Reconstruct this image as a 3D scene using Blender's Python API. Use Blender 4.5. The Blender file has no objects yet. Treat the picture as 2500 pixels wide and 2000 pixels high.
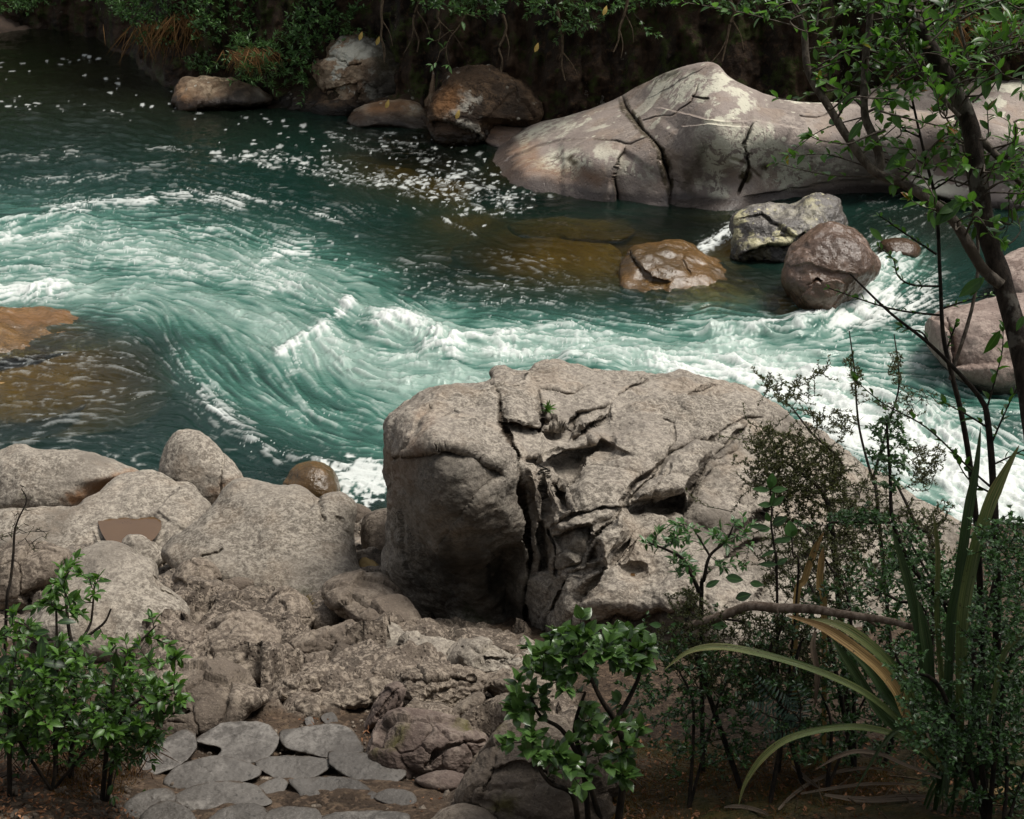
import bpy, bmesh, math, random
import numpy as np
from mathutils import Vector

random.seed(11)
rng = np.random.default_rng(11)
scene = bpy.context.scene
COL = scene.collection

# ------------------------------------------------------------------ camera
EYE = np.array([0.0, 0.0, 6.0])
PITCH = math.radians(22.0)
HFOV = math.radians(38.0)
VW, VH = 2156.0, 1725.0                      # measuring grid of the photograph
FPX = VW / 2 / math.tan(HFOV / 2)
FW = np.array([0.0, math.cos(PITCH), -math.sin(PITCH)])
UP = np.array([0.0, math.sin(PITCH), math.cos(PITCH)])
RT = np.array([1.0, 0.0, 0.0])

def ray(u, v):
    u = np.asarray(u, float); v = np.asarray(v, float)
    x = (u - VW / 2) / FPX; y = -(v - VH / 2) / FPX
    return FW + x[..., None] * RT + y[..., None] * UP

def at_d(u, v, d):
    return EYE + ray(u, v) * np.asarray(d, float)[..., None]

def at_z(u, v, z):
    r = ray(u, v)
    d = (np.asarray(z, float) - EYE[2]) / r[..., 2]
    return EYE + r * d[..., None]

def depth_z(u, v, z):
    return (z - EYE[2]) / ray(u, v)[..., 2]

def project(P):
    q = np.asarray(P, float) - EYE
    d = q @ FW
    return q @ RT / d * FPX + VW / 2, VH / 2 - q @ UP / d * FPX, d

cam_d = bpy.data.cameras.new('camera')
cam = bpy.data.objects.new('camera', cam_d); COL.objects.link(cam)
cam.location = EYE; cam.rotation_euler = (math.pi / 2 - PITCH, 0, 0)
cam_d.sensor_fit = 'HORIZONTAL'; cam_d.angle = HFOV
cam_d.clip_start = 0.05; cam_d.clip_end = 2000
scene.camera = cam

# ------------------------------------------------------------------ noise
def _hash(ix, iy, iz, seed):
    h = (ix.astype(np.uint32) * np.uint32(374761393) + iy.astype(np.uint32) * np.uint32(668265263)
         + iz.astype(np.uint32) * np.uint32(2147483647) + np.uint32(seed * 1013904223 & 0xffffffff))
    h = (h ^ (h >> np.uint32(13))) * np.uint32(1274126177)
    h = (h ^ (h >> np.uint32(16))) * np.uint32(2246822519)
    return h ^ (h >> np.uint32(15))

_a = rng.normal(size=(256, 3)); GRAD = _a / np.linalg.norm(_a, axis=1)[:, None]

def pnoise(P, seed=0):
    P = np.asarray(P, float)
    i = np.floor(P).astype(np.int64); f = P - i
    w = f * f * f * (f * (f * 6 - 15) + 10)
    out = np.zeros(len(P))
    with np.errstate(over='ignore'):
        for dx in (0, 1):
            wx = w[:, 0] if dx else 1 - w[:, 0]
            for dy in (0, 1):
                wy = w[:, 1] if dy else 1 - w[:, 1]
                for dz in (0, 1):
                    wz = w[:, 2] if dz else 1 - w[:, 2]
                    g = GRAD[_hash(i[:, 0] + dx, i[:, 1] + dy, i[:, 2] + dz, seed) & 255]
                    dot = g[:, 0] * (f[:, 0] - dx) + g[:, 1] * (f[:, 1] - dy) + g[:, 2] * (f[:, 2] - dz)
                    out += wx * wy * wz * dot
    return out * 1.5

def fbm(P, octv=4, gain=0.5, seed=0, ridged=False):
    P = np.asarray(P, float); out = np.zeros(len(P)); a = 1.0; s = 1.0
    for k in range(octv):
        n = pnoise(P * s + 17.3 * k, seed + k)
        if ridged: n = 0.5 - np.abs(n) * 1.6
        out += a * n; a *= gain; s *= 2.03
    return out

def smooth(a, b, x):
    t = np.clip((x - a) / (b - a + 1e-12), 0, 1)
    return t * t * (3 - 2 * t)

def seg_dist(P, poly, closed=False):
    """distance of 2-D points to a polyline, and the signed side (+ = right of travel in the picture)"""
    Q = np.asarray(poly, float)
    if closed: Q = np.vstack([Q, Q[:1]])
    best = np.full(len(P), 1e18); side = np.zeros(len(P)); par = np.zeros(len(P)); run = 0.0
    tot = np.sum(np.linalg.norm(np.diff(Q, axis=0), axis=1)) + 1e-9
    for a, b in zip(Q[:-1], Q[1:]):
        e = b - a; L2 = e @ e + 1e-12
        w = P - a
        t = np.clip((w @ e) / L2, 0, 1)
        d = w - t[:, None] * e
        d2 = np.einsum('ij,ij->i', d, d)
        m = d2 < best
        best[m] = d2[m]
        side[m] = np.sign(e[0] * w[m, 1] - e[1] * w[m, 0])
        par[m] = (run + t[m] * math.sqrt(L2)) / tot
        run += math.sqrt(L2)
    return np.sqrt(best), side, par

def inside(P, poly):
    Q = np.asarray(poly, float); c = np.zeros(len(P), bool)
    j = len(Q) - 1
    for i in range(len(Q)):
        xi, yi = Q[i]; xj, yj = Q[j]
        m = ((yi > P[:, 1]) != (yj > P[:, 1])) & (P[:, 0] < (xj - xi) * (P[:, 1] - yi) / (yj - yi + 1e-12) + xi)
        c ^= m; j = i
    return c

def catmull(poly, closed=True, n=8):
    Q = np.asarray(poly, float); N = len(Q); out = []
    rngk = range(N) if closed else range(N - 1)
    for i in rngk:
        if closed: p0, p1, p2, p3 = Q[i - 1], Q[i], Q[(i + 1) % N], Q[(i + 2) % N]
        else: p0, p1, p2, p3 = Q[max(i - 1, 0)], Q[i], Q[i + 1], Q[min(i + 2, N - 1)]
        for k in range(n):
            t = k / n
            out.append(0.5 * ((2 * p1) + (-p0 + p2) * t + (2 * p0 - 5 * p1 + 4 * p2 - p3) * t * t + (-p0 + 3 * p1 - 3 * p2 + p3) * t ** 3))
    if not closed: out.append(Q[-1])
    return np.array(out)

# ------------------------------------------------------------------ mesh building
def mesh_obj(name, V, faces, mat=None, attrs=None, parent=None, origin=None, smooth_shade=True, mats=None, mat_idx=None):
    """faces: list of int arrays (N,3) or (N,4)"""
    V = np.asarray(V, float)
    if origin is None: origin = np.zeros(3)
    me = bpy.data.meshes.new(name)
    faces = [np.asarray(f, np.int32) for f in faces if len(f)]
    nl = sum(f.size for f in faces); nf = sum(len(f) for f in faces)
    me.vertices.add(len(V)); me.vertices.foreach_set('co', (V - origin).astype(np.float32).ravel())
    me.loops.add(nl); me.polygons.add(nf)
    me.loops.foreach_set('vertex_index', np.concatenate([f.ravel() for f in faces]))
    sizes = np.concatenate([np.full(len(f), f.shape[1], np.int32) for f in faces])
    me.polygons.foreach_set('loop_start', np.concatenate([[0], np.cumsum(sizes)[:-1]]).astype(np.int32))
    if smooth_shade: me.polygons.foreach_set('use_smooth', np.ones(nf, bool))
    if mat is not None: me.materials.append(mat)
    if mats:
        for m in mats: me.materials.append(m)
        me.polygons.foreach_set('material_index', np.asarray(mat_idx, np.int32))
    for k, a in (attrs or {}).items():
        at = me.attributes.new(k, 'FLOAT', 'POINT')
        at.data.foreach_set('value', np.asarray(a, np.float32))
    me.update(calc_edges=True); me.validate()
    o = bpy.data.objects.new(name, me); COL.objects.link(o)
    o.location = origin
    if parent is not None:
        o.parent = parent; o.location = np.asarray(origin) - np.asarray(parent.location)
    return o

def tag(o, label=None, cat=None, group=None, kind=None):
    if label: o['label'] = label
    if cat: o['category'] = cat
    if group: o['group'] = group
    if kind: o['kind'] = kind
    return o

def empty(name, loc, label, cat, group=None):
    o = bpy.data.objects.new(name, None); COL.objects.link(o)
    o.empty_display_size = 0.1; o.location = loc
    return tag(o, label, cat, group)

def vnormals(V, tris):
    n = np.zeros_like(V)
    a, b, c = V[tris[:, 0]], V[tris[:, 1]], V[tris[:, 2]]
    fn = np.cross(b - a, c - a)
    for k in range(3):
        for d in range(3): n[:, d] += np.bincount(tris[:, k], fn[:, d], len(V))
    return n / (np.linalg.norm(n, axis=1)[:, None] + 1e-12)

_ico = {}
def ico(level):
    if level not in _ico:
        bm = bmesh.new(); bmesh.ops.create_icosphere(bm, subdivisions=level, radius=1)
        V = np.array([v.co[:] for v in bm.verts]); F = np.array([[v.index for v in f.verts] for f in bm.faces], np.int32)
        bm.free(); _ico[level] = (V, F)
    return _ico[level]

def Z5(p): p = np.asarray(p, float); return np.stack([p[:, 0] * .4, 862.4 + p[:, 1] * .4], 1)
def Z4(p): p = np.asarray(p, float); return np.stack([776.2 + p[:, 0] * .48, 733 + p[:, 1] * .48], 1)
def Z6(p): p = np.asarray(p, float); return np.stack([172.5 + p[:, 0] * .48, 1207.4 + p[:, 1] * .48], 1)
def Z2(p): p = np.asarray(p, float); return np.stack([992 + p[:, 0] * .54, p[:, 1] * .54], 1)
def Z7(p): p = np.asarray(p, float); return np.stack([1034.9 + p[:, 0] * .52, 1207.4 + p[:, 1] * .52], 1)
def Z8(p): p = np.asarray(p, float); return np.stack([1466 + p[:, 0] * .35, 690 + p[:, 1] * .35], 1)
def ZA(p): p = np.asarray(p, float); return np.stack([1552.3 + p[:, 0] * .3, p[:, 1] * .3], 1)       # [1800,0,2500,600]
def ZB(p): p = np.asarray(p, float); return np.stack([1638.6 + p[:, 0] * .275, 431.2 + p[:, 1] * .275], 1)  # [1900,500,..]
def ZC(p): p = np.asarray(p, float); return np.stack([p[:, 0] * .35, 1121.1 + p[:, 1] * .35], 1)       # [0,1300,600,2000]
def ZD(p): p = np.asarray(p, float); return np.stack([1293.6 + p[:, 0] * .3, 948.6 + p[:, 1] * .3], 1) # [1500,1100..]
def ZE(p): p = np.asarray(p, float); return np.stack([1724.8 + p[:, 0] * .325, 905.5 + p[:, 1] * .325], 1) # [2000,1050..]
def ZF(p): p = np.asarray(p, float); return np.stack([p[:, 0] * .28, p[:, 1] * .28], 1)                # [0,0,700,350]
def ZG(p): p = np.asarray(p, float); return np.stack([603.7 + p[:, 0] * .32, p[:, 1] * .32], 1)         # [700,0,1500,400]
def ID(p): return np.asarray(p, float)

# ------------------------------------------------------------------ node helpers
class NT:
    def __init__(s, name):
        s.m = bpy.data.materials.new(name); s.m.use_nodes = True
        s.t = s.m.node_tree; s.t.nodes.clear(); s.out = s.n('ShaderNodeOutputMaterial')
    def n(s, typ, **kw):
        nd = s.t.nodes.new(typ)
        for k, v in kw.items(): setattr(nd, k, v)
        return nd
    def put(s, sock, v):
        if v is None: return
        if hasattr(v, 'is_output') or isinstance(v, bpy.types.NodeSocket): s.t.links.new(v, sock)
        elif isinstance(v, (tuple, list)) and len(v) == 3 and sock.type == 'RGBA': sock.default_value = (*v, 1)
        else: sock.default_value = v
    def coord(s, scale=(1, 1, 1), which='Object', rot=(0, 0, 0)):
        tc = s.n('ShaderNodeTexCoord'); mp = s.n('ShaderNodeMapping')
        s.t.links.new(tc.outputs[which], mp.inputs['Vector'])
        mp.inputs['Scale'].default_value = scale if isinstance(scale, (tuple, list)) else (scale,) * 3
        mp.inputs['Rotation'].default_value = rot
        return mp.outputs['Vector']
    def noise(s, vec, scale=5, detail=4, rough=0.55, dist=0.0, out='Fac'):
        nd = s.n('ShaderNodeTexNoise'); s.put(nd.inputs['Vector'], vec)
        nd.inputs['Scale'].default_value = scale; nd.inputs['Detail'].default_value = detail
        nd.inputs['Roughness'].default_value = rough; nd.inputs['Distortion'].default_value = dist
        return nd.outputs[out]
    def voro(s, vec, scale=5, feature='F1', out='Distance', rand=1.0):
        nd = s.n('ShaderNodeTexVoronoi', feature=feature); s.put(nd.inputs['Vector'], vec)
        nd.inputs['Scale'].default_value = scale; nd.inputs['Randomness'].default_value = rand
        return nd.outputs[out]
    def rng(s, v, a, b, lo=0.0, hi=1.0, kind='SMOOTHSTEP'):
        nd = s.n('ShaderNodeMapRange', interpolation_type=kind); s.put(nd.inputs['Value'], v)
        nd.inputs['From Min'].default_value = a; nd.inputs['From Max'].default_value = b
        nd.inputs['To Min'].default_value = lo; nd.inputs['To Max'].default_value = hi
        return nd.outputs['Result']
    def math(s, op, a, b=None, clamp=False):
        nd = s.n('ShaderNodeMath', operation=op, use_clamp=clamp); s.put(nd.inputs[0], a)
        if b is not None: s.put(nd.inputs[1], b)
        return nd.outputs[0]
    def mix(s, f, a, b, blend='MIX'):
        nd = s.n('ShaderNodeMix', data_type='RGBA', blend_type=blend); s.put(nd.inputs[0], f)
        s.put(nd.inputs[6], a); s.put(nd.inputs[7], b)
        return nd.outputs[2]
    def attr(s, name):
        nd = s.n('ShaderNodeAttribute'); nd.attribute_name = name; return nd.outputs['Fac']
    def bump(s, h, dist=0.02, strength=1.0, normal=None):
        nd = s.n('ShaderNodeBump'); s.put(nd.inputs['Height'], h)
        nd.inputs['Distance'].default_value = dist; nd.inputs['Strength'].default_value = strength
        if normal is not None: s.put(nd.inputs['Normal'], normal)
        return nd.outputs['Normal']
    def bsdf(s, col, rough=0.8, spec=0.3, normal=None, **kw):
        nd = s.n('ShaderNodeBsdfPrincipled'); s.put(nd.inputs['Base Color'], col); s.put(nd.inputs['Roughness'], rough)
        s.put(nd.inputs['Specular IOR Level'], spec)
        if normal is not None: s.put(nd.inputs['Normal'], normal)
        for k, v in kw.items(): s.put(nd.inputs[k], v)
        return nd.outputs[0]
    def mixs(s, f, a, b):
        nd = s.n('ShaderNodeMixShader'); s.put(nd.inputs[0], f); s.put(nd.inputs[1], a); s.put(nd.inputs[2], b); return nd.outputs[0]
    def done(s, sh):
        s.t.links.new(sh, s.out.inputs['Surface']); return s.m
# ------------------------------------------------------------------ light
SUN_EL, SUN_AZ = math.radians(64), math.radians(75)       # azimuth clockwise from +Y
world = bpy.data.worlds.new('World'); scene.world = world; world.use_nodes = True
wt = world.node_tree; wt.nodes.clear()
sky = wt.nodes.new('ShaderNodeTexSky'); sky.sky_type = 'NISHITA'; sky.sun_disc = False
sky.sun_elevation = SUN_EL; sky.sun_rotation = SUN_AZ
sky.air_density = 1.0; sky.dust_density = 3.0; sky.ozone_density = 1.0
hs = wt.nodes.new('ShaderNodeHueSaturation'); hs.inputs['Saturation'].default_value = 0.22
bg = wt.nodes.new('ShaderNodeBackground'); bg.inputs['Strength'].default_value = 0.10
wo = wt.nodes.new('ShaderNodeOutputWorld')
wt.links.new(sky.outputs[0], hs.inputs['Color']); wt.links.new(hs.outputs[0], bg.inputs['Color']); wt.links.new(bg.outputs[0], wo.inputs['Surface'])
sl = bpy.data.lights.new('sun', 'SUN'); sl.energy = 2.8; sl.angle = math.radians(22); sl.color = (1.0, 0.95, 0.87)
so = bpy.data.objects.new('sun', sl); COL.objects.link(so)
sd = Vector((math.sin(SUN_AZ) * math.cos(SUN_EL), math.cos(SUN_AZ) * math.cos(SUN_EL), math.sin(SUN_EL)))
so.rotation_euler = sd.to_track_quat('Z', 'Y').to_euler(); so.location = (0, 10, 30)
scene.view_settings.view_transform = 'Standard'; scene.view_settings.look = 'None'
scene.view_settings.exposure = 0.48; scene.view_settings.gamma = 1
scene.render.film_transparent = False
cy = scene.cycles
cy.max_bounces = 6; cy.diffuse_bounces = 3; cy.glossy_bounces = 2; cy.transmission_bounces = 3; cy.transparent_max_bounces = 8
cy.sample_clamp_indirect = 4; cy.caustics_reflective = False; cy.caustics_refractive = False
cy.use_denoising = True

# ------------------------------------------------------------------ rock and soil materials
def wpos(nt, scale=(1, 1, 1), rot=(0, 0, 0)):
    g = nt.n('ShaderNodeNewGeometry'); mp = nt.n('ShaderNodeMapping')
    nt.t.links.new(g.outputs['Position'], mp.inputs['Vector'])
    mp.inputs['Scale'].default_value = scale if isinstance(scale, tuple) else (scale,) * 3
    mp.inputs['Rotation'].default_value = rot
    return mp.outputs['Vector']

def rock_mat(name, dark, mid, light, crust=0.5, crust_scale=9.0, lichen=None, lichen_cut=0.62, lichen_scale=2.2,
             moss=0.0, moss_col=(0.035, 0.045, 0.010), rough=0.85, wet_z=None, wet_col=(0.055, 0.035, 0.018), speck=0.5,
             fine=1.0, spec=0.25, bump=0.012, soil=(0.045, 0.030, 0.018), stretch=(1, 1, 1), srot=(0, 0, 0), stain_shade_col=(0.03, 0.026, 0.02), tan=0.0):
    t = NT(name); p = wpos(t, stretch, srot); p0 = wpos(t)
    big = t.noise(p0, 1.3 * fine, 3, 0.5); mid_n = t.noise(p, 5.0 * fine, 6, 0.62, 0.4)
    c = t.mix(t.rng(big, 0.38, 0.64), dark, mid)
    # pale crust of dried silt and lichen in ragged patches
    cr = t.noise(p, crust_scale * fine, 8, 0.68, 0.5)
    gate = t.noise(p0, 1.7 * fine, 2, 0.5)
    cr2 = t.noise(p, crust_scale * 2.6 * fine, 6, 0.72, 0.3)
    crx = t.math('ADD', t.math('MULTIPLY', cr, 0.55), t.math('MULTIPLY', cr2, 0.45))
    crm = t.math('MULTIPLY', t.rng(crx, 0.44, 0.575), t.rng(gate, 0.62 - 0.42 * crust, 0.84 - 0.42 * crust))
    c = t.mix(crm, c, light)
    if tan: c = t.mix(t.math('MULTIPLY', t.rng(t.noise(p0, 2.1 * fine, 4, 0.6), 0.5, 0.66), tan), c, (0.30, 0.19, 0.10))
    # grain
    g1 = t.noise(p0, 70 * fine, 3, 0.7); g2 = t.noise(p0, 24 * fine, 4, 0.7)
    c = t.mix(t.math('MULTIPLY', t.rng(g2, 0.56, 0.70), speck), c, [x * 0.42 for x in dark])
    c = t.mix(t.math('MULTIPLY', t.rng(g1, 0.54, 0.72), 0.45 * speck), c, [min(1, x * 1.45) for x in light])
    if lichen:
        a = t.noise(p0, lichen_scale * fine, 8, 0.66, 0.35); b = t.noise(p0, 0.55 * lichen_scale * fine, 2, 0.5)
        c = t.mix(t.math('MULTIPLY', t.rng(a, lichen_cut - 0.1, lichen_cut - 0.065), t.rng(b, 0.44, 0.58)), c, lichen)
        a2 = t.voro(p0, 6.5 * lichen_scale * fine); gate2 = t.noise(p0, 1.6 * lichen_scale * fine, 2)
        c = t.mix(t.math('MULTIPLY', t.rng(a2, 0.24, 0.16), t.rng(gate2, 0.5, 0.62)), c, lichen)
    c = t.mix(t.math('MULTIPLY', t.attr('lichen'), t.rng(t.noise(p0, 7.5 * fine, 7, 0.74, 0.4), 0.455, 0.505)), c, lichen or light)
    c = t.mix(t.math('MULTIPLY', t.attr('stain_shade'), t.rng(mid_n, 0.25, 0.6, 0.75, 1.0)), c, stain_shade_col)  # dark stains, and on the great boulder also shade put into the colour
    c = t.mix(t.math('MULTIPLY', t.attr('orange'), t.rng(mid_n, 0.3, 0.6, 0.5, 0.95)), c, (0.24, 0.115, 0.045))
    c = t.mix(t.attr('crack'), c, soil)
    if moss or True:
        mk = t.math('MULTIPLY', t.attr('moss'), t.rng(t.noise(p0, 8 * fine, 5, 0.7), 0.36, 0.52))
        c = t.mix(mk, c, moss_col)
    oi = t.n('ShaderNodeObjectInfo'); c = t.mix(1.0, c, t.mix(oi.outputs['Random'], (0.84, 0.83, 0.82), (1.14, 1.13, 1.12)), 'MULTIPLY')
    r = rough
    h = t.math('ADD', t.math('MULTIPLY', cr, 0.8), t.math('ADD', t.math('MULTIPLY', g2, 0.5), t.math('MULTIPLY', g1, 0.22)))
    pit = t.voro(p, 16 * fine)
    h = t.math('ADD', h, t.math('MULTIPLY', t.rng(pit, 0.0, 0.35), 0.35))
    if wet_z is not None:
        gz_ = t.n('ShaderNodeNewGeometry'); sx = t.n('ShaderNodeSeparateXYZ'); t.t.links.new(gz_.outputs['Position'], sx.inputs[0])
        zz = t.math('ADD', sx.outputs['Z'], t.math('MULTIPLY', t.math('SUBTRACT', t.noise(p0, 3 * fine, 4, 0.6), 0.5), wet_z * 1.1))
        wm = t.rng(zz, wet_z, wet_z * 0.45)
        c = t.mix(t.math('MULTIPLY', wm, 0.85), c, t.mix(0.5, t.mix(1.0, c, wet_col, 'MULTIPLY'), wet_col))
        r = t.rng(wm, 0, 1, rough, 0.22, 'LINEAR')
    sh = t.bsdf(c, r, spec, t.bump(h, bump, 1.0))
    return t.done(sh)

M_NEAR = rock_mat('grey_river_rock', (0.128, 0.110, 0.090), (0.192, 0.168, 0.140), (0.345, 0.310, 0.258), crust=0.85, crust_scale=21, speck=0.75, bump=0.012, stretch=(1, 1, 1.3), tan=0.10)
M_BIG = rock_mat('boulder_rock', (0.118, 0.102, 0.084), (0.196, 0.171, 0.145), (0.35, 0.313, 0.262), crust=0.85, crust_scale=22, speck=0.75, bump=0.016, stretch=(1.0, 1.0, 1.6), srot=(0.3, 0.5, 0), tan=0.15, stain_shade_col=(0.026, 0.023, 0.018))
M_LOW = rock_mat('brown_path_rock', (0.080, 0.063, 0.049), (0.130, 0.104, 0.082), (0.265, 0.222, 0.176), crust=0.6, crust_scale=17, speck=0.7, bump=0.016, moss_col=(0.085, 0.075, 0.012))
M_RED = rock_mat('reddish_rock', (0.085, 0.062, 0.052), (0.145, 0.108, 0.092), (0.26, 0.21, 0.175), crust=0.4, crust_scale=10, speck=0.6, bump=0.012, moss_col=(0.085, 0.085, 0.012))
M_PAVE = rock_mat('path_stone', (0.062, 0.055, 0.048), (0.105, 0.096, 0.086), (0.150, 0.138, 0.124), crust=0.5, crust_scale=7, speck=0.8, bump=0.009, rough=0.6, fine=1.2, spec=0.4, tan=0.0)
M_SLAB = rock_mat('pale_slab_rock', (0.235, 0.196, 0.172), (0.315, 0.264, 0.234), (0.385, 0.332, 0.288), crust=0.5, crust_scale=6, lichen=(0.60, 0.58, 0.47), lichen_cut=0.655, lichen_scale=1.1, speck=0.3, fine=0.7, wet_z=0.22, wet_col=(0.10, 0.085, 0.08), bump=0.025, moss_col=(0.040, 0.030, 0.012), tan=0.22, rough=0.7)
M_WALLROCK = rock_mat('tan_lichen_rock', (0.14, 0.09, 0.055), (0.24, 0.165, 0.105), (0.37, 0.29, 0.20), crust=0.6, crust_scale=3, lichen=(0.46, 0.45, 0.38), lichen_cut=0.63, lichen_scale=1.0, fine=0.7, speck=0.8, bump=0.03, wet_z=0.35, wet_col=(0.035, 0.025, 0.018), moss_col=(0.03, 0.024, 0.010))
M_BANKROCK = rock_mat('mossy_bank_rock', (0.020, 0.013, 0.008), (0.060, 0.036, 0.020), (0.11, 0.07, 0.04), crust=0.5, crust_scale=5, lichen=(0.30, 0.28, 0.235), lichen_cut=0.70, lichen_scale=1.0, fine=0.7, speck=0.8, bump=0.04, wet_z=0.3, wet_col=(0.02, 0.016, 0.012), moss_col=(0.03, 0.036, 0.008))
M_DARKROCK = rock_mat('dark_wet_rock', (0.05, 0.043, 0.038), (0.11, 0.10, 0.09), (0.27, 0.25, 0.20), crust=0.4, crust_scale=4, lichen=(0.40, 0.37, 0.22), lichen_cut=0.64, lichen_scale=1.6, fine=0.8, rough=0.35, spec=0.5, wet_z=0.35, wet_col=(0.03, 0.026, 0.022), bump=0.03)
M_BROWNWET = rock_mat('brown_wet_boulder', (0.065, 0.038, 0.024), (0.125, 0.078, 0.052), (0.21, 0.15, 0.12), crust=0.3, crust_scale=4, fine=0.9, rough=0.25, spec=0.5, wet_z=0.3, wet_col=(0.10, 0.05, 0.018), bump=0.02)
M_ORANGE = rock_mat('algae_boulder', (0.060, 0.034, 0.010), (0.110, 0.058, 0.016), (0.15, 0.085, 0.030), crust=0.4, crust_scale=6, fine=1.0, rough=0.24, spec=0.6, bump=0.014)
M_SUBM = rock_mat('submerged_rock', (0.20, 0.125, 0.045), (0.33, 0.205, 0.075), (0.42, 0.28, 0.12), crust=0.3, crust_scale=4, fine=0.7, rough=0.5, bump=0.02)
M_PINK = rock_mat('pink_granite_rock', (0.17, 0.125, 0.105), (0.24, 0.185, 0.16), (0.36, 0.29, 0.25), crust=0.6, crust_scale=5, speck=0.6, wet_z=0.2, wet_col=(0.08, 0.07, 0.06), bump=0.015)
M_YELLOW = rock_mat('yellow_stone', (0.24, 0.17, 0.07), (0.38, 0.28, 0.13), (0.50, 0.40, 0.22), crust=0.5, crust_scale=9, bump=0.01)

def soil_mat(name, a, b, c3, scale=1.0, gravel=1.0, rough=0.9, bump=0.02, rock=False):
    t = NT(name); p = wpos(t)
    n1 = t.noise(p, 2.2 * scale, 5, 0.6); n2 = t.noise(p, 16 * scale, 6, 0.7); v = t.voro(p, 38 * scale, out='Color')
    bw = t.n('ShaderNodeRGBToBW'); t.t.links.new(v, bw.inputs[0])
    col = t.mix(t.rng(n1, 0.36, 0.62), a, b)
    col = t.mix(t.math('MULTIPLY', t.rng(n2, 0.50, 0.66), 0.8), col, c3)
    col = t.mix(t.math('MULTIPLY', t.rng(bw.outputs[0], 0.62, 0.85), 0.6 * gravel), col, [min(1, x * 2.3) for x in b])
    col = t.mix(t.attr('mossy'), col, t.mix(t.rng(n2, 0.4, 0.6), (0.030, 0.036, 0.008), (0.07, 0.05, 0.012)))
    if rock:
        cr = t.noise(p, 24, 7, 0.7, 0.4); rc = t.mix(t.rng(t.noise(p, 2.4, 4, 0.6), 0.38, 0.62), t.mix(t.attr('pale'), (0.070, 0.056, 0.044), (0.115, 0.098, 0.080)), t.mix(t.attr('pale'), (0.130, 0.104, 0.082), (0.185, 0.160, 0.133)))
        rc = t.mix(t.math('MULTIPLY', t.rng(cr, 0.48, 0.58), 0.8), rc, (0.29, 0.24, 0.19)); rc = t.mix(t.rng(t.noise(p, 50, 3, 0.7), 0.56, 0.70), rc, (0.05, 0.036, 0.027))
        col = t.mix(t.attr('rocky'), col, rc)
    h = t.math('ADD', n2, t.math('MULTIPLY', t.rng(t.voro(p, 38 * scale), 0.5, 0.0), 0.5 * gravel))
    return t.done(t.bsdf(col, rough, 0.2, t.bump(h, bump, 1.0)))

M_SOIL = soil_mat('dark_forest_soil', (0.030, 0.020, 0.013), (0.062, 0.042, 0.028), (0.10, 0.07, 0.045), 1.0, rock=True)
M_BED = rock_mat('river_bed_rock', (0.16, 0.10, 0.04), (0.26, 0.165, 0.07), (0.34, 0.23, 0.10), crust=0.3, crust_scale=3, fine=0.5)

# ------------------------------------------------------------------ near bank ground
_gy = np.array([-14, -6, -2, 0, 2.0, 3.5, 4.5, 5.5, 6.5, 7.5, 8.5, 9.5, 10.5, 11.5, 12.5, 13.5, 15, 60])
_gzv = np.array([9.5, 7.0, 5.2, 4.3, 3.35, 2.62, 2.18, 1.80, 1.50, 1.22, 0.95, 0.66, 0.38, 0.12, -0.10, -0.6, -1.6, -2.2])
_ys = np.linspace(-14, 60, 1500); _zs = np.interp(_ys, _gy, _gzv)
_k = np.ones(25) / 25; _zs = np.convolve(np.pad(_zs, 12, mode='edge'), _k, 'valid')
def gz(x, y):
    z = np.interp(y, _ys, _zs)
    z = z + 0.16 * smooth(0.6, 1.8, x) * smooth(9.5, 7.5, y)                 # the right-hand bank of shrubs stands a little higher
    z = z + 0.12 * smooth(-1.5, -2.2, x) * smooth(8.0, 6.5, y)
    return z
def ground_at(u, v):
    """where the sight line through (u,v) of the photograph meets the near bank"""
    u = np.atleast_1d(np.asarray(u, float)); v = np.atleast_1d(np.asarray(v, float))
    r = ray(u, v); d = np.full(len(u), 3.0); hit = np.zeros(len(u), bool)
    for k in range(420):
        P = EYE + r * d[:, None]
        hit |= P[:, 2] <= gz(P[:, 0], P[:, 1])
        d = np.where(hit, d, d + 0.03)
    return EYE + r * d[:, None]
def gdepth(u, v): return float(project(ground_at(u, v))[2][0])

xs = np.concatenate([np.linspace(-16, -3.6, 40), np.arange(-3.5, 4.2, 0.028), np.linspace(4.3, 16, 40)])
ys = np.concatenate([np.linspace(-14, 3.4, 50), np.arange(3.5, 13.6, 0.034), np.linspace(13.7, 18, 14)])
X, Y = np.meshgrid(xs, ys); P2 = np.stack([X.ravel(), Y.ravel(), 0 * X.ravel()], 1)
Zg = gz(P2[:, 0], P2[:, 1]) + 0.045 * fbm(P2 * 1.3, 4, seed=3) + 0.014 * fbm(P2 * 9, 3, seed=8)
uu, vv, _ = project(np.column_stack([P2[:, :2], Zg]))
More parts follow.
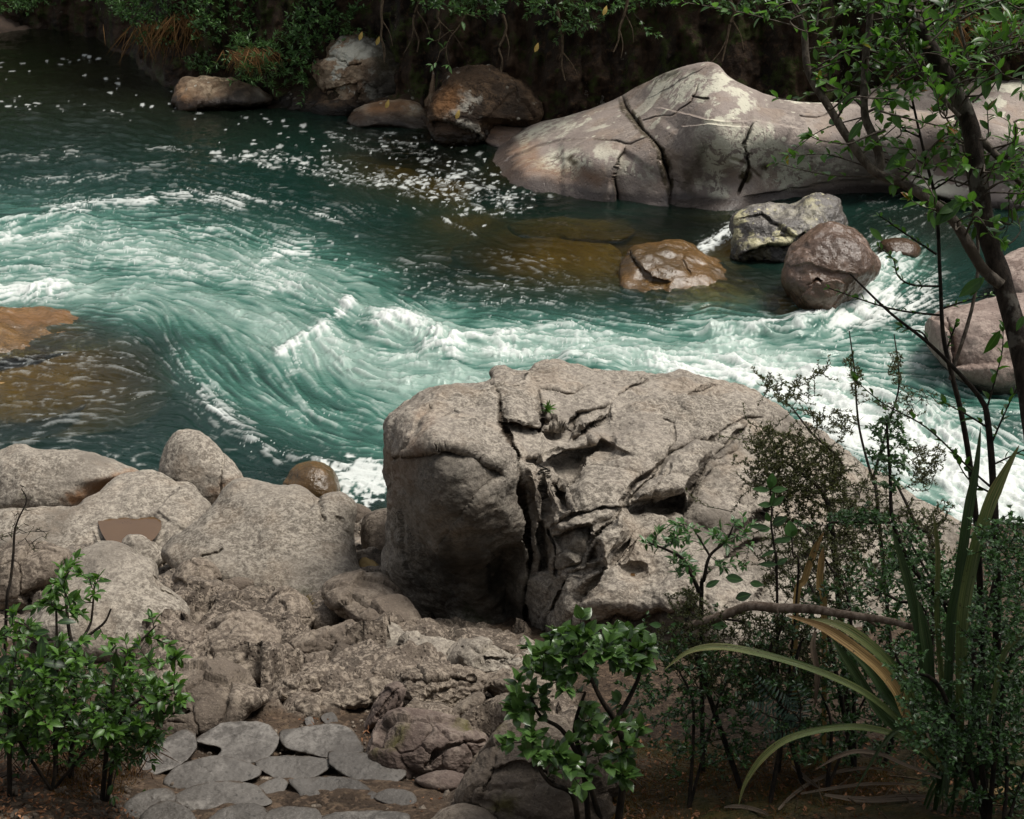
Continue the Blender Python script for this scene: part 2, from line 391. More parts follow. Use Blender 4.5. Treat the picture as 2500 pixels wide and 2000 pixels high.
# broken bedrock between the loose rocks: tilted blocks parted by cracks
UV = np.column_stack([uu, vv]); rk_poly = [(-200, 980), (400, 960), (800, 1040), (900, 1180), (1180, 1380), (1250, 1480), (1210, 1640), (1190, 1760), (960, 1760), (900, 1640), (800, 1520), (600, 1500), (300, 1530), (260, 1400), (-200, 1330)]
rin = inside(UV, rk_poly); rds = seg_dist(UV, rk_poly, True)[0]; rocky = np.where(rin, smooth(-10, 50, rds + 40 * fbm(P2 * 3, 3, seed=4)), 0)
seeds = np.column_stack([rng.uniform(-4.5, 1.0, 300), rng.uniform(4.6, 12.6, 300)]); tl_ = rng.normal(size=(300, 2)) * 0.30; of_ = rng.normal(size=300) * 0.05
Zk = np.zeros(len(P2)); idx = np.where(rocky > 0.01)[0]
for s_ in range(0, len(idx), 20000):
    k_i = idx[s_:s_ + 20000]; q = P2[k_i, :2] + 0.10 * np.column_stack([fbm(P2[k_i] * 4, 3, seed=6), fbm(P2[k_i] * 4, 3, seed=7)]); q = q * np.array([1.0, 1.15])
    sd = seeds * np.array([1.0, 1.15]); dd = ((q[:, None] - sd[None]) ** 2).sum(-1); o2 = np.argpartition(dd, 1, axis=1)[:, :2]; dsel = np.sqrt(np.take_along_axis(dd, o2, 1)); sw = dsel[:, 0] > dsel[:, 1]; o2[sw] = o2[sw][:, ::-1]; dsel.sort(axis=1)
    c0 = o2[:, 0]; e = q - sd[c0]; Zk[k_i] = of_[c0] + (e * tl_[c0]).sum(1) - 0.055 * (1 - smooth(0.0, 0.07, dsel[:, 1] - dsel[:, 0]))
Zg = Zg + rocky * (Zk + 0.05 + 0.02 * fbm(P2 * 14, 4, seed=9, ridged=True))
mossy = smooth(1150, 1330, uu) * smooth(1540, 1600, vv) * (0.5 + 0.8 * fbm(P2 * 2.6, 3, seed=5)); mossy = np.clip(mossy, 0, 1)
ny, nx = X.shape
I = np.arange(nx * ny).reshape(ny, nx)
Q = np.stack([I[:-1, :-1], I[:-1, 1:], I[1:, 1:], I[1:, :-1]], -1).reshape(-1, 4)
tag(mesh_obj('river_bank_ground', np.column_stack([P2[:, :2], Zg]), [Q], M_SOIL, {'mossy': mossy, 'rocky': rocky, 'pale': smooth(1330, 1180, vv + 60 * fbm(P2 * 2, 3, seed=12))}), kind='structure')

# ------------------------------------------------------------------ river bed
bx_ = np.linspace(-34, 26, 200); by_ = np.linspace(8, 70, 200); X, Y = np.meshgrid(bx_, by_)
B = np.stack([X.ravel(), Y.ravel(), 0 * X.ravel()], 1)
ub, vb, _ = project(np.column_stack([B[:, :2], 0 * X.ravel()]))
shal = smooth(300, 0, seg_dist(np.stack([ub, vb], 1), [(700, 300), (1060, 380), (1400, 440), (1900, 480)])[0])
shal = np.maximum(shal, smooth(330, 0, seg_dist(np.stack([ub, vb], 1), [(-100, 720), (120, 760), (160, 880)])[0]))
shal = np.maximum(shal, smooth(190, 20, seg_dist(np.stack([ub, vb], 1), [(980, 500), (1300, 540), (1650, 580)])[0]))
zb = -2.4 + 1.9 * shal + 0.25 * fbm(B * 0.9, 4, seed=21)
I = np.arange(200 * 200).reshape(200, 200)
Q = np.stack([I[:-1, :-1], I[:-1, 1:], I[1:, 1:], I[1:, :-1]], -1).reshape(-1, 4)
tag(mesh_obj('river_bed', np.column_stack([B[:, :2], zb]), [Q], M_BED), kind='structure')
# ------------------------------------------------------------------ water: a fine sheet whose foam, froth and ripples are drawn out along the current
ST = 2.1
wu = np.arange(-63, 2220, ST); wv = np.arange(20, 1165, ST)
GU, GV = np.meshgrid(wu, wv); H_, W_ = GU.shape
GP = np.stack([GU.ravel(), GV.ravel()], 1)
GW = at_z(GP[:, 0], GP[:, 1], 0.0); GD = project(GW)[2]

FLOW = [
    [(2200, 780), (1800, 745), (1500, 730), (1200, 722), (950, 712), (820, 690)],
    [(2200, 1060), (2000, 960), (1850, 880), (1600, 795), (1300, 757), (1000, 748), (850, 760)],
    [(850, 690), (760, 640), (600, 570), (400, 510), (200, 495), (-60, 505)],
    [(-60, 500), (20, 478), (120, 445), (250, 425), (400, 420), (520, 442), (640, 480), (800, 520)],
    [(-60, 610), (200, 575), (400, 575), (600, 610), (760, 680)],
    [(350, 660), (375, 760), (430, 850), (540, 930), (690, 980), (830, 1000)],
    [(470, 720), (560, 830), (680, 900), (820, 935)],
    [(620, 700), (660, 780), (740, 850), (830, 880)],
    [(-60, 330), (150, 322), (300, 312), (480, 322), (600, 347), (750, 400), (900, 440), (1000, 490)],
    [(-60, 250), (300, 262), (600, 290), (900, 360), (1100, 400), (1400, 425), (1500, 440)],
    [(-60, 110), (300, 140), (600, 215)],
    [(-60, 905), (150, 875), (300, 850), (400, 830)],
    [(-60, 720), (150, 700), (280, 700), (360, 740)],
    [(880, 520), (1100, 560), (1300, 615), (1500, 640), (1700, 690)],
    [(1720, 720), (1800, 640), (1870, 570), (1930, 510), (2060, 440)],
    [(1540, 480), (1480, 520), (1350, 520)],
    [(-60, 965), (200, 945), (480, 985)],
    [(600, 1000), (700, 1010), (820, 1040)],
]
cu = np.arange(-63, 2240, 18.0); cv = np.arange(20, 1180, 18.0)
CU, CV = np.meshgrid(cu, cv); CP = np.stack([CU.ravel(), CV.ravel()], 1)
fx = np.zeros(len(CP)); fy = np.zeros(len(CP))
for pl in FLOW:
    Q = catmull(pl, False, 5)
    for a, b in zip(Q[:-1], Q[1:]):
        e = (b - a); L = np.linalg.norm(e) + 1e-9; m = (a + b) / 2
        w = L / (((CP[:, 0] - m[0]) ** 2 + ((CP[:, 1] - m[1]) * 1.6) ** 2) + 500.0) ** 1.5
        # streamlines are directions without sign: keep to one half-plane
        s = 1.0 if e[0] > 0 or (abs(e[0]) < abs(e[1]) * 0.4 and e[1] > 0) else -1.0
        fx += w * s * e[0] / L; fy += w * s * e[1] / L
wob = np.column_stack([CP / 120.0, np.zeros(len(CP))])
ang = np.arctan2(fy, fx) + 0.38 * pnoise(wob, 31) + 0.42 * pnoise(wob * 2.7, 32) + 0.25 * pnoise(wob * 6.0, 33)
FX = np.cos(ang).reshape(CU.shape); FY = np.sin(ang).reshape(CU.shape)

def bil(A, u, v, u0, v0, st):
    x = np.clip((u - u0) / st, 0, A.shape[1] - 1.001); y = np.clip((v - v0) / st, 0, A.shape[0] - 1.001)
    i = x.astype(int); j = y.astype(int); a = x - i; b = y - j
    return (A[j, i] * (1 - a) + A[j, i + 1] * a) * (1 - b) + (A[j + 1, i] * (1 - a) + A[j + 1, i + 1] * a) * b

gfx = bil(FX, GP[:, 0], GP[:, 1], cu[0], cv[0], 18.0); gfy = bil(FY, GP[:, 0], GP[:, 1], cu[0], cv[0], 18.0)
GFX = gfx.reshape(H_, W_); GFY = gfy.reshape(H_, W_)

def lic(N, steps, length):
    """smear noise N along the current; length in metres"""
    A = N.reshape(H_, W_); tot = N.copy(); wsum = 1.0
    px = length / steps * FPX / GD                       # picture length of one step at that distance
    for sgn in (1, -1):
        u = GP[:, 0].copy(); v = GP[:, 1].copy()
        for k in range(steps):
            i = np.clip(((u - wu[0]) / ST), 0, W_ - 1).astype(int); j = np.clip(((v - wv[0]) / ST), 0, H_ - 1).astype(int)
            dx = GFX[j, i]; dy = GFY[j, i]
            u += sgn * px * dx; v += sgn * px * dy
            w = 1 - (k + 1) / (steps + 1)
            tot += w * bil(A, u, v, wu[0], wv[0], ST); wsum += w
    tot = tot / wsum
    return (tot - tot.mean()) / tot.std()

XY = np.column_stack([GW[:, 0], GW[:, 1], np.zeros(len(GW))])
warp = np.column_stack([0.25 * pnoise(XY * 1.1, 41), 0.25 * pnoise(XY * 1.1, 42), np.zeros(len(XY))])
L1 = lic(fbm((XY + warp) * 3.1, 3, seed=51), 12, 0.42)
L2 = lic(pnoise((XY + warp) * 11.0, 52) + 0.6 * pnoise(XY * 20.0, 53), 10, 0.20)
L3 = lic(pnoise(XY * np.array([22.0, 17.0, 1]), 54) + 0.6 * rng.normal(size=len(XY)), 6, 0.08)
RD = fbm((XY + 1.6 * warp) * 4.6, 4, seed=57, ridged=True); RD = (RD - RD.mean()) / RD.std()
BL = fbm((XY + warp) * 0.8, 3, seed=58)

def field(items, base=0.0):
    out = np.full(len(GP), base)
    for poly, w, s in items:
        Q = catmull(poly, False, 4) if len(poly) > 2 else np.array(poly, float)
        m = (GP[:, 0] > Q[:, 0].min() - 2.4 * w) & (GP[:, 0] < Q[:, 0].max() + 2.4 * w) & (GP[:, 1] > Q[:, 1].min() - 2.4 * w) & (GP[:, 1] < Q[:, 1].max() + 2.4 * w)
        out[m] = np.maximum(out[m], s * np.exp(-(seg_dist(GP[m], Q)[0] / w) ** 2))
    return out
def blobs(items, base=0.0):
    out = np.full(len(GP), base)
    for u, v, a, b, s in items:
        out = np.maximum(out, s * np.exp(-((GP[:, 0] - u) / a) ** 2 - ((GP[:, 1] - v) / b) ** 2))
    return out

# froth: air in the water, pale teal
aer = np.maximum(field([
    ([(-60, 520), (200, 520), (400, 540), (600, 580), (760, 640)], 78, 0.64),
    ([(-60, 610), (150, 610), (330, 620), (500, 660)], 66, 0.68),
    ([(560, 690), (700, 740), (850, 790), (1000, 810)], 98, 0.74),
    ([(420, 760), (560, 830), (700, 890), (820, 930)], 60, 0.38),
    ([(820, 690), (1000, 725), (1250, 740), (1500, 755)], 60, 0.90),
    ([(1500, 745), (1700, 790), (1900, 900), (2200, 1060)], 85, 0.95),
    ([(1700, 720), (1900, 760), (2200, 820)], 70, 0.55),
    ([(1900, 960), (2050, 1020), (2200, 1080)], 90, 1.0),
    ([(1700, 700), (1800, 620), (1900, 560)], 55, 0.65)]),
    blobs([(760, 1010, 70, 40, 0.25), (960, 790, 120, 40, 0.85), (860, 850, 120, 60, 0.6), (1240, 760, 60, 30, 0.9)]))
FINE = lic(pnoise((XY + warp) * np.array([17.0, 14.0, 1]), 59) + 0.7 * pnoise(XY * 30.0, 60), 8, 0.12)
aer = np.clip(aer * (1 + 0.30 * BL) + smooth(0.05, 0.35, aer) * (0.05 * L1 + 0.09 * L2 + 0.07 * FINE), 0, 1)

# foam cover
D = np.maximum(field([
    ([(0, 478), (120, 448), (230, 432), (320, 424)], 14, 0.85),
    ([(90, 440), (250, 422), (400, 414), (500, 428)], 22, 0.45),
    ([(100, 545), (125, 515), (150, 490)], 12, 0.55),
    ([(-60, 500), (150, 500), (350, 490), (520, 500), (640, 530)], 38, 0.46),
    ([(-60, 560), (200, 545), (420, 560), (620, 600)], 45, 0.44),
    ([(-60, 620), (60, 620), (130, 615)], 28, 0.72),
    ([(590, 750), (640, 715), (690, 685), (738, 635)], 17, 0.92),
    ([(600, 745), (625, 760), (610, 790)], 16, 0.6),
    ([(385, 770), (420, 830), (480, 890), (560, 950)], 13, 0.62),
    ([(380, 740), (450, 850), (560, 950), (700, 985), (830, 1000)], 42, 0.34),
    ([(520, 760), (620, 850), (760, 910), (830, 930)], 40, 0.30),
    ([(640, 640), (760, 700), (860, 760)], 50, 0.36),
    ([(790, 690), (850, 680), (905, 715), (960, 742)], 26, 0.96),
    ([(900, 735), (980, 720), (1060, 712), (1130, 722)], 16, 0.92),
    ([(1030, 735), (1150, 742), (1300, 745), (1420, 762)], 26, 0.70),
    ([(1180, 765), (1240, 765), (1290, 775)], 14, 0.95),
    ([(1300, 690), (1450, 705), (1600, 700), (1720, 690)], 20, 0.42),
    ([(1080, 690), (1250, 672), (1400, 690)], 14, 0.35),
    ([(1020, 640), (1100, 634), (1180, 640)], 9, 0.6),
    ([(1440, 775), (1600, 800), (1750, 860), (1850, 920)], 45, 0.95),
    ([(1780, 860), (1900, 930), (2050, 1010), (2200, 1090)], 100, 1.35),
    ([(1700, 800), (1850, 840), (2050, 900), (2200, 960)], 40, 0.9),
    ([(1560, 725), (1750, 740), (1950, 790), (2200, 840)], 26, 0.46),
    ([(1690, 690), (1760, 650), (1820, 600), (1880, 545)], 30, 0.86),
    ([(1870, 560), (1930, 600), (1960, 680)], 55, 0.95), ([(1760, 690), (1840, 650), (1900, 600)], 45, 0.9),
    ([(1480, 520), (1530, 490), (1545, 475)], 15, 0.88),
    ([(1400, 545), (1480, 525)], 12, 0.35),
    ([(1600, 690), (1640, 685), (1690, 678)], 10, 0.8),
    ([(1640, 745), (1740, 742), (1800, 760)], 12, 0.5),
    ([(-60, 985), (150, 955), (300, 975), (340, 985)], 16, 0.30),
    ([(-60, 330), (60, 335), (160, 322)], 14, 0.26),
    ([(0, 385), (150, 380), (260, 375)], 14, 0.22),
    ([(310, 313), (350, 312), (410, 316)], 6, 0.5),
    ([(490, 405), (560, 425), (690, 440)], 7, 0.5),
    ([(640, 440), (720, 470)], 5, 0.5), ([(930, 460), (1000, 495)], 5, 0.5),
    ([(200, 345), (330, 362), (450, 370), (600, 400)], 24, 0.14),
    ([(340, 485), (460, 495)], 9, 0.7), ([(540, 565), (590, 535), (615, 532)], 12, 0.6),
    ([(860, 900), (760, 850), (640, 790)], 40, 0.22),
    ([(1080, 408), (1040, 420)], 6, 0.4), ([(560, 330), (700, 360), (860, 395), (1000, 425), (1090, 430)], 26, 0.24), ([(720, 290), (880, 320), (1000, 370)], 24, 0.16)]),
    blobs([(300, 560, 430, 115, 0.27), (640, 720, 270, 110, 0.24), (160, 410, 280, 60, 0.11), (450, 330, 380, 70, 0.05), (130, 800, 280, 140, 0.17), (680, 950, 190, 60, 0.24), (620, 450, 260, 60, 0.13),
           (1000, 600, 300, 70, 0.20), (1250, 720, 420, 70, 0.42), (1850, 760, 280, 110, 0.46), (200, 250, 300, 60, 0.04), (150, 930, 300, 40, 0.14), (1950, 430, 150, 60, 0.2)]))
mask_edge = 0.75 + 0.9 * BL
D = np.clip(D * np.clip(mask_edge, 0.55, 1.25), 0, 1.15)
nn = 0.34 * L1 + 0.62 * L2 + 0.50 * L3 + 0.55 * FINE + 0.75 * RD; nn /= nn.std()
cdf = 0.5 * (1 + np.tanh(0.8 * nn + 0.036 * nn ** 3))
thr = 1.06 - D * 1.0
foam = (0.66 * smooth(thr - 0.22, thr + 0.22, cdf) + 0.34 * smooth(thr + 0.10, thr + 0.34, cdf)) * smooth(0.0, 0.12, D) * (0.52 + 0.48 * smooth(0.28, 0.75, D))
# specks of spray
foam = np.maximum(foam, 0.8 * (rng.random(len(GP)) < 0.05 * smooth(0.10, 0.45, D)) * smooth(-0.5, 0.6, L1))

# drifting flecks of foam in the eddy
FG = foam.reshape(H_, W_).copy()
def fleck(u, v, a, b, k=0.9):
    i0, i1 = int((u - a * 1.6 - wu[0]) / ST), int((u + a * 1.6 - wu[0]) / ST) + 2
    j0, j1 = int((v - b * 1.8 - wv[0]) / ST), int((v + b * 1.8 - wv[0]) / ST) + 2
    i0, j0 = max(i0, 0), max(j0, 0); i1, j1 = min(i1, W_), min(j1, H_)
    if i1 <= i0 or j1 <= j0: return
    uu, vv = GU[j0:j1, i0:i1], GV[j0:j1, i0:i1]
    ph = rng.random() * 6.28; th = np.arctan2((vv - v) / b, (uu - u) / a)
    r = np.hypot((uu - u) / a, (vv - v) / b) * (1 + 0.22 * np.sin(2 * th + ph) + 0.16 * np.sin(5 * th - 2 * ph))
    FG[j0:j1, i0:i1] = np.maximum(FG[j0:j1, i0:i1], k * smooth(1.25, 0.6, r))
def eddy(line, w, n, amax, top=1.0):
    Q = catmull(line, False, 8)
    for _ in range(n):
        c = Q[rng.integers(len(Q))]; u, v = c + rng.normal(size=2) * np.array([w * 1.7, w * 0.55])
        a = min(amax, 1.7 + rng.gamma(1.1, 1.9)); fleck(u, v, a, max(1.15, a * rng.uniform(0.22, 0.42)), top * rng.uniform(0.25, 0.8))
eddy([(700, 285), (820, 300), (930, 345), (1010, 385), (1080, 410)], 34, 120, 12)
eddy([(560, 325), (640, 345), (740, 365), (880, 395), (990, 430), (1060, 440)], 26, 170, 11)
eddy([(470, 330), (560, 340)], 16, 40, 10)
eddy([(820, 380), (900, 380), (1000, 400), (1080, 415)], 14, 120, 15)
eddy([(200, 170), (330, 200), (420, 240), (560, 270), (680, 280)], 26, 34, 6)
eddy([(0, 140), (100, 135), (170, 120)], 16, 16, 5)
eddy([(20, 215), (140, 225), (250, 235)], 14, 22, 6)
eddy([(580, 510), (800, 590), (1000, 630)], 36, 90, 4, 0.8)
for _ in range(150):
    u, v = rng.normal(765, 34), rng.normal(1000, 17)
    fleck(u, v, rng.uniform(4, 13), rng.uniform(2, 6))
for _ in range(26): fleck(rng.normal(790, 22), rng.normal(1048, 16), rng.uniform(3, 8), rng.uniform(2, 4))
for u, v in [(178, 117), (188, 120), (206, 124), (222, 166), (248, 176), (232, 195), (357, 140), (372, 145), (300, 221), (320, 225), (560, 250), (596, 254)]: fleck(u, v, 5, 2.0, 0.8)
foam = np.clip(FG.ravel(), 0, 1)

# where the water is clear and shallow enough to see the brown bed
clear = np.maximum(blobs([(900, 330, 190, 75, 0.85), (1080, 355, 90, 60, 0.9), (1180, 420, 200, 40, 0.75), (1450, 470, 200, 45, 0.75), (1130, 545, 200, 50, 0.80), (1500, 600, 170, 60, 0.80),
    (60, 790, 270, 125, 0.95), (110, 690, 170, 60, 0.9), (1640, 640, 60, 60, 0.85), (1900, 500, 110, 50, 0.7), (430, 205, 60, 40, 0.8), (770, 265, 90, 30, 0.7),
    (650, 995, 120, 30, 0.55), (420, 1000, 120, 25, 0.5), (840, 555, 60, 22, 0.3), (1300, 525, 330, 80, 0.82), (1000, 470, 120, 30, 0.5), (980, 390, 160, 50, 0.8), (120, 165, 90, 22, 0.25), (790, 1065, 40, 30, 0.6)]), 0) 
clear = np.clip(clear * (1 - 0.85 * aer), 0, 1)
olive = np.clip(np.maximum(smooth(430, 160, GP[:, 1]) * smooth(1000, 400, GP[:, 0]), 0.9 * blobs([(80, 800, 300, 120, 1.0), (900, 330, 220, 80, 0.9), (1450, 480, 260, 60, 0.8), (1550, 610, 220, 60, 0.8), (1950, 470, 160, 60, 0.8), (1250, 530, 400, 95, 1.0)])), 0, 1)  # brown-green water; at upper left the dark bank's reflection is painted in

# relief
rap = np.clip(np.maximum(aer, D), 0, 1)
zw = (0.006 + 0.005 * rap) * L1 + (0.005 + 0.003 * rap) * L2 + (0.0016 + 0.0022 * rap) * L3 + 0.0035 * FINE + 0.042 * smooth(0.4, 1.0, rap) * fbm((XY + warp) * 1.7, 3, seed=71) + 0.010 * smooth(0.5, 1, rap) * RD
zw += 0.006 * foam * rap
for poly, w, h in [([(800, 690), (860, 690), (905, 718), (950, 745)], 32, 0.09), ([(590, 750), (650, 712), (738, 638)], 24, 0.045), ([(900, 735), (1000, 720), (1130, 722)], 20, 0.06),
                   ([(1200, 768), (1290, 778)], 20, 0.09), ([(1690, 690), (1780, 640), (1880, 550)], 34, 0.10), ([(385, 770), (430, 845), (560, 950)], 20, 0.04), ([(0, 478), (130, 447), (320, 424)], 20, 0.05),
                   ([(1500, 700), (1600, 700), (1720, 700)], 16, 0.10), ([(1700, 800), (1850, 840), (2050, 905)], 28, 0.07), ([(80, 620), (135, 612)], 24, 0.06)]:
    zw += field([(poly, w, h)]) * (1 + 0.10 * L1 + 0.06 * RD)
edge = smooth(-63, -20, GP[:, 0]) * smooth(2219, 2180, GP[:, 0]) * smooth(20, 50, GP[:, 1]) * smooth(1164, 1130, GP[:, 1])
zw *= edge
# choppy small waves in the world, so that ripples catch the sky
zw += edge * 0.006 * fbm(XY * np.array([2.0, 4.5, 1]), 3, seed=75)

WV_ = np.column_stack([GW[:, 0], GW[:, 1], zw])
I = np.arange(W_ * H_).reshape(H_, W_)
Q1 = np.stack([I[1:, :-1], I[1:, 1:], I[:-1, 1:], I[:-1, :-1]], -1).reshape(-1, 4)
# a coarse apron carries the river on beyond the frame, sharing the fine sheet's border
ring = np.concatenate([I[0, :-1], I[:-1, -1], I[-1, :0:-1], I[:0:-1, 0]])
cx, cyv = 1078, 590
out_uv = GP[ring]; ext = np.stack([cx + (out_uv[:, 0] - cx) * 1.9, np.where(out_uv[:, 1] < 25, -120, np.where(out_uv[:, 1] > 1160, 1230, out_uv[:, 1]))], 1)
EXTW = at_z(ext[:, 0], np.clip(ext[:, 1], -150, 1300), 0.0)
nb = len(WV_); J = nb + np.arange(len(ring)); Jn = np.roll(J, -1); Rn = np.roll(ring, -1)
Q2 = np.stack([ring, Rn, Jn, J], -1)
VV = np.vstack([WV_, EXTW]); pad = lambda a: np.concatenate([a, a[ring]])

t = NT('river_water')
foam_a, aer_a, clear_a, olive_a = (t.attr(k) for k in ('foam', 'aer', 'clear', 'olive'))
p = wpos(t)
dark = t.mix(olive_a, (0.0050, 0.024, 0.019), (0.010, 0.012, 0.006))
teal = t.mix(t.rng(aer_a, 0.0, 0.42, kind='LINEAR'), dark, (0.050, 0.140, 0.108))
teal = t.mix(t.rng(aer_a, 0.36, 1.0, kind='LINEAR'), teal, (0.30, 0.395, 0.345))
rip = t.bump(t.math('ADD', t.noise(wpos(t, (1, 1.8, 1)), 9, 4, 0.6), t.math('MULTIPLY', t.noise(wpos(t, (1, 1.6, 1)), 34, 2, 0.6), 0.3)), 0.02, 0.55)
dif = t.n('ShaderNodeBsdfDiffuse'); t.put(dif.inputs['Color'], teal); t.put(dif.inputs['Normal'], rip)
tr = t.n('ShaderNodeBsdfTransparent'); tr.inputs['Color'].default_value = (0.56, 0.54, 0.27, 1)
body = t.mixs(clear_a, dif.outputs[0], tr.outputs[0])
gl = t.n('ShaderNodeBsdfGlossy'); gl.inputs['Roughness'].default_value = 0.09; t.put(gl.inputs['Normal'], rip); gl.inputs['Color'].default_value = (0.95, 0.98, 0.97, 1)
fr = t.n('ShaderNodeFresnel'); fr.inputs['IOR'].default_value = 1.33; t.put(fr.inputs['Normal'], rip)
wat = t.mixs(fr.outputs[0], body, gl.outputs[0])
fd = t.bsdf(t.mix(t.noise(p, 14, 5, 0.7), (0.56, 0.60, 0.57), (0.74, 0.75, 0.72)), 0.55, 0.3, t.bump(t.noise(p, 30, 4, 0.7), 0.02, 0.6))
M_WATER = t.done(t.mixs(t.math('MULTIPLY', foam_a, 0.93), wat, fd))
tag(mesh_obj('river_water', VV, [Q1, Q2], M_WATER, {'foam': pad(foam), 'aer': pad(aer), 'clear': pad(clear), 'olive': pad(olive)}), kind='structure')
# ------------------------------------------------------------------ rocks
def tps(ctrl):
    c = np.asarray(ctrl, float); X = c[:, :2] / 400.0; n = len(c)
    def U(r2): return np.where(r2 > 1e-12, r2 * np.log(r2 + 1e-12), 0)
    K = U(((X[:, None] - X[None]) ** 2).sum(-1)) + np.eye(n) * 0.002
    Pm = np.column_stack([np.ones(n), X]); A = np.zeros((n + 3, n + 3))
    A[:n, :n] = K; A[:n, n:] = Pm; A[n:, :n] = Pm.T
    sol = np.linalg.solve(A, np.concatenate([c[:, 2], np.zeros(3)]))
    def f(u, v):
        Q = np.stack([u, v], 1) / 400.0; out = np.zeros(len(Q))
        for s in range(0, len(Q), 40000):
            q = Q[s:s + 40000]
            out[s:s + 40000] = U(((q[:, None] - X[None]) ** 2).sum(-1)) @ sol[:n] + sol[n] + q @ sol[n + 1:]
        return out
    return f
def tps_z(tr, pts):
    q = np.asarray(pts, float); uv = tr(q[:, :2]); d = depth_z(uv[:, 0], uv[:, 1], q[:, 2]); return tps(np.column_stack([uv, d]))
def tps_y(tr, pts):
    q = np.asarray(pts, float); uv = tr(q[:, :2]); d = q[:, 2] / ray(uv[:, 0], uv[:, 1])[:, 1]; return tps(np.column_stack([uv, d]))

_rid = [0]
def rock(name, label, mat, outline, tr=Z5, foot=None, z=None, T=0.3, n=2.5, tilt=0.7, tiltu=0.0, level=6, amp=0.05, fine=0.35, feats=(),
         dfn=None, group=None, cat='rock', back=1.0, centre=None, off=0.35, round_=True, jit=1.0, rough_scale=1.0, ridge=0.0, parent=None, sharp=0.0, frac=None, dirt=0.0):
    global LASTV
    _rid[0] += 1; sd_ = _rid[0] * 7
    uv = tr(outline); cl = catmull(uv, True, 8) if round_ else uv
    if centre is None:
        x, y = cl[:, 0], cl[:, 1]; xn, yn = np.roll(x, -1), np.roll(y, -1); a = x * yn - xn * y
        uc, vc = ((x + xn) * a).sum() / (3 * a.sum()), ((y + yn) * a).sum() / (3 * a.sum())
    else: uc, vc = tr([centre])[0]
    th = np.arctan2(-(cl[:, 1] - vc), cl[:, 0] - uc); R = np.hypot(cl[:, 0] - uc, cl[:, 1] - vc)
    od = np.argsort(th); th, R = th[od], R[od]
    S, F = ico(level)
    a, b, c = S.T
    rr = np.hypot(a, b); ang = np.arctan2(b, a)
    k = (rr ** n + np.abs(c) ** n) ** (-1.0 / n); rr2 = rr * k; cc = c * k
    Rv = np.interp(ang, np.concatenate([th - 2 * np.pi, th, th + 2 * np.pi]), np.tile(R, 3))
    u = uc + Rv * rr2 * np.cos(ang); v = vc - Rv * rr2 * np.sin(ang)
    if dfn is None:
        fu, fv = tr([foot])[0] if foot is not None else (uc, cl[:, 1].max())
        df = min(gdepth(fu, fv), float(depth_z(fu, fv, 0.06))) if z is None else float(depth_z(fu, fv, z))
        d0 = df + off * T - tilt * (vc - fv) / FPX * df - tiltu * (fu - uc) / FPX * df
        plane = d0 + tilt * (vc - v) / FPX * df + tiltu * (u - uc) / FPX * df
        d = plane - T * np.where(c > 0, cc, cc * back)
    else:
        d = dfn(u, v) + T * np.where(c > 0, 1 - cc, 1 - cc * back)
    size = R.mean() / FPX * d.mean()
    att = {k: np.zeros(len(S)) for k in ('crack', 'stain_shade', 'moss', 'orange', 'lichen')}
    front = smooth(-0.25, 0.05, c)
    P0 = np.column_stack([u, v])
    if feats:
        sc = R.mean(); q = np.column_stack([P0, np.zeros(len(P0))])
        J = np.column_stack([fbm(q / (0.16 * sc), 4, seed=sd_), fbm(q / (0.16 * sc), 4, seed=sd_ + 9)]) * 0.028 * sc * jit
        Pj = P0 + J
        var = 0.75 + 0.5 * fbm(q / (0.3 * sc), 2, seed=sd_ + 3)
        for f in feats:
            kind = f[0]
            if kind == 'g':      # groove: poly, width, depth, soil, moss
                poly = tr(f[1]); ds, sidev, par = seg_dist(Pj, poly); w = f[2] * np.clip(var, .4, 1.4)
                tp = smooth(-0.02, 0.08, par) * smooth(1.02, 0.9, par)
                m = np.clip(1 - ds / w, 0, 1); m = m * m * (3 - 2 * m)
                d = d + f[3] * m * front * tp
                if len(f) > 4 and f[4]: att['crack'] = np.maximum(att['crack'], f[4] * smooth(0.15, 0.7, m) * tp)
                if len(f) > 5 and f[5]: att['moss'] = np.maximum(att['moss'], f[5] * smooth(0.0, 0.35, np.clip(1 - ds / (2.2 * w), 0, 1)) * tp)
            elif kind == 'l':    # ledge: poly, side(+1 right of travel), height, reach
                poly = tr(f[1]); ds, sidev, par = seg_dist(Pj, poly)
                tp = smooth(0.0, 0.1, par) * smooth(1.0, 0.9, par) if not (len(f) > 5 and f[5]) else 1.0
                step = smooth(-1.2, 1.2, ds * sidev * f[2] / 1.0)
                d = d + f[3] * step * np.exp(-np.maximum(ds * sidev * f[2], 0) / f[4]) * front * tp
            elif kind == 'p':    # patch: poly, depth, soft
                poly = tr(f[1]); ds, _, _ = seg_dist(Pj, poly, True); ins = inside(Pj, poly)
                d = d + f[2] * np.where(ins, smooth(0, f[3], ds), 0) * front
            elif kind == 'b':    # rounded block standing proud: poly, height, soft
                poly = tr(f[1]); ds, _, _ = seg_dist(Pj, poly, True); ins = inside(Pj, poly)
                d = d - f[2] * np.where(ins, 1 - (1 - np.clip(ds / f[3], 0, 1)) ** 2.4, 0) * front
            elif kind == 'a':    # surface patch: attr, poly, soft, value
                poly = tr(f[2]); ds, _, _ = seg_dist(Pj, poly, True); ins = inside(Pj, poly)
                sd2 = np.where(ins, ds, -ds) + 0.06 * sc * fbm(q / (0.12 * sc), 4, seed=sd_ + 5)
                att[f[1]] = np.maximum(att[f[1]], f[4] * smooth(-f[3], f[3], sd2) * front)
    V = at_d(u, v, d)
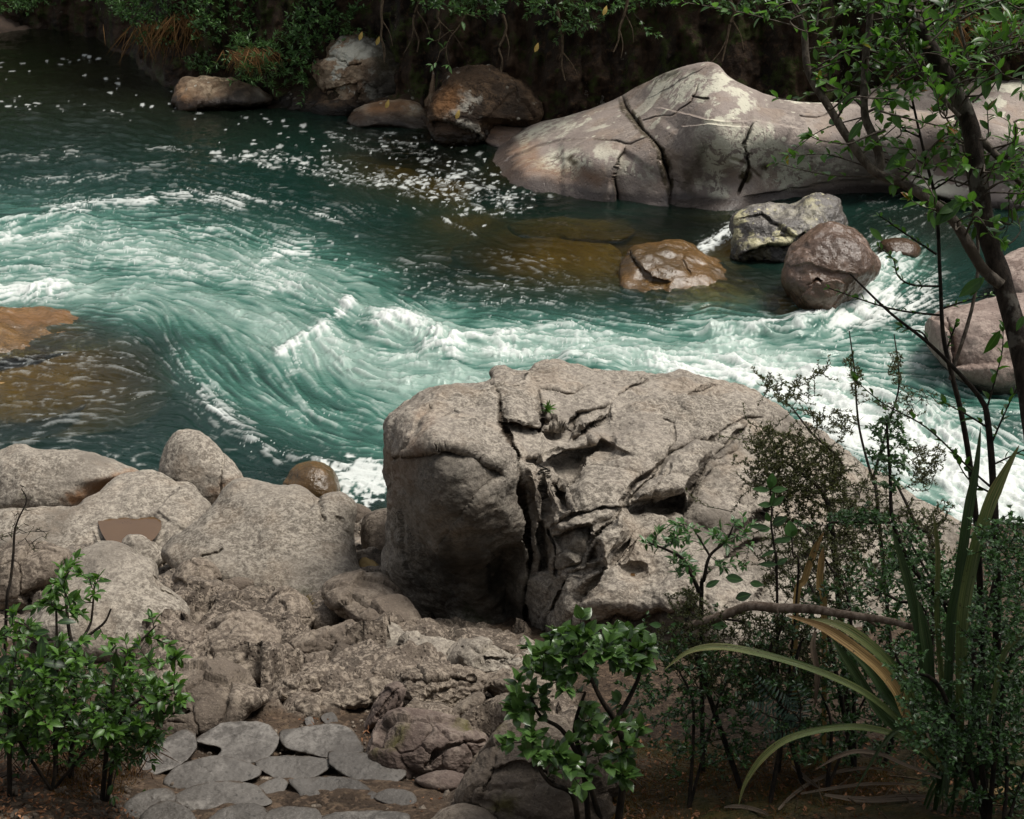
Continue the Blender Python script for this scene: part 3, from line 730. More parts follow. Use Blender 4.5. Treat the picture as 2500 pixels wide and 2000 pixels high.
    if dirt: att['crack'] = np.maximum(att['crack'], dirt * smooth(0.62, 0.22, c + 0.30 * fbm(V * 9, 4, seed=sd_ + 21)) * (c > -0.3), dirt * smooth(0.22, 0.42, fbm(V * 7, 4, seed=sd_ + 22)))
    # weathering: lumps, then grain, along the surface normal
    nrm = vnormals(V, F); q = V / size / rough_scale
    ctr = V.mean(0)
    if np.einsum('ij,ij->i', nrm, V - ctr).mean() < 0: nrm = -nrm; F = F[:, ::-1]
    disp = amp * size * fbm(q * 1.6 + sd_, 3, 0.5, sd_) + fine * 0.035 * size * fbm(q * 5.0, 5, 0.55, sd_ + 1)
    if ridge: disp += ridge * size * fbm(q * np.array([2.4, 2.4, 4.2]), 4, 0.5, sd_ + 2, ridged=True)
    if sharp:
        # broken facets: nearest of random planes
        C = rng.normal(size=(26, 3)); C /= np.linalg.norm(C, axis=1)[:, None]
        h = (V - ctr) / size; m = np.min(1 - h @ C.T * 0 + np.abs(h @ C.T - np.round(h @ C.T * 1.5) / 1.5), 1); disp += sharp * size * m
    if frac:
        nc, fa, fg = frac; lo, hi = V.min(0), V.max(0); C = lo + rng.random((nc, 3)) * (hi - lo); tl3 = rng.normal(size=(nc, 3)) * 0.5; of3 = rng.normal(size=nc)
        qv = V + 0.07 * size * np.column_stack([fbm(q * 3, 3, seed=sd_ + 11), fbm(q * 3, 3, seed=sd_ + 12), fbm(q * 3, 3, seed=sd_ + 13)])
        for s_ in range(0, len(V), 30000):
            w_ = qv[s_:s_ + 30000]; dd = ((w_[:, None] - C[None]) ** 2).sum(-1); o2 = np.argpartition(dd, 1, axis=1)[:, :2]; ds2 = np.sqrt(np.take_along_axis(dd, o2, 1)); sw = ds2[:, 0] > ds2[:, 1]; o2[sw] = o2[sw][:, ::-1]; ds2.sort(axis=1); c0 = o2[:, 0]
            disp[s_:s_ + 30000] += fa * size * (of3[c0] * 0.5 + ((w_ - C[c0]) / size * tl3[c0]).sum(1)) - fg * size * (1 - smooth(0, 0.10 * size, ds2[:, 1] - ds2[:, 0]))
    V = V + nrm * disp[:, None]
    LASTV = V
    base = V.mean(0); base[2] = V[:, 2].min()
    o = mesh_obj(name, V, [F], mat, att, origin=base, parent=parent)
    if parent is None: tag(o, label, cat, group)
    return o

# ---- the great boulder in the middle
BOUT = [(85, 400), (85, 330), (130, 280), (260, 215), (380, 170), (525, 150), (545, 108), (585, 97), (690, 105), (740, 75), (820, 66), (900, 84), (1000, 100), (1130, 106), (1230, 116),
        (1330, 106), (1400, 102), (1480, 130), (1540, 145), (1640, 170), (1740, 215), (1820, 270), (1860, 312), (1930, 345), (2040, 420), (2150, 505), (2280, 590), (2420, 690), (2560, 760), (2650, 900), (2600, 1150),
        (2300, 1330), (1700, 1400), (1300, 1350), (1000, 1400), (800, 1350), (600, 1330), (380, 1270), (290, 1190), (160, 1075), (60, 985), (62, 930), (80, 850), (85, 700), (92, 550)]
BDEP = tps_y(Z4, [(380, 1260, 9.0), (600, 1300, 8.95), (100, 1020, 9.35), (350, 850, 8.75), (200, 700, 8.9), (500, 700, 8.7), (330, 490, 8.78), (550, 560, 8.80), (90, 700, 9.4), (100, 420, 9.25), (80, 950, 9.4),
    (300, 420, 8.86), (250, 320, 9.2), (400, 235, 9.7), (530, 160, 10.1), (560, 330, 9.35), (650, 530, 8.98), (740, 700, 9.0), (760, 950, 8.80), (720, 1240, 8.85),
    (640, 110, 10.5), (800, 75, 10.75), (1100, 110, 10.8), (1400, 105, 10.9), (1000, 350, 9.75), (1300, 350, 9.85), (1600, 300, 10.15), (1860, 320, 10.5), (1000, 600, 9.05), (1250, 600, 9.12),
    (1550, 600, 9.3), (1550, 850, 8.78), (900, 850, 8.52), (1200, 850, 8.60), (1150, 960, 8.45), (1000, 1150, 8.2), (1300, 1150, 8.12), (850, 1220, 8.35), (1200, 1260, 8.2), (1600, 1220, 8.05), (1900, 900, 8.9), (2150, 600, 9.9), (2300, 900, 9.3), (2200, 1250, 8.5), (2500, 900, 9.6), (1850, 600, 9.5), (830, 560, 9.1), (800, 300, 9.8)])
BF = [
    ('g', [(530, 150), (572, 205), (582, 290), (606, 370), (645, 470), (660, 570), (676, 680), (690, 800), (697, 900), (696, 1000), (690, 1250)], 8, 0.13, 0.9),
    ('l', [(575, 230), (610, 390), (650, 490), (662, 580), (680, 700), (696, 850), (698, 1000), (690, 1260)], -1, 0.09, 70),
    # top-left blocks
    ('l', [(535, 130), (590, 165), (640, 150), (700, 110)], 1, -0.07, 70),
    ('g', [(590, 330), (690, 345), (745, 355), (770, 340)], 7, 0.10, 1.0), ('l', [(590, 335), (690, 350), (752, 352), (768, 300)], 1, 0.14, 45),
    ('g', [(740, 190), (760, 260), (770, 330), (735, 375)], 7, 0.13, 0.3),
    ('g', [(745, 190), (800, 192), (900, 200), (990, 160)], 6, 0.07),
    ('l', [(755, 365), (800, 362), (868, 355), (905, 295), (1000, 262), (1062, 250)], 1, 0.15, 45),
    ('g', [(868, 362), (910, 292), (1000, 262), (1062, 250), (1142, 180), (1200, 150), (1250, 122)], 6, 0.09, 0.4),
    ('g', [(890, 400), (980, 340), (1055, 300), (1070, 245)], 6, 0.10, 0.4),
    ('g', [(1400, 212), (1450, 182), (1540, 150)], 5, 0.06),
    # K2 overhanging block with a dark face below
    ('l', [(770, 500), (800, 480), (850, 462), (930, 440), (1000, 425), (1010, 395)], 1, 0.18, 60),
    ('g', [(700, 480), (760, 470), (800, 440)], 6, 0.07),
    ('p', [(775, 500), (860, 470), (960, 445), (950, 480), (900, 560), (860, 615), (880, 720), (840, 720), (805, 640), (790, 560)], 0.11, 8),
    ('l', [(860, 610), (905, 555), (965, 470), (1010, 440)], -1, 0.14, 45),
    ('g', [(770, 520), (765, 600), (770, 680), (765, 760)], 6, 0.10),
    ('p', [(740, 760), (765, 750), (790, 830), (805, 900), (800, 990), (735, 985)], 0.22, 8),
    ('p', [(820, 590), (862, 620), (885, 725), (835, 700)], 0.2, 7),
    ('g', [(785, 790), (815, 880), (828, 1000)], 7, 0.14),
    # K5 block whose front face is in shade
    ('l', [(785, 795), (880, 735), (1000, 700), (1105, 700), (1240, 560), (1290, 500)], -1, -0.10, 90),
    ('l', [(790, 830), (860, 800), (975, 780), (985, 830), (925, 950)], 1, 0.15, 60),
    ('g', [(810, 975), (870, 965), (925, 945), (990, 840), (1050, 770), (1105, 710)], 8, 0.14),
    ('p', [(940, 930), (985, 850), (1000, 880), (1000, 935), (960, 940)], 0.14, 8),
    # wedge stone
    ('p', [(990, 835), (1075, 730), (1100, 715), (1120, 740), (1150, 800), (1100, 880), (1060, 960), (1010, 930)], -0.13, 14),
    ('g', [(1060, 965), (1110, 890), (1155, 830), (1235, 755)], 6, 0.08),
    # K6 hollow
    ('p', [(1115, 720), (1170, 690), (1250, 662), (1395, 648), (1378, 735), (1310, 745), (1220, 740), (1150, 740)], 0.24, 9),
    ('l', [(1100, 705), (1170, 672), (1250, 648), (1395, 636)], 1, 0.14, 80),
    ('p', [(1145, 690), (1235, 560), (1300, 500), (1400, 435), (1505, 425), (1460, 560), (1395, 645), (1250, 655)], -0.11, 16),
    ('g', [(1240, 690), (1250, 620), (1300, 560), (1330, 500)], 5, 0.05),
    ('g', [(1100, 700), (1180, 590), (1240, 540), (1300, 490), (1400, 432), (1500, 400), (1590, 340), (1660, 305), (1740, 310)], 8, 0.13, 0.4),
    ('g', [(1395, 655), (1440, 580), (1480, 510), (1520, 460), (1570, 430), (1620, 370), (1660, 345)], 8, 0.12, 0.4),
    ('l', [(1500, 395), (1560, 350), (1640, 310), (1740, 305)], -1, 0.07, 40),
    ('g', [(1370, 745), (1400, 690), (1480, 560), (1530, 520), (1640, 510), (1690, 560)], 6, 0.07),
    ('g', [(1300, 480), (1340, 420), (1330, 340), (1270, 310)], 5, 0.05),
    ('p', [(1330, 300), (1420, 330), (1440, 420), (1350, 430), (1310, 390)], 0.04, 18),
    # lower right blocks
    ('g', [(860, 1060), (880, 1000), (925, 965)], 6, 0.09), ('g', [(770, 1300), (790, 1180), (860, 1060)], 8, 0.12),
    ('l', [(925, 1140), (960, 1080), (1030, 1000), (1060, 965)], -1, 0.10, 40),
    ('g', [(870, 1230), (915, 1150), (970, 1070)], 7, 0.12),
    ('l', [(925, 1165), (990, 1185), (1060, 1180), (1110, 1165), (1180, 1190), (1300, 1150), (1440, 1100)], 1, 0.24, 80),
    ('g', [(1050, 1250), (1062, 1190), (1110, 1160)], 6, 0.10),
    ('l', [(830, 1010), (930, 985), (1030, 985)], -1, 0.05, 30),
    ('p', [(1105, 940), (1150, 930), (1240, 938), (1215, 985), (1160, 1000), (1125, 980)], 0.06, 14),
    ('g', [(1190, 740), (1230, 760), (1160, 870), (1120, 930)], 4, 0.04),
    ('g', [(1560, 850), (1620, 790), (1700, 760), (1800, 640)], 7, 0.09), ('g', [(1450, 1020), (1600, 900), (1640, 870), (1800, 820)], 7, 0.09),
    ('g', [(1700, 1100), (1800, 960), (1950, 900)], 7, 0.09),
    ('b', [(545, 112), (590, 100), (700, 104), (700, 150), (640, 162), (560, 172)], 0.05, 14), ('b', [(590, 205), (640, 170), (738, 192), (765, 260), (758, 332), (690, 345), (608, 322)], 0.09, 24),
    ('b', [(712, 112), (820, 72), (1000, 106), (1110, 112), (980, 165), (900, 195), (750, 185)], 0.05, 24), ('b', [(885, 345), (915, 297), (1058, 256), (1048, 300), (980, 340), (905, 388)], 0.06, 14),
    ('b', [(695, 470), (780, 440), (860, 410), (990, 375), (1008, 420), (930, 442), (850, 465), (775, 500)], 0.09, 16), ('b', [(875, 605), (965, 490), (1050, 440), (1075, 330), (1150, 215), (1300, 200), (1420, 330), (1400, 420), (1290, 488), (1190, 580), (1100, 692), (1000, 690), (885, 722)], 0.09, 48),
    ('b', [(1120, 715), (1240, 560), (1310, 500), (1420, 430), (1500, 425), (1450, 560), (1390, 645), (1240, 655)], 0.08, 26), ('b', [(1430, 640), (1540, 522), (1640, 512), (1700, 620), (1690, 760), (1560, 850), (1400, 745)], 0.07, 32),
    ('b', [(1490, 500), (1530, 450), (1650, 352), (1705, 362), (1620, 440)], 0.06, 14), ('b', [(1180, 180), (1260, 125), (1400, 110), (1540, 150), (1420, 210), (1440, 330), (1320, 210)], 0.05, 30), ('b', [(790, 800), (880, 740), (990, 708), (1090, 705), (985, 790), (860, 800)], 0.08, 16),
    ('b', [(925, 1130), (1010, 1040), (1100, 1000), (1240, 990), (1440, 1000), (1445, 1092), (1300, 1150), (1180, 1182), (1060, 1172)], 0.09, 34), ('b', [(790, 1195), (860, 1062), (925, 975), (1040, 970), (960, 1060), (905, 1140), (800, 1295)], 0.08, 24),
    ('b', [(1480, 1080), (1600, 920), (1750, 800), (1880, 900), (1700, 1100), (1500, 1220)], 0.07, 40), ('b', [(700, 1010), (790, 1000), (810, 1040), (770, 1160), (710, 1240)], 0.06, 16), ('b', [(690, 520), (765, 515), (760, 620), (768, 740), (735, 760), (712, 700)], 0.06, 14),
    # left face: ledge under the cap, bulge, hollows
    ('l', [(90, 480), (150, 470), (220, 470), (290, 445), (350, 430), (440, 470), (500, 500), (560, 530), (600, 570)], 1, 0.10, 90),
    ('p', [(300, 455), (370, 425), (450, 440), (520, 480), (500, 520), (420, 500), (340, 490)], 0.07, 20),
    ('g', [(330, 320), (370, 300), (420, 310)], 7, 0.04), ('g', [(190, 400), (230, 300), (270, 250)], 10, 0.06), ('g', [(120, 500), (200, 390), (230, 330)], 8, 0.05),
    ('l', [(60, 985), (160, 1075), (290, 1180), (400, 1260)], 1, 0.15, 30),
    ('p', [(300, 1190), (400, 1150), (560, 1190), (640, 1260), (640, 1330), (380, 1300)], -0.14, 40),
    ('p', [(480, 860), (640, 820), (690, 860), (690, 1230), (600, 1240), (520, 1150)], 0.22, 60),
    ('a', 'stain_shade', [(110, 480), (280, 440), (450, 450), (560, 520), (640, 620), (690, 800), (690, 1260), (600, 1260), (400, 1160), (200, 1100), (95, 960), (100, 700)], 40, 0.55),  # left face: dark lichen stain, with the face's shade painted in too
    ('a', 'stain_shade', [(230, 830), (330, 780), (470, 840), (560, 820), (690, 830), (690, 1260), (560, 1200), (440, 1130), (320, 1130), (190, 1000)], 70, 1.0), ('a', 'stain_shade', [(120, 520), (300, 460), (480, 520), (640, 640), (690, 830), (690, 1260), (150, 1060)], 60, 0.6), ('a', 'stain_shade', [(240, 600), (330, 520), (420, 560), (520, 680), (640, 760), (600, 840), (420, 800), (300, 760)], 40, 0.8),  # further dark lichen and painted shade, deepest low on the face
    ('a', 'lichen', [(120, 560), (260, 620), (300, 800), (220, 900), (120, 800)], 30, 0.35), ('a', 'lichen', [(330, 900), (600, 900), (660, 1100), (420, 1080)], 40, 0.22), ('a', 'orange', [(95, 470), (180, 400), (240, 300), (290, 330), (220, 470), (130, 700), (95, 700)], 24, 0.22),
    ('a', 'stain_shade', [(790, 830), (870, 810), (975, 790), (960, 900), (840, 950)], 20, 0.4),  # shade of the K5 front face painted as a dark patch
    ('a', 'moss', [(330, 1190), (430, 1160), (600, 1220), (700, 1280), (560, 1330), (380, 1290)], 20, 0.6),
]
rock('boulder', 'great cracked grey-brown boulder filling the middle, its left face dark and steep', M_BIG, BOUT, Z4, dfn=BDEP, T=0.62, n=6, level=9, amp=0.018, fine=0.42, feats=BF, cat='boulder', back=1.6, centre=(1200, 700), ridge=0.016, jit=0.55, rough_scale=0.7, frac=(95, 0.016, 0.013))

BIGV = LASTV
# ---- near bank, from the water down to the path
R5 = [  # label, material, outline, foot, kwargs
 ('smooth grey boulder at the left edge beside the brown ripples', M_NEAR, [(-120, 420), (-60, 260), (0, 222), (70, 186), (130, 190), (200, 214), (290, 212), (400, 215), (500, 235), (600, 270), (680, 300), (742, 328), (690, 370), (560, 420), (480, 490), (400, 540), (250, 580), (60, 580), (-100, 560)], (250, 540), dict(T=0.55, tilt=0.5, level=7, feats=[('a', 'orange', [(330, 470), (480, 380), (680, 320), (740, 335), (560, 440), (420, 520)], 12, 0.85)])),
 ('rounded knob of grey rock standing highest on the waterline shelf', M_NEAR, [(835, 330), (860, 230), (888, 160), (928, 115), (1000, 108), (1062, 120), (1122, 170), (1172, 222), (1232, 290), (1282, 365), (1250, 440), (1190, 510), (1100, 540), (960, 520), (850, 440)], (1100, 500), dict(T=0.34, tilt=0.3, level=7, off=0.6, feats=[('a', 'orange', [(1100, 420), (1180, 380), (1290, 360), (1220, 470), (1120, 520)], 14, 0.45), ('g', [(1160, 170), (1180, 260), (1160, 370), (1160, 460)], 5, 0.03), ('g', [(800, 372), (880, 372), (930, 380)], 5, 0.05)])),
 ('broad grey rock holding the round brown rainwater pool', M_NEAR, [(-80, 560), (0, 530), (150, 520), (390, 515), (450, 480), (530, 425), (620, 365), (700, 342), (830, 332), (930, 372), (1010, 392), (1062, 450), (1110, 510), (1080, 580), (1010, 650), (950, 740), (850, 820), (700, 850), (500, 870), (300, 850), (100, 820), (-80, 760)], (500, 800), dict(T=0.32, n=3.2, tilt=1.2, level=8, centre=(520, 600), off=0.45, feats=[('p', [(515, 590), (560, 555), (640, 540), (760, 536), (830, 548), (868, 600), (850, 660), (800, 710), (640, 720), (540, 690)], 0.07, 24), ('b', [(490, 630), (560, 700), (640, 730), (760, 725), (850, 690), (885, 610), (930, 690), (830, 800), (640, 815), (490, 750)], 0.12, 40), ('l', [(820, 545), (850, 500), (900, 440), (960, 400)], 1, -0.05, 60)])),
 ('long smooth grey rock sloping down from the waterline to the great boulder', M_NEAR, [(860, 770), (900, 690), (965, 640), (1060, 560), (1130, 490), (1190, 412), (1240, 374), (1350, 372), (1450, 385), (1560, 396), (1625, 424), (1672, 478), (1720, 450), (1790, 437), (1840, 460), (1863, 505), (1866, 600), (1872, 700), (1885, 790), (1930, 890), (1990, 1000), (1960, 1130), (1820, 1150), (1660, 1110), (1500, 1040), (1300, 985), (1120, 930), (950, 880)], (1500, 960), dict(T=0.42, n=2.8, tilt=1.15, level=8, centre=(1470, 720), off=0.3, feats=[('g', [(1655, 470), (1690, 520), (1700, 600)], 12, 0.06), ('g', [(1050, 775), (1110, 765), (1180, 730)], 6, 0.05), ('l', [(1040, 640), (1200, 700), (1400, 690), (1560, 650)], 1, -0.04, 70), ('g', [(1870, 690), (1800, 640), (1780, 560)], 20, 0.05), ('a', 'moss', [(1500, 960), (1580, 930), (1640, 960), (1600, 1010)], 12, 0.4)])),
 ('dark smooth ramp of rock at the foot of the great boulder', M_LOW, [(1700, 980), (1760, 890), (1900, 868), (2010, 860), (2090, 945), (2200, 1080), (2290, 1200), (2250, 1290), (2150, 1300), (1960, 1180), (1800, 1080)], (2150, 1240), dict(T=0.22, tilt=1.1, level=7, off=0.3)),
 ('rounded dark stone wedged between the shelf and the great boulder', M_LOW, [(1900, 640), (1918, 570), (1960, 535), (2040, 522), (2110, 560), (2120, 760), (2060, 850), (1980, 850), (1915, 770)], (2000, 830), dict(T=0.22, tilt=0.3, level=6)),
 ('small dark stone at the waterline left of the wedged stone', M_LOW, [(1850, 520), (1880, 495), (1920, 508), (1955, 540), (1925, 600), (1870, 620)], (1900, 600), dict(T=0.12, tilt=0.3, level=5)),
 ('small pale yellow stone at the bottom of the gap by the great boulder', M_YELLOW, [(1890, 790), (1915, 765), (1960, 790), (2000, 830), (1990, 880), (1920, 890), (1890, 850)], (1950, 880), dict(T=0.10, tilt=0.4, level=5)),
 ('round orange-brown wet boulder half out of the water', M_ORANGE, [(1490, 400), (1510, 360), (1542, 308), (1590, 280), (1650, 271), (1702, 284), (1752, 320), (1782, 380), (1792, 450), (1750, 530), (1640, 540), (1540, 480)], (1650, 470), dict(z=0.0, T=0.42, tilt=0.2, level=6)),
 ('wide brown-grey rock behind the tall leafy shrub', M_NEAR, [(330, 860), (400, 765), (470, 712), (560, 695), (650, 706), (725, 762), (815, 810), (840, 900), (905, 955), (965, 1020), (992, 1085), (990, 1190), (965, 1290), (900, 1370), (780, 1390), (600, 1350), (400, 1330), (250, 1260), (120, 1150), (230, 980)], (850, 1320), dict(T=0.36, tilt=0.9, level=8, off=0.35, feats=[('g', [(800, 880), (860, 960), (950, 1010)], 8, 0.05), ('g', [(860, 1090), (900, 1060), (960, 1080)], 7, 0.03), ('l', [(820, 1330), (870, 1150), (960, 1110)], 1, 0.05, 60)])),
 ('dark rounded rock at the left edge behind the bare twig', M_LOW, [(-120, 800), (-50, 765), (0, 745), (120, 702), (280, 706), (372, 752), (340, 850), (270, 930), (150, 1010), (40, 1060), (-120, 1060)], (150, 1000), dict(T=0.34, tilt=0.4, level=7)),
 ('small rounded stone at the near rim of the rainwater pool', M_NEAR, [(632, 700), (660, 668), (692, 655), (762, 670), (832, 720), (866, 790), (800, 850), (680, 850), (625, 780)], (740, 820), dict(T=0.16, tilt=0.4, level=6, off=0.2)),
 ('broken stump-shaped stone above the dark hollow', M_LOW, [(915, 900), (950, 830), (995, 798), (1080, 798), (1142, 858), (1155, 930), (1130, 1010), (1070, 1050), (980, 1040), (905, 970)], (1020, 1010), dict(T=0.18, tilt=0.3, level=6, frac=(14, 0.16, 0.07), n=3.2)),
 ('dark-sided stone lying over the hollow', M_LOW, [(1140, 940), (1180, 905), (1232, 880), (1322, 888), (1336, 930), (1265, 985), (1170, 985)], (1220, 980), dict(T=0.14, tilt=0.4, level=6, off=-0.3)),
 ('small dark stone inside the hollow', M_LOW, [(1155, 995), (1200, 970), (1262, 968), (1285, 1012), (1220, 1075), (1170, 1060)], (1210, 1065), dict(T=0.12, tilt=0.3, level=5)),
 ('blocky stone at the head of the middle slab', M_LOW, [(1258, 1040), (1290, 950), (1368, 934), (1402, 972), (1385, 1045), (1320, 1080)], (1320, 1060), dict(T=0.14, tilt=0.4, level=6, off=0.25, n=3, frac=(8, 0.12, 0.05))),
 ('small flat stone above the blocky one', M_LOW, [(1362, 935), (1440, 898), (1494, 930), (1460, 972), (1400, 985)], (1430, 970), dict(T=0.09, tilt=0.6, level=6, n=3, frac=(8, 0.12, 0.05))),
 ('cracked brown rock right of the blocky stone', M_LOW, [(1390, 1040), (1480, 945), (1600, 985), (1655, 1065), (1625, 1140), (1545, 1215), (1430, 1150), (1340, 1095)], (1500, 1190), dict(T=0.18, tilt=0.7, level=6, ridge=0.02)),
 ('dark stone under the tuft of dry grass', M_LOW, [(1630, 1140), (1660, 1062), (1742, 1048), (1785, 1100), (1745, 1165), (1680, 1180)], (1700, 1160), dict(T=0.12, tilt=0.4, level=5)),
 ('long dark ridge of broken rock above the muddy puddle', M_LOW, [(1515, 1250), (1590, 1195), (1750, 1148), (1872, 1108), (1916, 1150), (1905, 1225), (1800, 1262), (1700, 1315), (1590, 1310)], (1650, 1300), dict(T=0.17, tilt=0.7, level=6, ridge=0.06)),
 ('dark pyramid-shaped stone beside the muddy puddle', M_LOW, [(1690, 1330), (1740, 1270), (1782, 1228), (1850, 1260), (1895, 1312), (1830, 1370), (1740, 1370)], (1790, 1350), dict(T=0.16, tilt=0.2, level=6, n=2.0)),
 ('small blocky stone right of the middle slab', M_LOW, [(1458, 1300), (1500, 1228), (1550, 1270), (1535, 1350), (1475, 1365)], (1500, 1345), dict(T=0.10, tilt=0.3, level=5)),
 ('flat brown slab in the middle of the path rocks', M_LOW, [(950, 1310), (1000, 1212), (1100, 1142), (1200, 1084), (1300, 1078), (1402, 1108), (1464, 1168), (1475, 1250), (1462, 1360), (1410, 1430), (1250, 1425), (1100, 1410), (960, 1400)], (1250, 1400), dict(T=0.20, n=3.5, tilt=1.05, level=7, off=0.35, feats=[('l', [(1010, 1330), (1100, 1260), (1200, 1210), (1280, 1120)], 1, -0.05, 80)])),
 ('brown rock joint between the leafy shrub rock and the middle slab', M_LOW, [(960, 1040), (1010, 1000), (1090, 1000), (1160, 1040), (1190, 1090), (1100, 1150), (1000, 1220), (975, 1150)], (1060, 1160), dict(T=0.14, tilt=0.9, level=6)),
]
FRK = {'dark', 'creased', 'pale ledge', 'knobbly', 'flat cracked', 'wavy', 'lumpy', 'cracked brown', 'pitted', 'long dark', 'brown rock joint', 'broad muddy', 'finger', 'low brown', 'grey mossy', 'reddish', 'flat brown', 'upright'}
def fr(lb): return any(lb.startswith(k) for k in FRK)
for lb, m, ol, ft, kw in R5:
    if fr(lb): kw.setdefault('frac', (22, 0.11, 0.05))
    rock('rock', lb, m, ol, Z5, ft, **kw)
    if 'rainwater pool' in lb and lb.startswith('broad'): POOLV = LASTV

R6 = [
 ('broad muddy brown slab beside the shrub at the head of the path', M_LOW, [(270, 520), (300, 460), (340, 425), (450, 402), (560, 410), (685, 442), (775, 492), (806, 548), (730, 600), (650, 670), (500, 730), (370, 740), (290, 660)], (500, 690), dict(T=0.22, n=3, tilt=1.0, level=8, off=0.35, feats=[('g', [(300, 600), (380, 620), (470, 610)], 10, 0.06), ('g', [(320, 680), (380, 650), (460, 660)], 8, 0.04)], ridge=0.02)),
 ('grey rock hump below the dark rock ramp', M_NEAR, [(1240, 350), (1280, 222), (1332, 204), (1402, 236), (1455, 292), (1480, 345), (1400, 380), (1300, 390)], (1330, 350), dict(T=0.18, tilt=0.7, level=6)),
 ('creased grey-brown ledge above the moss seam', M_NEAR, [(1180, 410), (1260, 348), (1400, 328), (1425, 288), (1522, 274), (1622, 290), (1655, 322), (1625, 390), (1500, 430), (1350, 430)], (1400, 410), dict(T=0.2, tilt=0.9, level=7, off=0.3, ridge=0.05, feats=[('g', [(1420, 290), (1440, 340), (1380, 390)], 8, 0.05)])),
 ('pale ledge of rock left of the glossy central shrub', M_NEAR, [(1590, 400), (1650, 290), (1722, 284), (1802, 320), (1882, 368), (1962, 368), (2040, 400), (2060, 450), (1950, 470), (1850, 470), (1700, 450)], (1800, 450), dict(T=0.2, tilt=0.9, level=7, off=0.3, ridge=0.04, feats=[('g', [(1660, 320), (1760, 370), (1900, 380)], 7, 0.05)])),
 ('knobbly brown outcrop above the twigs on the path', M_LOW, [(815, 560), (850, 490), (910, 450), (1000, 418), (1082, 402), (1165, 430), (1150, 495), (1030, 535), (920, 580)], (920, 555), dict(T=0.17, tilt=0.8, level=7, ridge=0.07)),
 ('flat cracked rock strip over the knobbly outcrop', M_LOW, [(990, 412), (1060, 394), (1250, 418), (1395, 428), (1395, 475), (1250, 500), (1100, 480)], (1220, 470), dict(T=0.14, tilt=0.9, level=6, ridge=0.07)),
 ('wavy ridge of brown rock running down to the mud', M_LOW, [(880, 650), (945, 560), (1080, 530), (1180, 482), (1285, 468), (1330, 515), (1260, 570), (1110, 610), (980, 660)], (1050, 620), dict(T=0.15, tilt=0.8, level=7, ridge=0.08)),
 ('lumpy brown rock behind the tilted slab', M_LOW, [(1180, 550), (1240, 480), (1342, 472), (1390, 525), (1310, 590), (1200, 585)], (1250, 575), dict(T=0.15, tilt=0.5, level=6, ridge=0.05)),
 ('upright tilted slab of rock by the mud hollow', M_RED, [(1238, 695), (1268, 600), (1322, 518), (1392, 478), (1420, 518), (1388, 595), (1325, 660)], (1270, 680), dict(T=0.15, tilt=0.2, level=7, n=2.6, feats=[('g', [(1290, 640), (1340, 560), (1390, 500)], 7, 0.03)])),
 ('creased brown ledge in the middle right of the path rocks', M_LOW, [(1370, 500), (1390, 428), (1480, 412), (1602, 414), (1755, 440), (1768, 502), (1705, 570), (1602, 625), (1470, 630), (1390, 580)], (1500, 610), dict(T=0.22, tilt=0.7, level=8, ridge=0.08, feats=[('g', [(1400, 470), (1500, 480), (1620, 460), (1740, 470)], 9, 0.06), ('g', [(1480, 590), (1540, 520), (1640, 500)], 9, 0.06)])),
 ('finger-shaped rock pointing down to the reddish boulder', M_LOW, [(1590, 625), (1680, 545), (1752, 518), (1768, 560), (1700, 630), (1640, 650)], (1640, 640), dict(T=0.13, tilt=0.5, level=6)),
 ('low brown rock beside the yellow moss', M_LOW, [(1725, 620), (1795, 550), (1890, 538), (1935, 580), (1850, 650), (1770, 660)], (1800, 650), dict(T=0.14, tilt=0.6, level=6)),
 ('pitted brown rock tucked behind the glossy central shrub', M_LOW, [(1750, 470), (1850, 440), (1960, 400), (2050, 430), (2070, 540), (1960, 590), (1850, 560)], (1900, 570), dict(T=0.2, tilt=0.7, level=7, ridge=0.06)),
 ('reddish-brown boulder below the tilted slab', M_RED, [(1250, 790), (1285, 700), (1338, 622), (1420, 598), (1552, 604), (1682, 650), (1775, 692), (1796, 745), (1750, 830), (1660, 900), (1500, 920), (1380, 890), (1290, 850)], (1500, 865), dict(T=0.26, tilt=0.5, level=8, ridge=0.03, feats=[('a', 'moss', [(1290, 790), (1380, 640), (1430, 640), (1400, 720), (1330, 800)], 16, 0.55), ('a', 'moss', [(1640, 640), (1720, 620), (1780, 690), (1700, 680)], 14, 0.7), ('g', [(1500, 860), (1560, 780), (1700, 740), (1780, 740)], 10, 0.05)])),
 ('grey mossy boulder at the bottom beside the central shrub', M_LOW, [(1660, 980), (1735, 855), (1780, 765), (1850, 682), (1950, 630), (2080, 640), (2180, 700), (2300, 820), (2330, 1100), (2100, 1180), (1880, 1180), (1720, 1090)], (1850, 1085), dict(T=0.34, tilt=0.5, level=8, ridge=0.025, feats=[('a', 'moss', [(1780, 1040), (1850, 980), (1920, 990), (1880, 1050)], 18, 0.7), ('a', 'moss', [(1790, 700), (1850, 660), (1870, 700), (1800, 740)], 14, 0.7), ('l', [(1720, 1010), (1800, 860), (1900, 820), (2050, 850)], 1, 0.04, 80)])),
 ('small grey-brown rock at the bottom edge of the path', M_LOW, [(1500, 1120), (1545, 1068), (1602, 1028), (1705, 1008), (1805, 1055), (1880, 1120), (1800, 1180), (1600, 1180)], (1600, 1140), dict(T=0.15, tilt=0.7, level=6)),
 ('low muddy stone under the reddish boulder', M_RED, [(1460, 910), (1560, 865), (1680, 885), (1665, 945), (1560, 960)], (1560, 955), dict(T=0.08, tilt=0.9, level=6)),
 ('small upright stone at the foot of the great boulder', M_NEAR, [(1885, 345), (1920, 290), (1945, 275), (1990, 305), (2005, 345), (1950, 375)], (1940, 365), dict(T=0.12, tilt=0.3, level=5)),
]
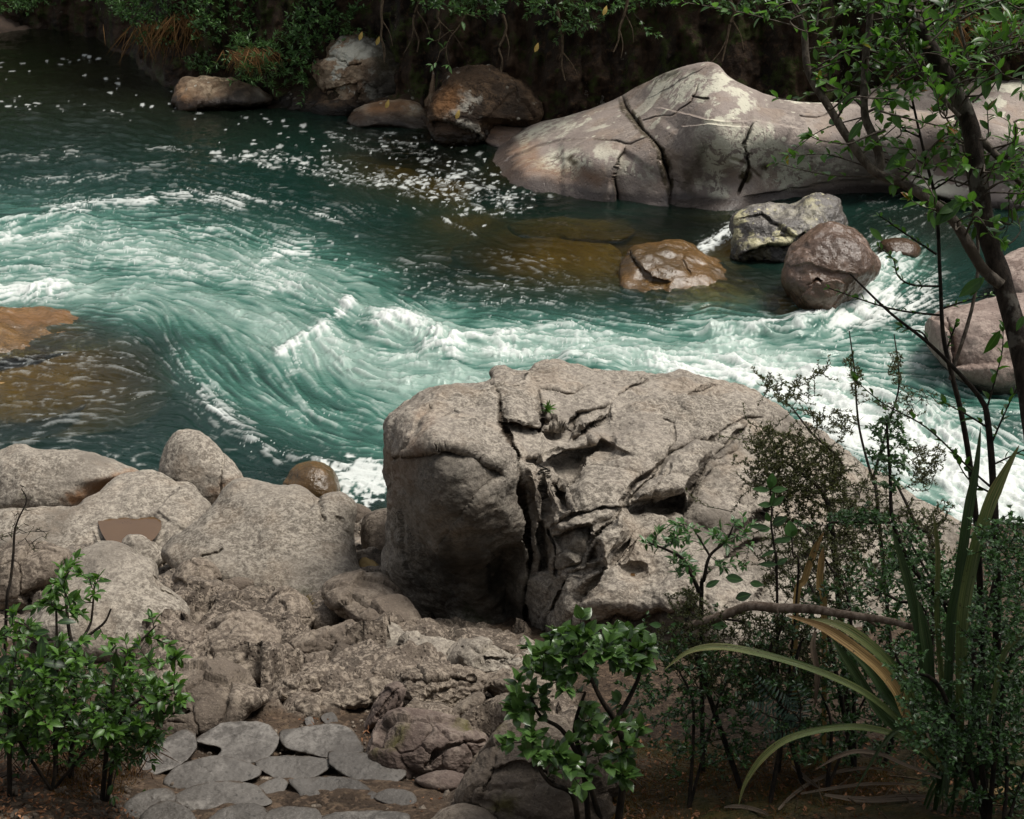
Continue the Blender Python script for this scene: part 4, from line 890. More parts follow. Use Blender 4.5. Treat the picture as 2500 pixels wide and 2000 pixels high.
for lb, m, ol, ft, kw in R6:
    if fr(lb): kw.setdefault('frac', (26, 0.12, 0.05))
    rock('rock', lb, m, ol, Z6, ft, **kw)

# ---- flat stones set in the path
PV = [
 ('long pale oval paving stone touching the shrub at the path edge', [(238, 850), (300, 780), (380, 718), (442, 697), (482, 716), (482, 780), (430, 832), (352, 872), (278, 888)]),
 ('large scuffed paving stone at the top of the paving, centre left', [(508, 738), (570, 690), (640, 664), (772, 654), (832, 700), (846, 750), (790, 812), (700, 829), (590, 815), (608, 772), (540, 755)]),
 ('two-toned brown paving stone at the top right of the paving', [(888, 705), (950, 680), (1100, 668), (1172, 698), (1216, 760), (1200, 802), (1080, 808), (1000, 792), (910, 762)]),
 ('wide dull paving stone below the scuffed one', [(378, 905), (450, 842), (600, 818), (742, 840), (764, 880), (700, 912), (560, 932), (430, 945)]),
 ('oblong paving stone in the middle of the paving', [(778, 852), (810, 814), (950, 810), (1062, 814), (1086, 840), (1000, 902), (880, 904)]),
 ('grey paving stone with a cut lower right corner', [(1098, 800), (1130, 789), (1280, 799), (1352, 840), (1404, 880), (1335, 937), (1250, 936), (1168, 882), (1108, 842)]),
 ('small triangular paving stone in the middle', [(766, 945), (860, 909), (902, 930), (852, 978), (800, 968)]),
 ('long pale paving stone with a pointed left end', [(922, 915), (1000, 904), (1150, 904), (1272, 960), (1278, 1000), (1150, 1020), (1010, 1012), (958, 962)]),
 ('broad grey paving stone left of the small triangular one', [(426, 990), (480, 940), (600, 929), (742, 940), (804, 980), (792, 1012), (650, 1032), (520, 1046), (458, 1022)]),
 ('small squarish paving stone at the right end of its row', [(1283, 975), (1340, 951), (1442, 964), (1460, 1010), (1400, 1027), (1310, 1002)]),
 ('dark paving stone at the lower left corner of the paving', [(186, 1025), (270, 970), (372, 949), (394, 1000), (300, 1062), (208, 1076)]),
 ('squarish paving stone cut by the bottom edge, lowest left', [(266, 1065), (340, 1010), (432, 1009), (484, 1060), (490, 1130), (270, 1130)]),
 ('domed paving stone cut by the bottom edge, second from the left', [(570, 1075), (680, 1024), (772, 1029), (804, 1060), (790, 1135), (550, 1135)]),
 ('dull paving stone cut by the bottom edge under the pointed one', [(806, 1065), (860, 1034), (1000, 1039), (1044, 1070), (1010, 1130), (800, 1130)]),
 ('wide paving stone cut by the bottom edge, lowest right', [(1048, 1072), (1200, 1049), (1380, 1054), (1424, 1080), (1404, 1140), (1060, 1140)]),
 ('tiny sliver of stone set in the mud above the paving', [(983, 645), (998, 632), (1014, 645), (1018, 674), (990, 678)]),
 ('small pointed stone set in the mud right of the sliver', [(1048, 622), (1086, 610), (1114, 650), (1092, 668), (1066, 662)]),
]
for lb, ol in PV:
    q = np.array(ol, float); c_ = q.mean(0); ol = c_ + (q - c_) * 1.10 + rng.normal(size=q.shape) * 4; ft = (q[:, 0].mean(), q[:, 1].max() - 4)
    small = np.ptp(q[:, 0]) < 100
    rock('paving_stone', lb, M_PAVE, ol, Z6, ft, T=0.03 if small else 0.06, n=8, tilt=1.45, level=5 if small else 7, off=0.42, frac=None if small else (7, 0.008, 0.006), amp=0.045, fine=0.45, dirt=0.85, cat='paving stone', group='paving stones set in the path', jit=0.3,
         )

# ---- rocks in and beyond the water
SD = tps_z(Z2, [(60, 690, -.1), (100, 720, -.1), (300, 755, 0), (570, 790, 0), (780, 808, 0), (1000, 860, -.1), (1200, 780, .02), (1500, 735, .1), (1800, 700, .25), (150, 520, .12), (300, 470, .45), (590, 375, 1.05), (780, 280, 1.7), (920, 252, 2.0), (1000, 300, 1.9),
    (1180, 375, 1.6), (1420, 410, 1.45), (1700, 430, 1.45), (1950, 470, 1.35), (2200, 540, 1.2), (2100, 740, .2), (2000, 620, .85), (450, 600, .62), (680, 560, .88), (900, 450, 1.45), (1000, 600, .9), (900, 720, .3), (1300, 550, 1.05), (1600, 560, 1.0), (400, 690, .25), (1150, 680, .45), (200, 620, .25), (700, 700, .38)])
rock('slab_rock', 'huge smooth pinkish-grey slab with mossy cracks on the far bank', M_SLAB,
     [(20, 690), (60, 640), (150, 520), (180, 500), (300, 470), (450, 430), (590, 372), (650, 335), (780, 280), (900, 248), (960, 256), (1005, 300), (1080, 340), (1180, 375), (1280, 402), (1420, 410), (1700, 430), (1900, 455), (2100, 500), (2260, 600), (2260, 740), (2050, 770), (1800, 790), (1600, 795), (1400, 805), (1200, 830), (1050, 850), (1000, 890), (900, 880), (780, 840), (680, 840), (570, 825), (430, 805), (300, 780), (150, 750), (50, 735)],
     Z2, dfn=SD, T=0.5, n=6, level=9, amp=0.016, fine=0.10, cat='rock', centre=(950, 580), back=2.5, jit=0.45, feats=[
     ('g', [(590, 372), (608, 430), (650, 480), (690, 530), (738, 590), (758, 650), (770, 720), (778, 830)], 6.5, 0.32, 0.8, 0.9), ('l', [(590, 372), (608, 430), (650, 480), (690, 530), (738, 590), (758, 650), (770, 720), (778, 830)], -1, 0.26, 90),
     ('g', [(600, 572), (568, 620), (558, 690), (575, 830)], 4.5, 0.2, 0.8, 0.5), ('g', [(470, 532), (540, 550), (625, 562), (680, 540)], 4, 0.14, 0.7, 0.2), ('g', [(120, 640), (200, 590), (330, 545), (470, 532)], 4, 0.10, 0.5),
     ('g', [(660, 472), (720, 462), (785, 452), (860, 400), (890, 330)], 3.5, 0.10, 0.7), ('l', [(600, 572), (568, 620), (558, 690), (575, 830)], -1, 0.14, 60), ('g', [(1100, 480), (1060, 560), (1080, 650), (1040, 760)], 4, 0.12, 0.6, 0.3), ('l', [(700, 420), (820, 440), (960, 470), (1100, 470), (1300, 500)], 1, -0.16, 120), ('l', [(330, 545), (470, 530), (600, 565)], 1, -0.24, 90), ('l', [(790, 530), (820, 490), (920, 480), (1100, 500)], -1, 0.10, 80),
     ('g', [(860, 380), (930, 384)], 4, 0.1, 0.8, 0.4), ('g', [(1010, 620), (1060, 640), (1130, 700)], 8, 0.05), ('l', [(1050, 770), (1250, 730), (1450, 700), (1650, 690)], 1, 0.12, 60), ('l', [(1100, 420), (1250, 440), (1420, 455)], -1, 0.12, 50), ('g', [(1280, 450), (1340, 462), (1400, 452)], 5, 0.1, 0.9),
     ('p', [(640, 340), (780, 282), (900, 252), (760, 330)], 0.10, 14),
     ('a', 'lichen', [(880, 590), (960, 500), (1100, 470), (1200, 540), (1290, 600), (1400, 600), (1480, 640), (1300, 690), (1240, 740), (1190, 730), (1130, 660), (1000, 650), (990, 750), (940, 750), (930, 660)], 14, 1.0),
     ('a', 'lichen', [(250, 620), (340, 560), (430, 570), (460, 640), (400, 690), (270, 650)], 12, 1.0), ('a', 'lichen', [(580, 660), (630, 640), (690, 660), (680, 720), (600, 700)], 12, 1.0), ('a', 'lichen', [(170, 515), (330, 470), (370, 500), (200, 560)], 12, 1.0), ('a', 'lichen', [(700, 290), (850, 270), (950, 330), (820, 400), (700, 340)], 10, 1.0),
     ('a', 'orange', [(60, 690), (150, 570), (260, 560), (300, 640), (480, 660), (560, 700), (420, 730), (250, 690), (120, 740)], 20, 0.6),
     ('a', 'moss', [(1110, 640), (1140, 630), (1160, 660), (1130, 680)], 8, 1.0), ('a', 'moss', [(1050, 690), (1080, 680), (1085, 710), (1060, 715)], 6, 1.0), ('a', 'moss', [(300, 610), (390, 605), (395, 630), (330, 625)], 6, 0.9), ('a', 'moss', [(780, 750), (860, 640), (890, 560), (920, 580), (880, 700), (890, 850), (800, 830)], 16, 0.7), ('a', 'moss', [(640, 335), (800, 275), (950, 250), (960, 262), (800, 300), (650, 350)], 8, 0.7), ('a', 'stain_shade', [(900, 790), (1040, 820), (1010, 880), (900, 870)], 14, 0.7)])
FR = [
 ('rock', 'angular grey boulder with pale lichen standing in the shallows under the slab', M_DARKROCK, Z2, [(1015, 850), (1060, 815), (1110, 798), (1190, 800), (1260, 795), (1300, 765), (1350, 755), (1410, 780), (1440, 820), (1465, 870), (1450, 940), (1380, 1010), (1300, 1060), (1200, 1050), (1080, 1030), (1010, 1015), (1025, 930)], (1130, 1010), 0.0, dict(T=0.75, tilt=0.5, level=8, amp=0.09, fine=0.5, ridge=0.03, feats=[('l', [(1020, 860), (1130, 830), (1240, 900), (1300, 960)], 1, 0.10, 40), ('g', [(1190, 930), (1300, 920), (1390, 900)], 7, 0.12), ('l', [(1040, 1000), (1150, 950), (1240, 950), (1310, 900)], 1, 0.2, 60)])),
 ('rock', 'large round reddish-brown wet boulder beside the white cascade', M_BROWNWET, Z2, [(1210, 1080), (1225, 1010), (1255, 960), (1310, 905), (1375, 874), (1445, 876), (1510, 905), (1560, 950), (1585, 1020), (1570, 1080), (1500, 1140), (1440, 1210), (1380, 1250), (1310, 1220), (1240, 1150)], (1370, 1215), 0.0, dict(T=0.8, tilt=0.25, n=2.9, level=8, amp=0.09, fine=0.35, frac=(12, 0.035, 0.004), feats=[('g', [(1310, 1115), (1345, 1095), (1370, 1100)], 6, 0.10), ('l', [(1270, 1180), (1350, 1100), (1420, 1090), (1470, 1110)], 1, -0.08, 50)])),
 ('rock', 'orange-brown boulder sliding under the clear water', M_ORANGE, Z2, [(580, 1050), (600, 1005), (625, 968), (700, 945), (800, 940), (850, 950), (905, 985), (960, 1015), (1060, 1085), (1140, 1130), (1200, 1200), (1000, 1260), (760, 1240), (620, 1190), (575, 1110)], (700, 1110), 0.0, dict(T=0.55, tilt=1.2, tiltu=0.36, level=7, off=0.5, amp=0.07, feats=[('l', [(620, 975), (660, 1040), (700, 1080), (780, 1105)], 1, 0.12, 50), ('g', [(840, 960), (820, 1010), (860, 1080)], 8, 0.05)])),
 ('rock', 'wide pale brown rock lying wholly under the water left of the orange one', M_SUBM, Z2, [(-80, 1000), (-20, 950), (100, 930), (300, 935), (480, 950), (580, 990), (560, 1080), (400, 1140), (200, 1120), (20, 1080)], (250, 1100), -0.55, dict(T=0.45, tilt=1.3, level=6)),
 ('rock', 'dim brown rock under the water in front of the slab', M_SUBM, Z2, [(150, 880), (300, 850), (500, 860), (640, 900), (560, 945), (350, 940), (200, 930)], (380, 940), -0.45, dict(T=0.3, tilt=1.5, level=6)),
 ('rock', 'small brown rock at the head of the white cascade', M_BROWNWET, ZB, [(780, 300), (830, 265), (950, 255), (1050, 290), (1090, 340), (1060, 420), (900, 420), (800, 380)], (950, 380), 0.02, dict(T=0.35, tilt=0.5, level=6)),
 ('rock', 'pinkish-grey rock at the right edge behind the tree trunk', M_PINK, ZB, [(1140, 900), (1180, 850), (1260, 800), (1400, 770), (1560, 735), (1750, 690), (1950, 680), (2150, 800), (2150, 1250), (1950, 1420), (1700, 1480), (1500, 1420), (1330, 1300), (1200, 1150), (1145, 1030)], (1500, 1390), 0.0, dict(T=0.9, tilt=0.5, level=8, amp=0.05, n=3, feats=[('l', [(1140, 870), (1240, 900), (1310, 1000), (1330, 1280)], -1, 0.25, 70), ('g', [(1290, 860), (1330, 1000), (1340, 1150)], 9, 0.06)])),
 ('rock', 'grey rock in the white water upstream at the right edge', M_PINK, ID, [(2090, 560), (2130, 530), (2190, 520), (2260, 560), (2250, 650), (2150, 650), (2100, 610)], (2160, 640), 0.0, dict(T=0.6, tilt=0.5, level=6)),
 ('rock', 'rusty wet rock ledge breaking the water at the left edge', M_ORANGE, ID, [(-110, 690), (-60, 655), (0, 650), (60, 651), (130, 655), (210, 672), (300, 705), (260, 740), (120, 750), (20, 760), (-110, 770)], (20, 712), 0.0, dict(T=0.30, tilt=1.9, tiltu=0.42, level=7, off=0.5, amp=0.07, feats=[('a', 'orange', [(-40, 650), (120, 650), (220, 680), (60, 684), (-60, 668)], 8, 0.3)])),
 ('rock', 'brown rock just awash at the left edge below the rusty ledge', M_SUBM, ID, [(-120, 850), (-60, 800), (20, 790), (120, 810), (180, 850), (100, 890), (-60, 900)], (40, 880), -0.2, dict(T=0.3, tilt=1.5, level=6)),
 ('rock', 'broad brown rock lying under the rippled water at the left edge', M_SUBM, ID, [(-140, 740), (-60, 690), (60, 680), (200, 690), (320, 735), (370, 810), (300, 890), (160, 920), (0, 930), (-140, 900)], (140, 915), -0.34, dict(T=0.2, tilt=2.15, level=6, off=0.9)),
 ('rock', 'low grey rock under the overhanging bushes at upper left', M_WALLROCK, ZF, [(1290, 690), (1330, 620), (1400, 582), (1520, 572), (1640, 580), (1760, 590), (1860, 630), (1960, 680), (2060, 740), (1980, 800), (1750, 830), (1550, 840), (1380, 850), (1300, 780)], (1500, 820), 0.0, dict(T=0.7, tilt=0.7, level=7, amp=0.10, frac=(9, 0.05, 0.02), feats=[('a', 'moss', [(1400, 570), (1640, 560), (1860, 600), (1700, 640), (1560, 600)], 20, 0.8), ('a', 'stain_shade', [(1480, 820), (1660, 740), (1780, 640), (2080, 720), (2000, 830), (1700, 850)], 20, 1.0), ('a', 'orange', [(1280, 660), (1420, 680), (1500, 780), (1380, 860), (1280, 800)], 24, 0.7)])),
 ('rock', 'tan lichen-spotted rock rising from the far waterline, its right half dark with moss', M_WALLROCK, ZG, [(168, 430), (190, 395), (255, 375), (262, 310), (300, 258), (370, 235), (480, 222), (650, 250), (800, 330), (870, 480), (860, 640), (800, 710), (640, 760), (440, 790), (360, 810), (290, 800), (262, 720), (250, 640), (190, 540)], (350, 740), 0.0, dict(T=0.9, tilt=0.15, level=8, amp=0.06, ridge=0.04, frac=(16, 0.04, 0.02), feats=[('g', [(262, 365), (330, 380), (400, 430), (500, 425)], 8, 0.16), ('p', [(250, 600), (280, 570), (340, 575), (320, 610)], 0.3, 10), ('l', [(240, 590), (330, 580), (470, 540)], 1, 0.15, 60), ('a', 'stain_shade', [(300, 240), (440, 255), (590, 320), (520, 480), (490, 620), (470, 780), (700, 800), (900, 700), (900, 350), (650, 200)], 26, 1.0), ('a', 'moss', [(520, 260), (900, 330), (900, 500), (600, 480)], 20, 0.8), ('a', 'stain_shade', [(270, 720), (350, 680), (500, 650), (460, 800), (280, 810)], 16, 0.9)])),
 ('rock', 'low flat brown ledge along the far waterline with a black wet edge', M_WALLROCK, ZG, [(400, 800), (450, 720), (560, 680), (700, 655), (850, 670), (930, 740), (980, 860), (900, 890), (760, 850), (600, 840), (460, 845)], (640, 830), 0.0, dict(T=0.4, tilt=1.0, level=7, feats=[('a', 'orange', [(400, 720), (600, 670), (820, 670), (760, 740), (560, 770), (420, 800)], 20, 0.75), ('a', 'stain_shade', [(430, 820), (560, 780), (760, 770), (900, 760), (980, 880), (760, 870)], 18, 1.0), ('a', 'lichen', [(775, 720), (830, 700), (890, 710), (850, 745)], 8, 1.0)])),
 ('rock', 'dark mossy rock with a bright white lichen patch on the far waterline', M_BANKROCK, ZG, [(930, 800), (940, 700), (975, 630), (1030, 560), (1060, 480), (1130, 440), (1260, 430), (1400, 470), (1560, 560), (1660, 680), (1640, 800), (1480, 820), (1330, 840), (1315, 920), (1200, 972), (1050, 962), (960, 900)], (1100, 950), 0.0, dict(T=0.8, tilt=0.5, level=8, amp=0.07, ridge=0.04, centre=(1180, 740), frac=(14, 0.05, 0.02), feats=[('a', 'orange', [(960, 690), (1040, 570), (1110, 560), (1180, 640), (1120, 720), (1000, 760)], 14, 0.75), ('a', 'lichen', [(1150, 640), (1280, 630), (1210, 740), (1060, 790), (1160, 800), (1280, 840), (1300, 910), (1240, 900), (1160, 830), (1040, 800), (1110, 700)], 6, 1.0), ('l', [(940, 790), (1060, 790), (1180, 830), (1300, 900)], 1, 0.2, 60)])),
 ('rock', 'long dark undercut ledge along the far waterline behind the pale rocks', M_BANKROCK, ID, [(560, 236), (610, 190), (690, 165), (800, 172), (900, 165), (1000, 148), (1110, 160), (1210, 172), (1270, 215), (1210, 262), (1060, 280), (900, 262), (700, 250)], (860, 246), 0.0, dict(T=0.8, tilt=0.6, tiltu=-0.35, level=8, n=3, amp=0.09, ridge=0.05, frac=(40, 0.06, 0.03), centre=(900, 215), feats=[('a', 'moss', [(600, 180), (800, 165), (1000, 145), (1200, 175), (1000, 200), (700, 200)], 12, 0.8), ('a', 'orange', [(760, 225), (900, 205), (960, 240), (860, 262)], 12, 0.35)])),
 ('rock', 'slender pale brown rib of rock standing against the dark bank', M_WALLROCK, ZG, [(885, 690), (930, 620), (950, 520), (965, 440), (985, 440), (1000, 540), (985, 640), (950, 720), (900, 730)], (920, 700), 0.25, dict(T=0.35, tilt=0.1, level=6)),
 ('rock', 'flat pink rock shelf between the white-lichened rock and the slab', M_SLAB, ZG, [(1200, 800), (1300, 800), (1450, 830), (1560, 850), (1560, 920), (1480, 990), (1350, 960), (1260, 900)], (1400, 960), 0.0, dict(T=0.2, tilt=1.6, level=6, feats=[('a', 'orange', [(1200, 790), (1560, 840), (1500, 990), (1260, 900)], 20, 0.7)])),
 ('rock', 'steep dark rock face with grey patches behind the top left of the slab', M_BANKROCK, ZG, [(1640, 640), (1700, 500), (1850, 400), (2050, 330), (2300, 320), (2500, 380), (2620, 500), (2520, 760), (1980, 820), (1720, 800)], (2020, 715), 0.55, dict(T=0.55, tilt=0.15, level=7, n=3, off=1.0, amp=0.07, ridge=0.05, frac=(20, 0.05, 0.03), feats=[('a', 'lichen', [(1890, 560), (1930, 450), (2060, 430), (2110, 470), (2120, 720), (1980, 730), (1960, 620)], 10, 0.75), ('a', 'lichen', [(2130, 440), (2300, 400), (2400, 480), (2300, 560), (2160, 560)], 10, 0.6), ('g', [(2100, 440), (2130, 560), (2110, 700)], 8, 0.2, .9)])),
 ('rock', 'grey rock shelf rising behind the slab at right', M_SLAB, ID, [(1780, 240), (1850, 190), (1950, 170), (2080, 160), (2200, 165), (2350, 200), (2400, 330), (2300, 430), (2100, 440), (1950, 410), (1850, 330)], (2050, 430), 0.15, dict(T=0.7, tilt=1.2, level=7, n=3, off=1.0)),
 ('rock', 'dim green rock under the far water at upper left', M_SUBM, ID, [(70, 172), (85, 158), (120, 151), (155, 153), (170, 165), (155, 178), (110, 182)], (120, 178), -0.7, dict(T=0.2, tilt=2.4, level=5)),
]
for nm, lb, m, tr, ol, ft, zf, kw in FR:
    rock(nm, lb, m, ol, tr, ft, z=zf, **kw)

# ------------------------------------------------------------------ plants
def unit(a): a = np.asarray(a, float); return a / (np.linalg.norm(a, axis=-1, keepdims=True) + 1e-12)

class Leaves:
    def __init__(s): s.p = []; s.d = []; s.n = []; s.l = []; s.w = []; s.t = []
    def add(s, p, d, n, l, w, t): s.p.append(p); s.d.append(d); s.n.append(n); s.l.append(l); s.w.append(w); s.t.append(t)
    def build(s, name, mat, parent=None, rows=4, fold=0.25, curl=0.25, sharp=0.85, simple=False, origin=None):
        p = np.array(s.p); d = unit(s.d); n = np.array(s.n); l = np.array(s.l)[:, None]; w = np.array(s.w)[:, None]; N = len(p)
        x = unit(np.cross(d, n)); n = unit(np.cross(x, d))
        tint = np.array(s.t)
        if simple:
            V = np.stack([p, p + d * l * .45 + x * w * .5 + n * w * fold, p + d * l, p + d * l * .45 - x * w * .5 + n * w * fold], 1)
            F = np.array([[0, 1, 2], [0, 2, 3]]); k = 4
            V = V.reshape(-1, 3); F = (F[None] + np.arange(N)[:, None, None] * k).reshape(-1, 3); mid = np.tile([0, .9, 0, .9], N)
        else:
            cu = (curl * rng.uniform(0.2, 1.6, N))[:, None]
            rowsV = []
            for i in range(rows + 1):
                t = i / rows; wd = max(0.03, math.sin(math.pi * min(1, t ** sharp)) ** 0.9 if 0 < t < 1 else 0.03)
                c = p + d * l * (t - 0.25 * cu * t * t) - n * l * cu * t * t * 0.6
                for sx in (-1, 0, 1): rowsV.append(c + x * w * .5 * wd * sx + n * w * fold * wd * abs(sx))
            V = np.stack(rowsV, 1); k = V.shape[1]; V = V.reshape(-1, 3)
            q = []
            for i in range(rows):
                for c in (0, 1): a = i * 3 + c; q.append([a, a + 1, a + 4, a + 3])
            F = (np.array(q)[None] + np.arange(N)[:, None, None] * k).reshape(-1, 4); mid = np.tile(np.tile([1, 0, 1], rows + 1), N)
        return mesh_obj(name, V, [F], mat, {'tint': np.repeat(tint, k), 'edge': mid}, parent=parent, origin=origin if origin is not None else (np.array(parent.location) if parent else None))

class Tubes:
    def __init__(s): s.V = []; s.Q = []; s.n = 0
    def add(s, pts, r, sides=5):
        P = np.asarray(pts, float); r = np.broadcast_to(np.asarray(r, float), len(P)); m = len(P)
        if m < 2: return
        tg = unit(np.gradient(P, axis=0)); ref = np.array([0.31, 0.2, 0.93]); a = unit(np.cross(tg, ref)); b = np.cross(tg, a)
        th = np.arange(sides) / sides * 2 * np.pi
        R = P[:, None] + r[:, None, None] * (np.cos(th)[None, :, None] * a[:, None] + np.sin(th)[None, :, None] * b[:, None])
        I = s.n + np.arange(m * sides).reshape(m, sides); J = np.roll(I, -1, 1)
        s.V.append(R.reshape(-1, 3)); s.Q.append(np.stack([I[:-1], J[:-1], J[1:], I[1:]], -1).reshape(-1, 4)); s.n += m * sides
    def build(s, name, mat, parent=None, origin=None):
        return mesh_obj(name, np.vstack(s.V), [np.vstack(s.Q)], mat, parent=parent, origin=origin if origin is not None else (np.array(parent.location) if parent else None))

def leaf_mat(name, dark, light, back=None, rough=0.42, spec=0.45, trans=0.25, tcol=None, dead=None):
    t = NT(name); ti = t.attr('tint')
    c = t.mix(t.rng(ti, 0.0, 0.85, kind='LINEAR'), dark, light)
    p = wpos(t); c = t.mix(t.math('MULTIPLY', t.rng(t.noise(p, 35, 3, 0.6), 0.45, 0.7), 0.35), c, [x * 0.55 for x in dark])
    if dead: c = t.mix(t.rng(ti, 0.975, 0.98), c, dead)
    c = t.mix(t.math('MULTIPLY', t.rng(t.attr('edge'), 0.18, 0.0), 0.4), c, [min(1, x * 1.7) for x in light])
    g = t.n('ShaderNodeNewGeometry'); c2 = t.mix(g.outputs['Backfacing'], c, t.mix(0.4, c, back or [min(1, x * 1.2 + 0.02) for x in light]))
    b = t.bsdf(c2, rough, spec)
    tl = t.n('ShaderNodeBsdfTranslucent'); t.put(tl.inputs['Color'], t.mix(0.5, c, tcol or [light[0] * 1.5, light[1] * 1.6, light[2] * 0.8]))
    return t.done(t.mixs(trans, b, tl.outputs[0]))
def bark_mat(name, a, b, c3=None, scale=1.0, rough=0.85):
    t = NT(name); p = wpos(t); p2 = wpos(t, (1, 1, 0.35))
    n = t.noise(p2, 40 * scale, 5, 0.7); m = t.noise(p, 9 * scale, 4, 0.6)
    c = t.mix(t.rng(n, 0.38, 0.64), a, b)
    if c3: c = t.mix(t.rng(m, 0.54, 0.62), c, c3)
    return t.done(t.bsdf(c, rough, 0.2, t.bump(n, 0.008, 1.0)))

M_BARK = bark_mat('dark_bark', (0.018, 0.014, 0.011), (0.055, 0.042, 0.033), (0.11, 0.10, 0.085))
M_BARKG = bark_mat('grey_bark', (0.06, 0.048, 0.038), (0.16, 0.135, 0.11), (0.07, 0.055, 0.04))
M_STEM = bark_mat('dark_stem', (0.012, 0.010, 0.008), (0.035, 0.026, 0.018))
M_TWIG = bark_mat('twig_bark', (0.05, 0.035, 0.022), (0.13, 0.095, 0.06))
M_DEADW = bark_mat('dead_wood', (0.12, 0.085, 0.06), (0.26, 0.20, 0.155), (0.07, 0.05, 0.035))
L_BRIGHT = leaf_mat('bright_leaf', (0.010, 0.030, 0.008), (0.075, 0.165, 0.024), rough=0.42, trans=0.30)
L_GLOSS = leaf_mat('glossy_leaf', (0.012, 0.036, 0.009), (0.085, 0.165, 0.040), rough=0.30, spec=0.6, trans=0.22)
L_TREE = leaf_mat('tree_leaf', (0.014, 0.046, 0.010), (0.090, 0.21, 0.034), rough=0.34, spec=0.5, trans=0.45, dead=(0.30, 0.10, 0.02))
L_SMALL = leaf_mat('small_leaf', (0.012, 0.032, 0.009), (0.075, 0.175, 0.045), back=(0.05, 0.10, 0.045), rough=0.36, spec=0.5, trans=0.2)
L_FINE = leaf_mat('fine_leaf', (0.020, 0.026, 0.008), (0.075, 0.082, 0.022), rough=0.6, spec=0.3, trans=0.2, dead=(0.25, 0.08, 0.015))
L_FAR = leaf_mat('far_leaf', (0.012, 0.034, 0.012), (0.125, 0.25, 0.075), back=(0.10, 0.17, 0.08), rough=0.4, spec=0.45, trans=0.2)
L_CANOPY = leaf_mat('canopy_leaf', (0.012, 0.035, 0.010), (0.04, 0.10, 0.02), trans=0.2)
L_STRAW = leaf_mat('dry_grass_blade', (0.09, 0.042, 0.014), (0.28, 0.15, 0.055), rough=0.7, spec=0.2, trans=0.2)
L_FERN = leaf_mat('fern_leaf', (0.008, 0.026, 0.016), (0.030, 0.075, 0.040), trans=0.15)
L_LITTER = leaf_mat('fallen_leaf', (0.07, 0.030, 0.014), (0.34, 0.17, 0.09), rough=0.8, spec=0.15, trans=0.05)
L_MOSS = leaf_mat('moss_blade', (0.040, 0.024, 0.007), (0.17, 0.085, 0.020), rough=0.9, spec=0.05, trans=0.15)

def px(pts, d, tr=ID):
    """points of the photograph at forward distances d (scalar or one per point)"""
    q = tr(pts); return at_d(q[:, 0], q[:, 1], np.broadcast_to(np.asarray(d, float), len(q)))
def curve(P, n=6): return catmull(P, False, n)

def sprig(T, L, P, r0, leafL, leafW, spacing, tint=(0.2, 0.9), up=0.5, t0=0.15, tip=3, spread=1.0, sides=4, whorl=1):
    """one twig with its leaves set alternately along it"""
    P = np.asarray(P, float); seg = np.linalg.norm(np.diff(P, axis=0), axis=1); cum = np.concatenate([[0], np.cumsum(seg)]); tot = cum[-1]
    if T is not None: T.add(P, np.linspace(r0, r0 * 0.35, len(P)), sides)
    s = tot * t0; k = rng.integers(2)
    ang0 = rng.random() * 6.28
    while s < tot:
        c = np.array([np.interp(s, cum, P[:, i]) for i in range(3)]); j = min(np.searchsorted(cum, s), len(P) - 1); tg = unit(P[j] - P[max(j - 1, 0)])
        a = unit(np.cross(tg, [0.1, 0.2, 1])); b = np.cross(a, tg)
        for wv_ in range(whorl):
            th = ang0 + (k + wv_ * 0.5) * 2.4 + rng.normal() * 0.4
            side = a * math.cos(th) + b * math.sin(th) * 0.55
            d = unit(side * spread + tg * rng.uniform(0.4, 0.9) + np.array([0, 0, up]) * rng.uniform(0.0, 0.8) + rng.normal(size=3) * 0.12)
            n = unit(np.array([0, 0, 1.0]) + rng.normal(size=3) * 0.38)
            q = leafL * rng.uniform(0.6, 1.15); L.add(c, d, n, q, q * leafW / leafL * rng.uniform(.85, 1.15), tint[0] + (tint[1] - tint[0]) * rng.random() * (0.45 + 0.55 * s / tot))
        k += 1; s += spacing * rng.uniform(0.7, 1.3)
    for i in range(tip):
        th = i / max(tip, 1) * 6.28 + rng.random(); a = unit(np.cross(tg, [0.1, 0.2, 1])); b = np.cross(a, tg)
        d = unit((a * math.cos(th) + b * math.sin(th)) * 0.8 * spread + tg * 0.8 + np.array([0, 0, 0.3]))
        q = leafL * rng.uniform(0.5, 0.95); L.add(P[-1], d, unit(np.array([0, 0, 1.0]) + rng.normal(size=3) * 0.3), q, q * leafW / leafL, tint[0] + (tint[1] - tint[0]) * rng.uniform(0.6, 1.0))

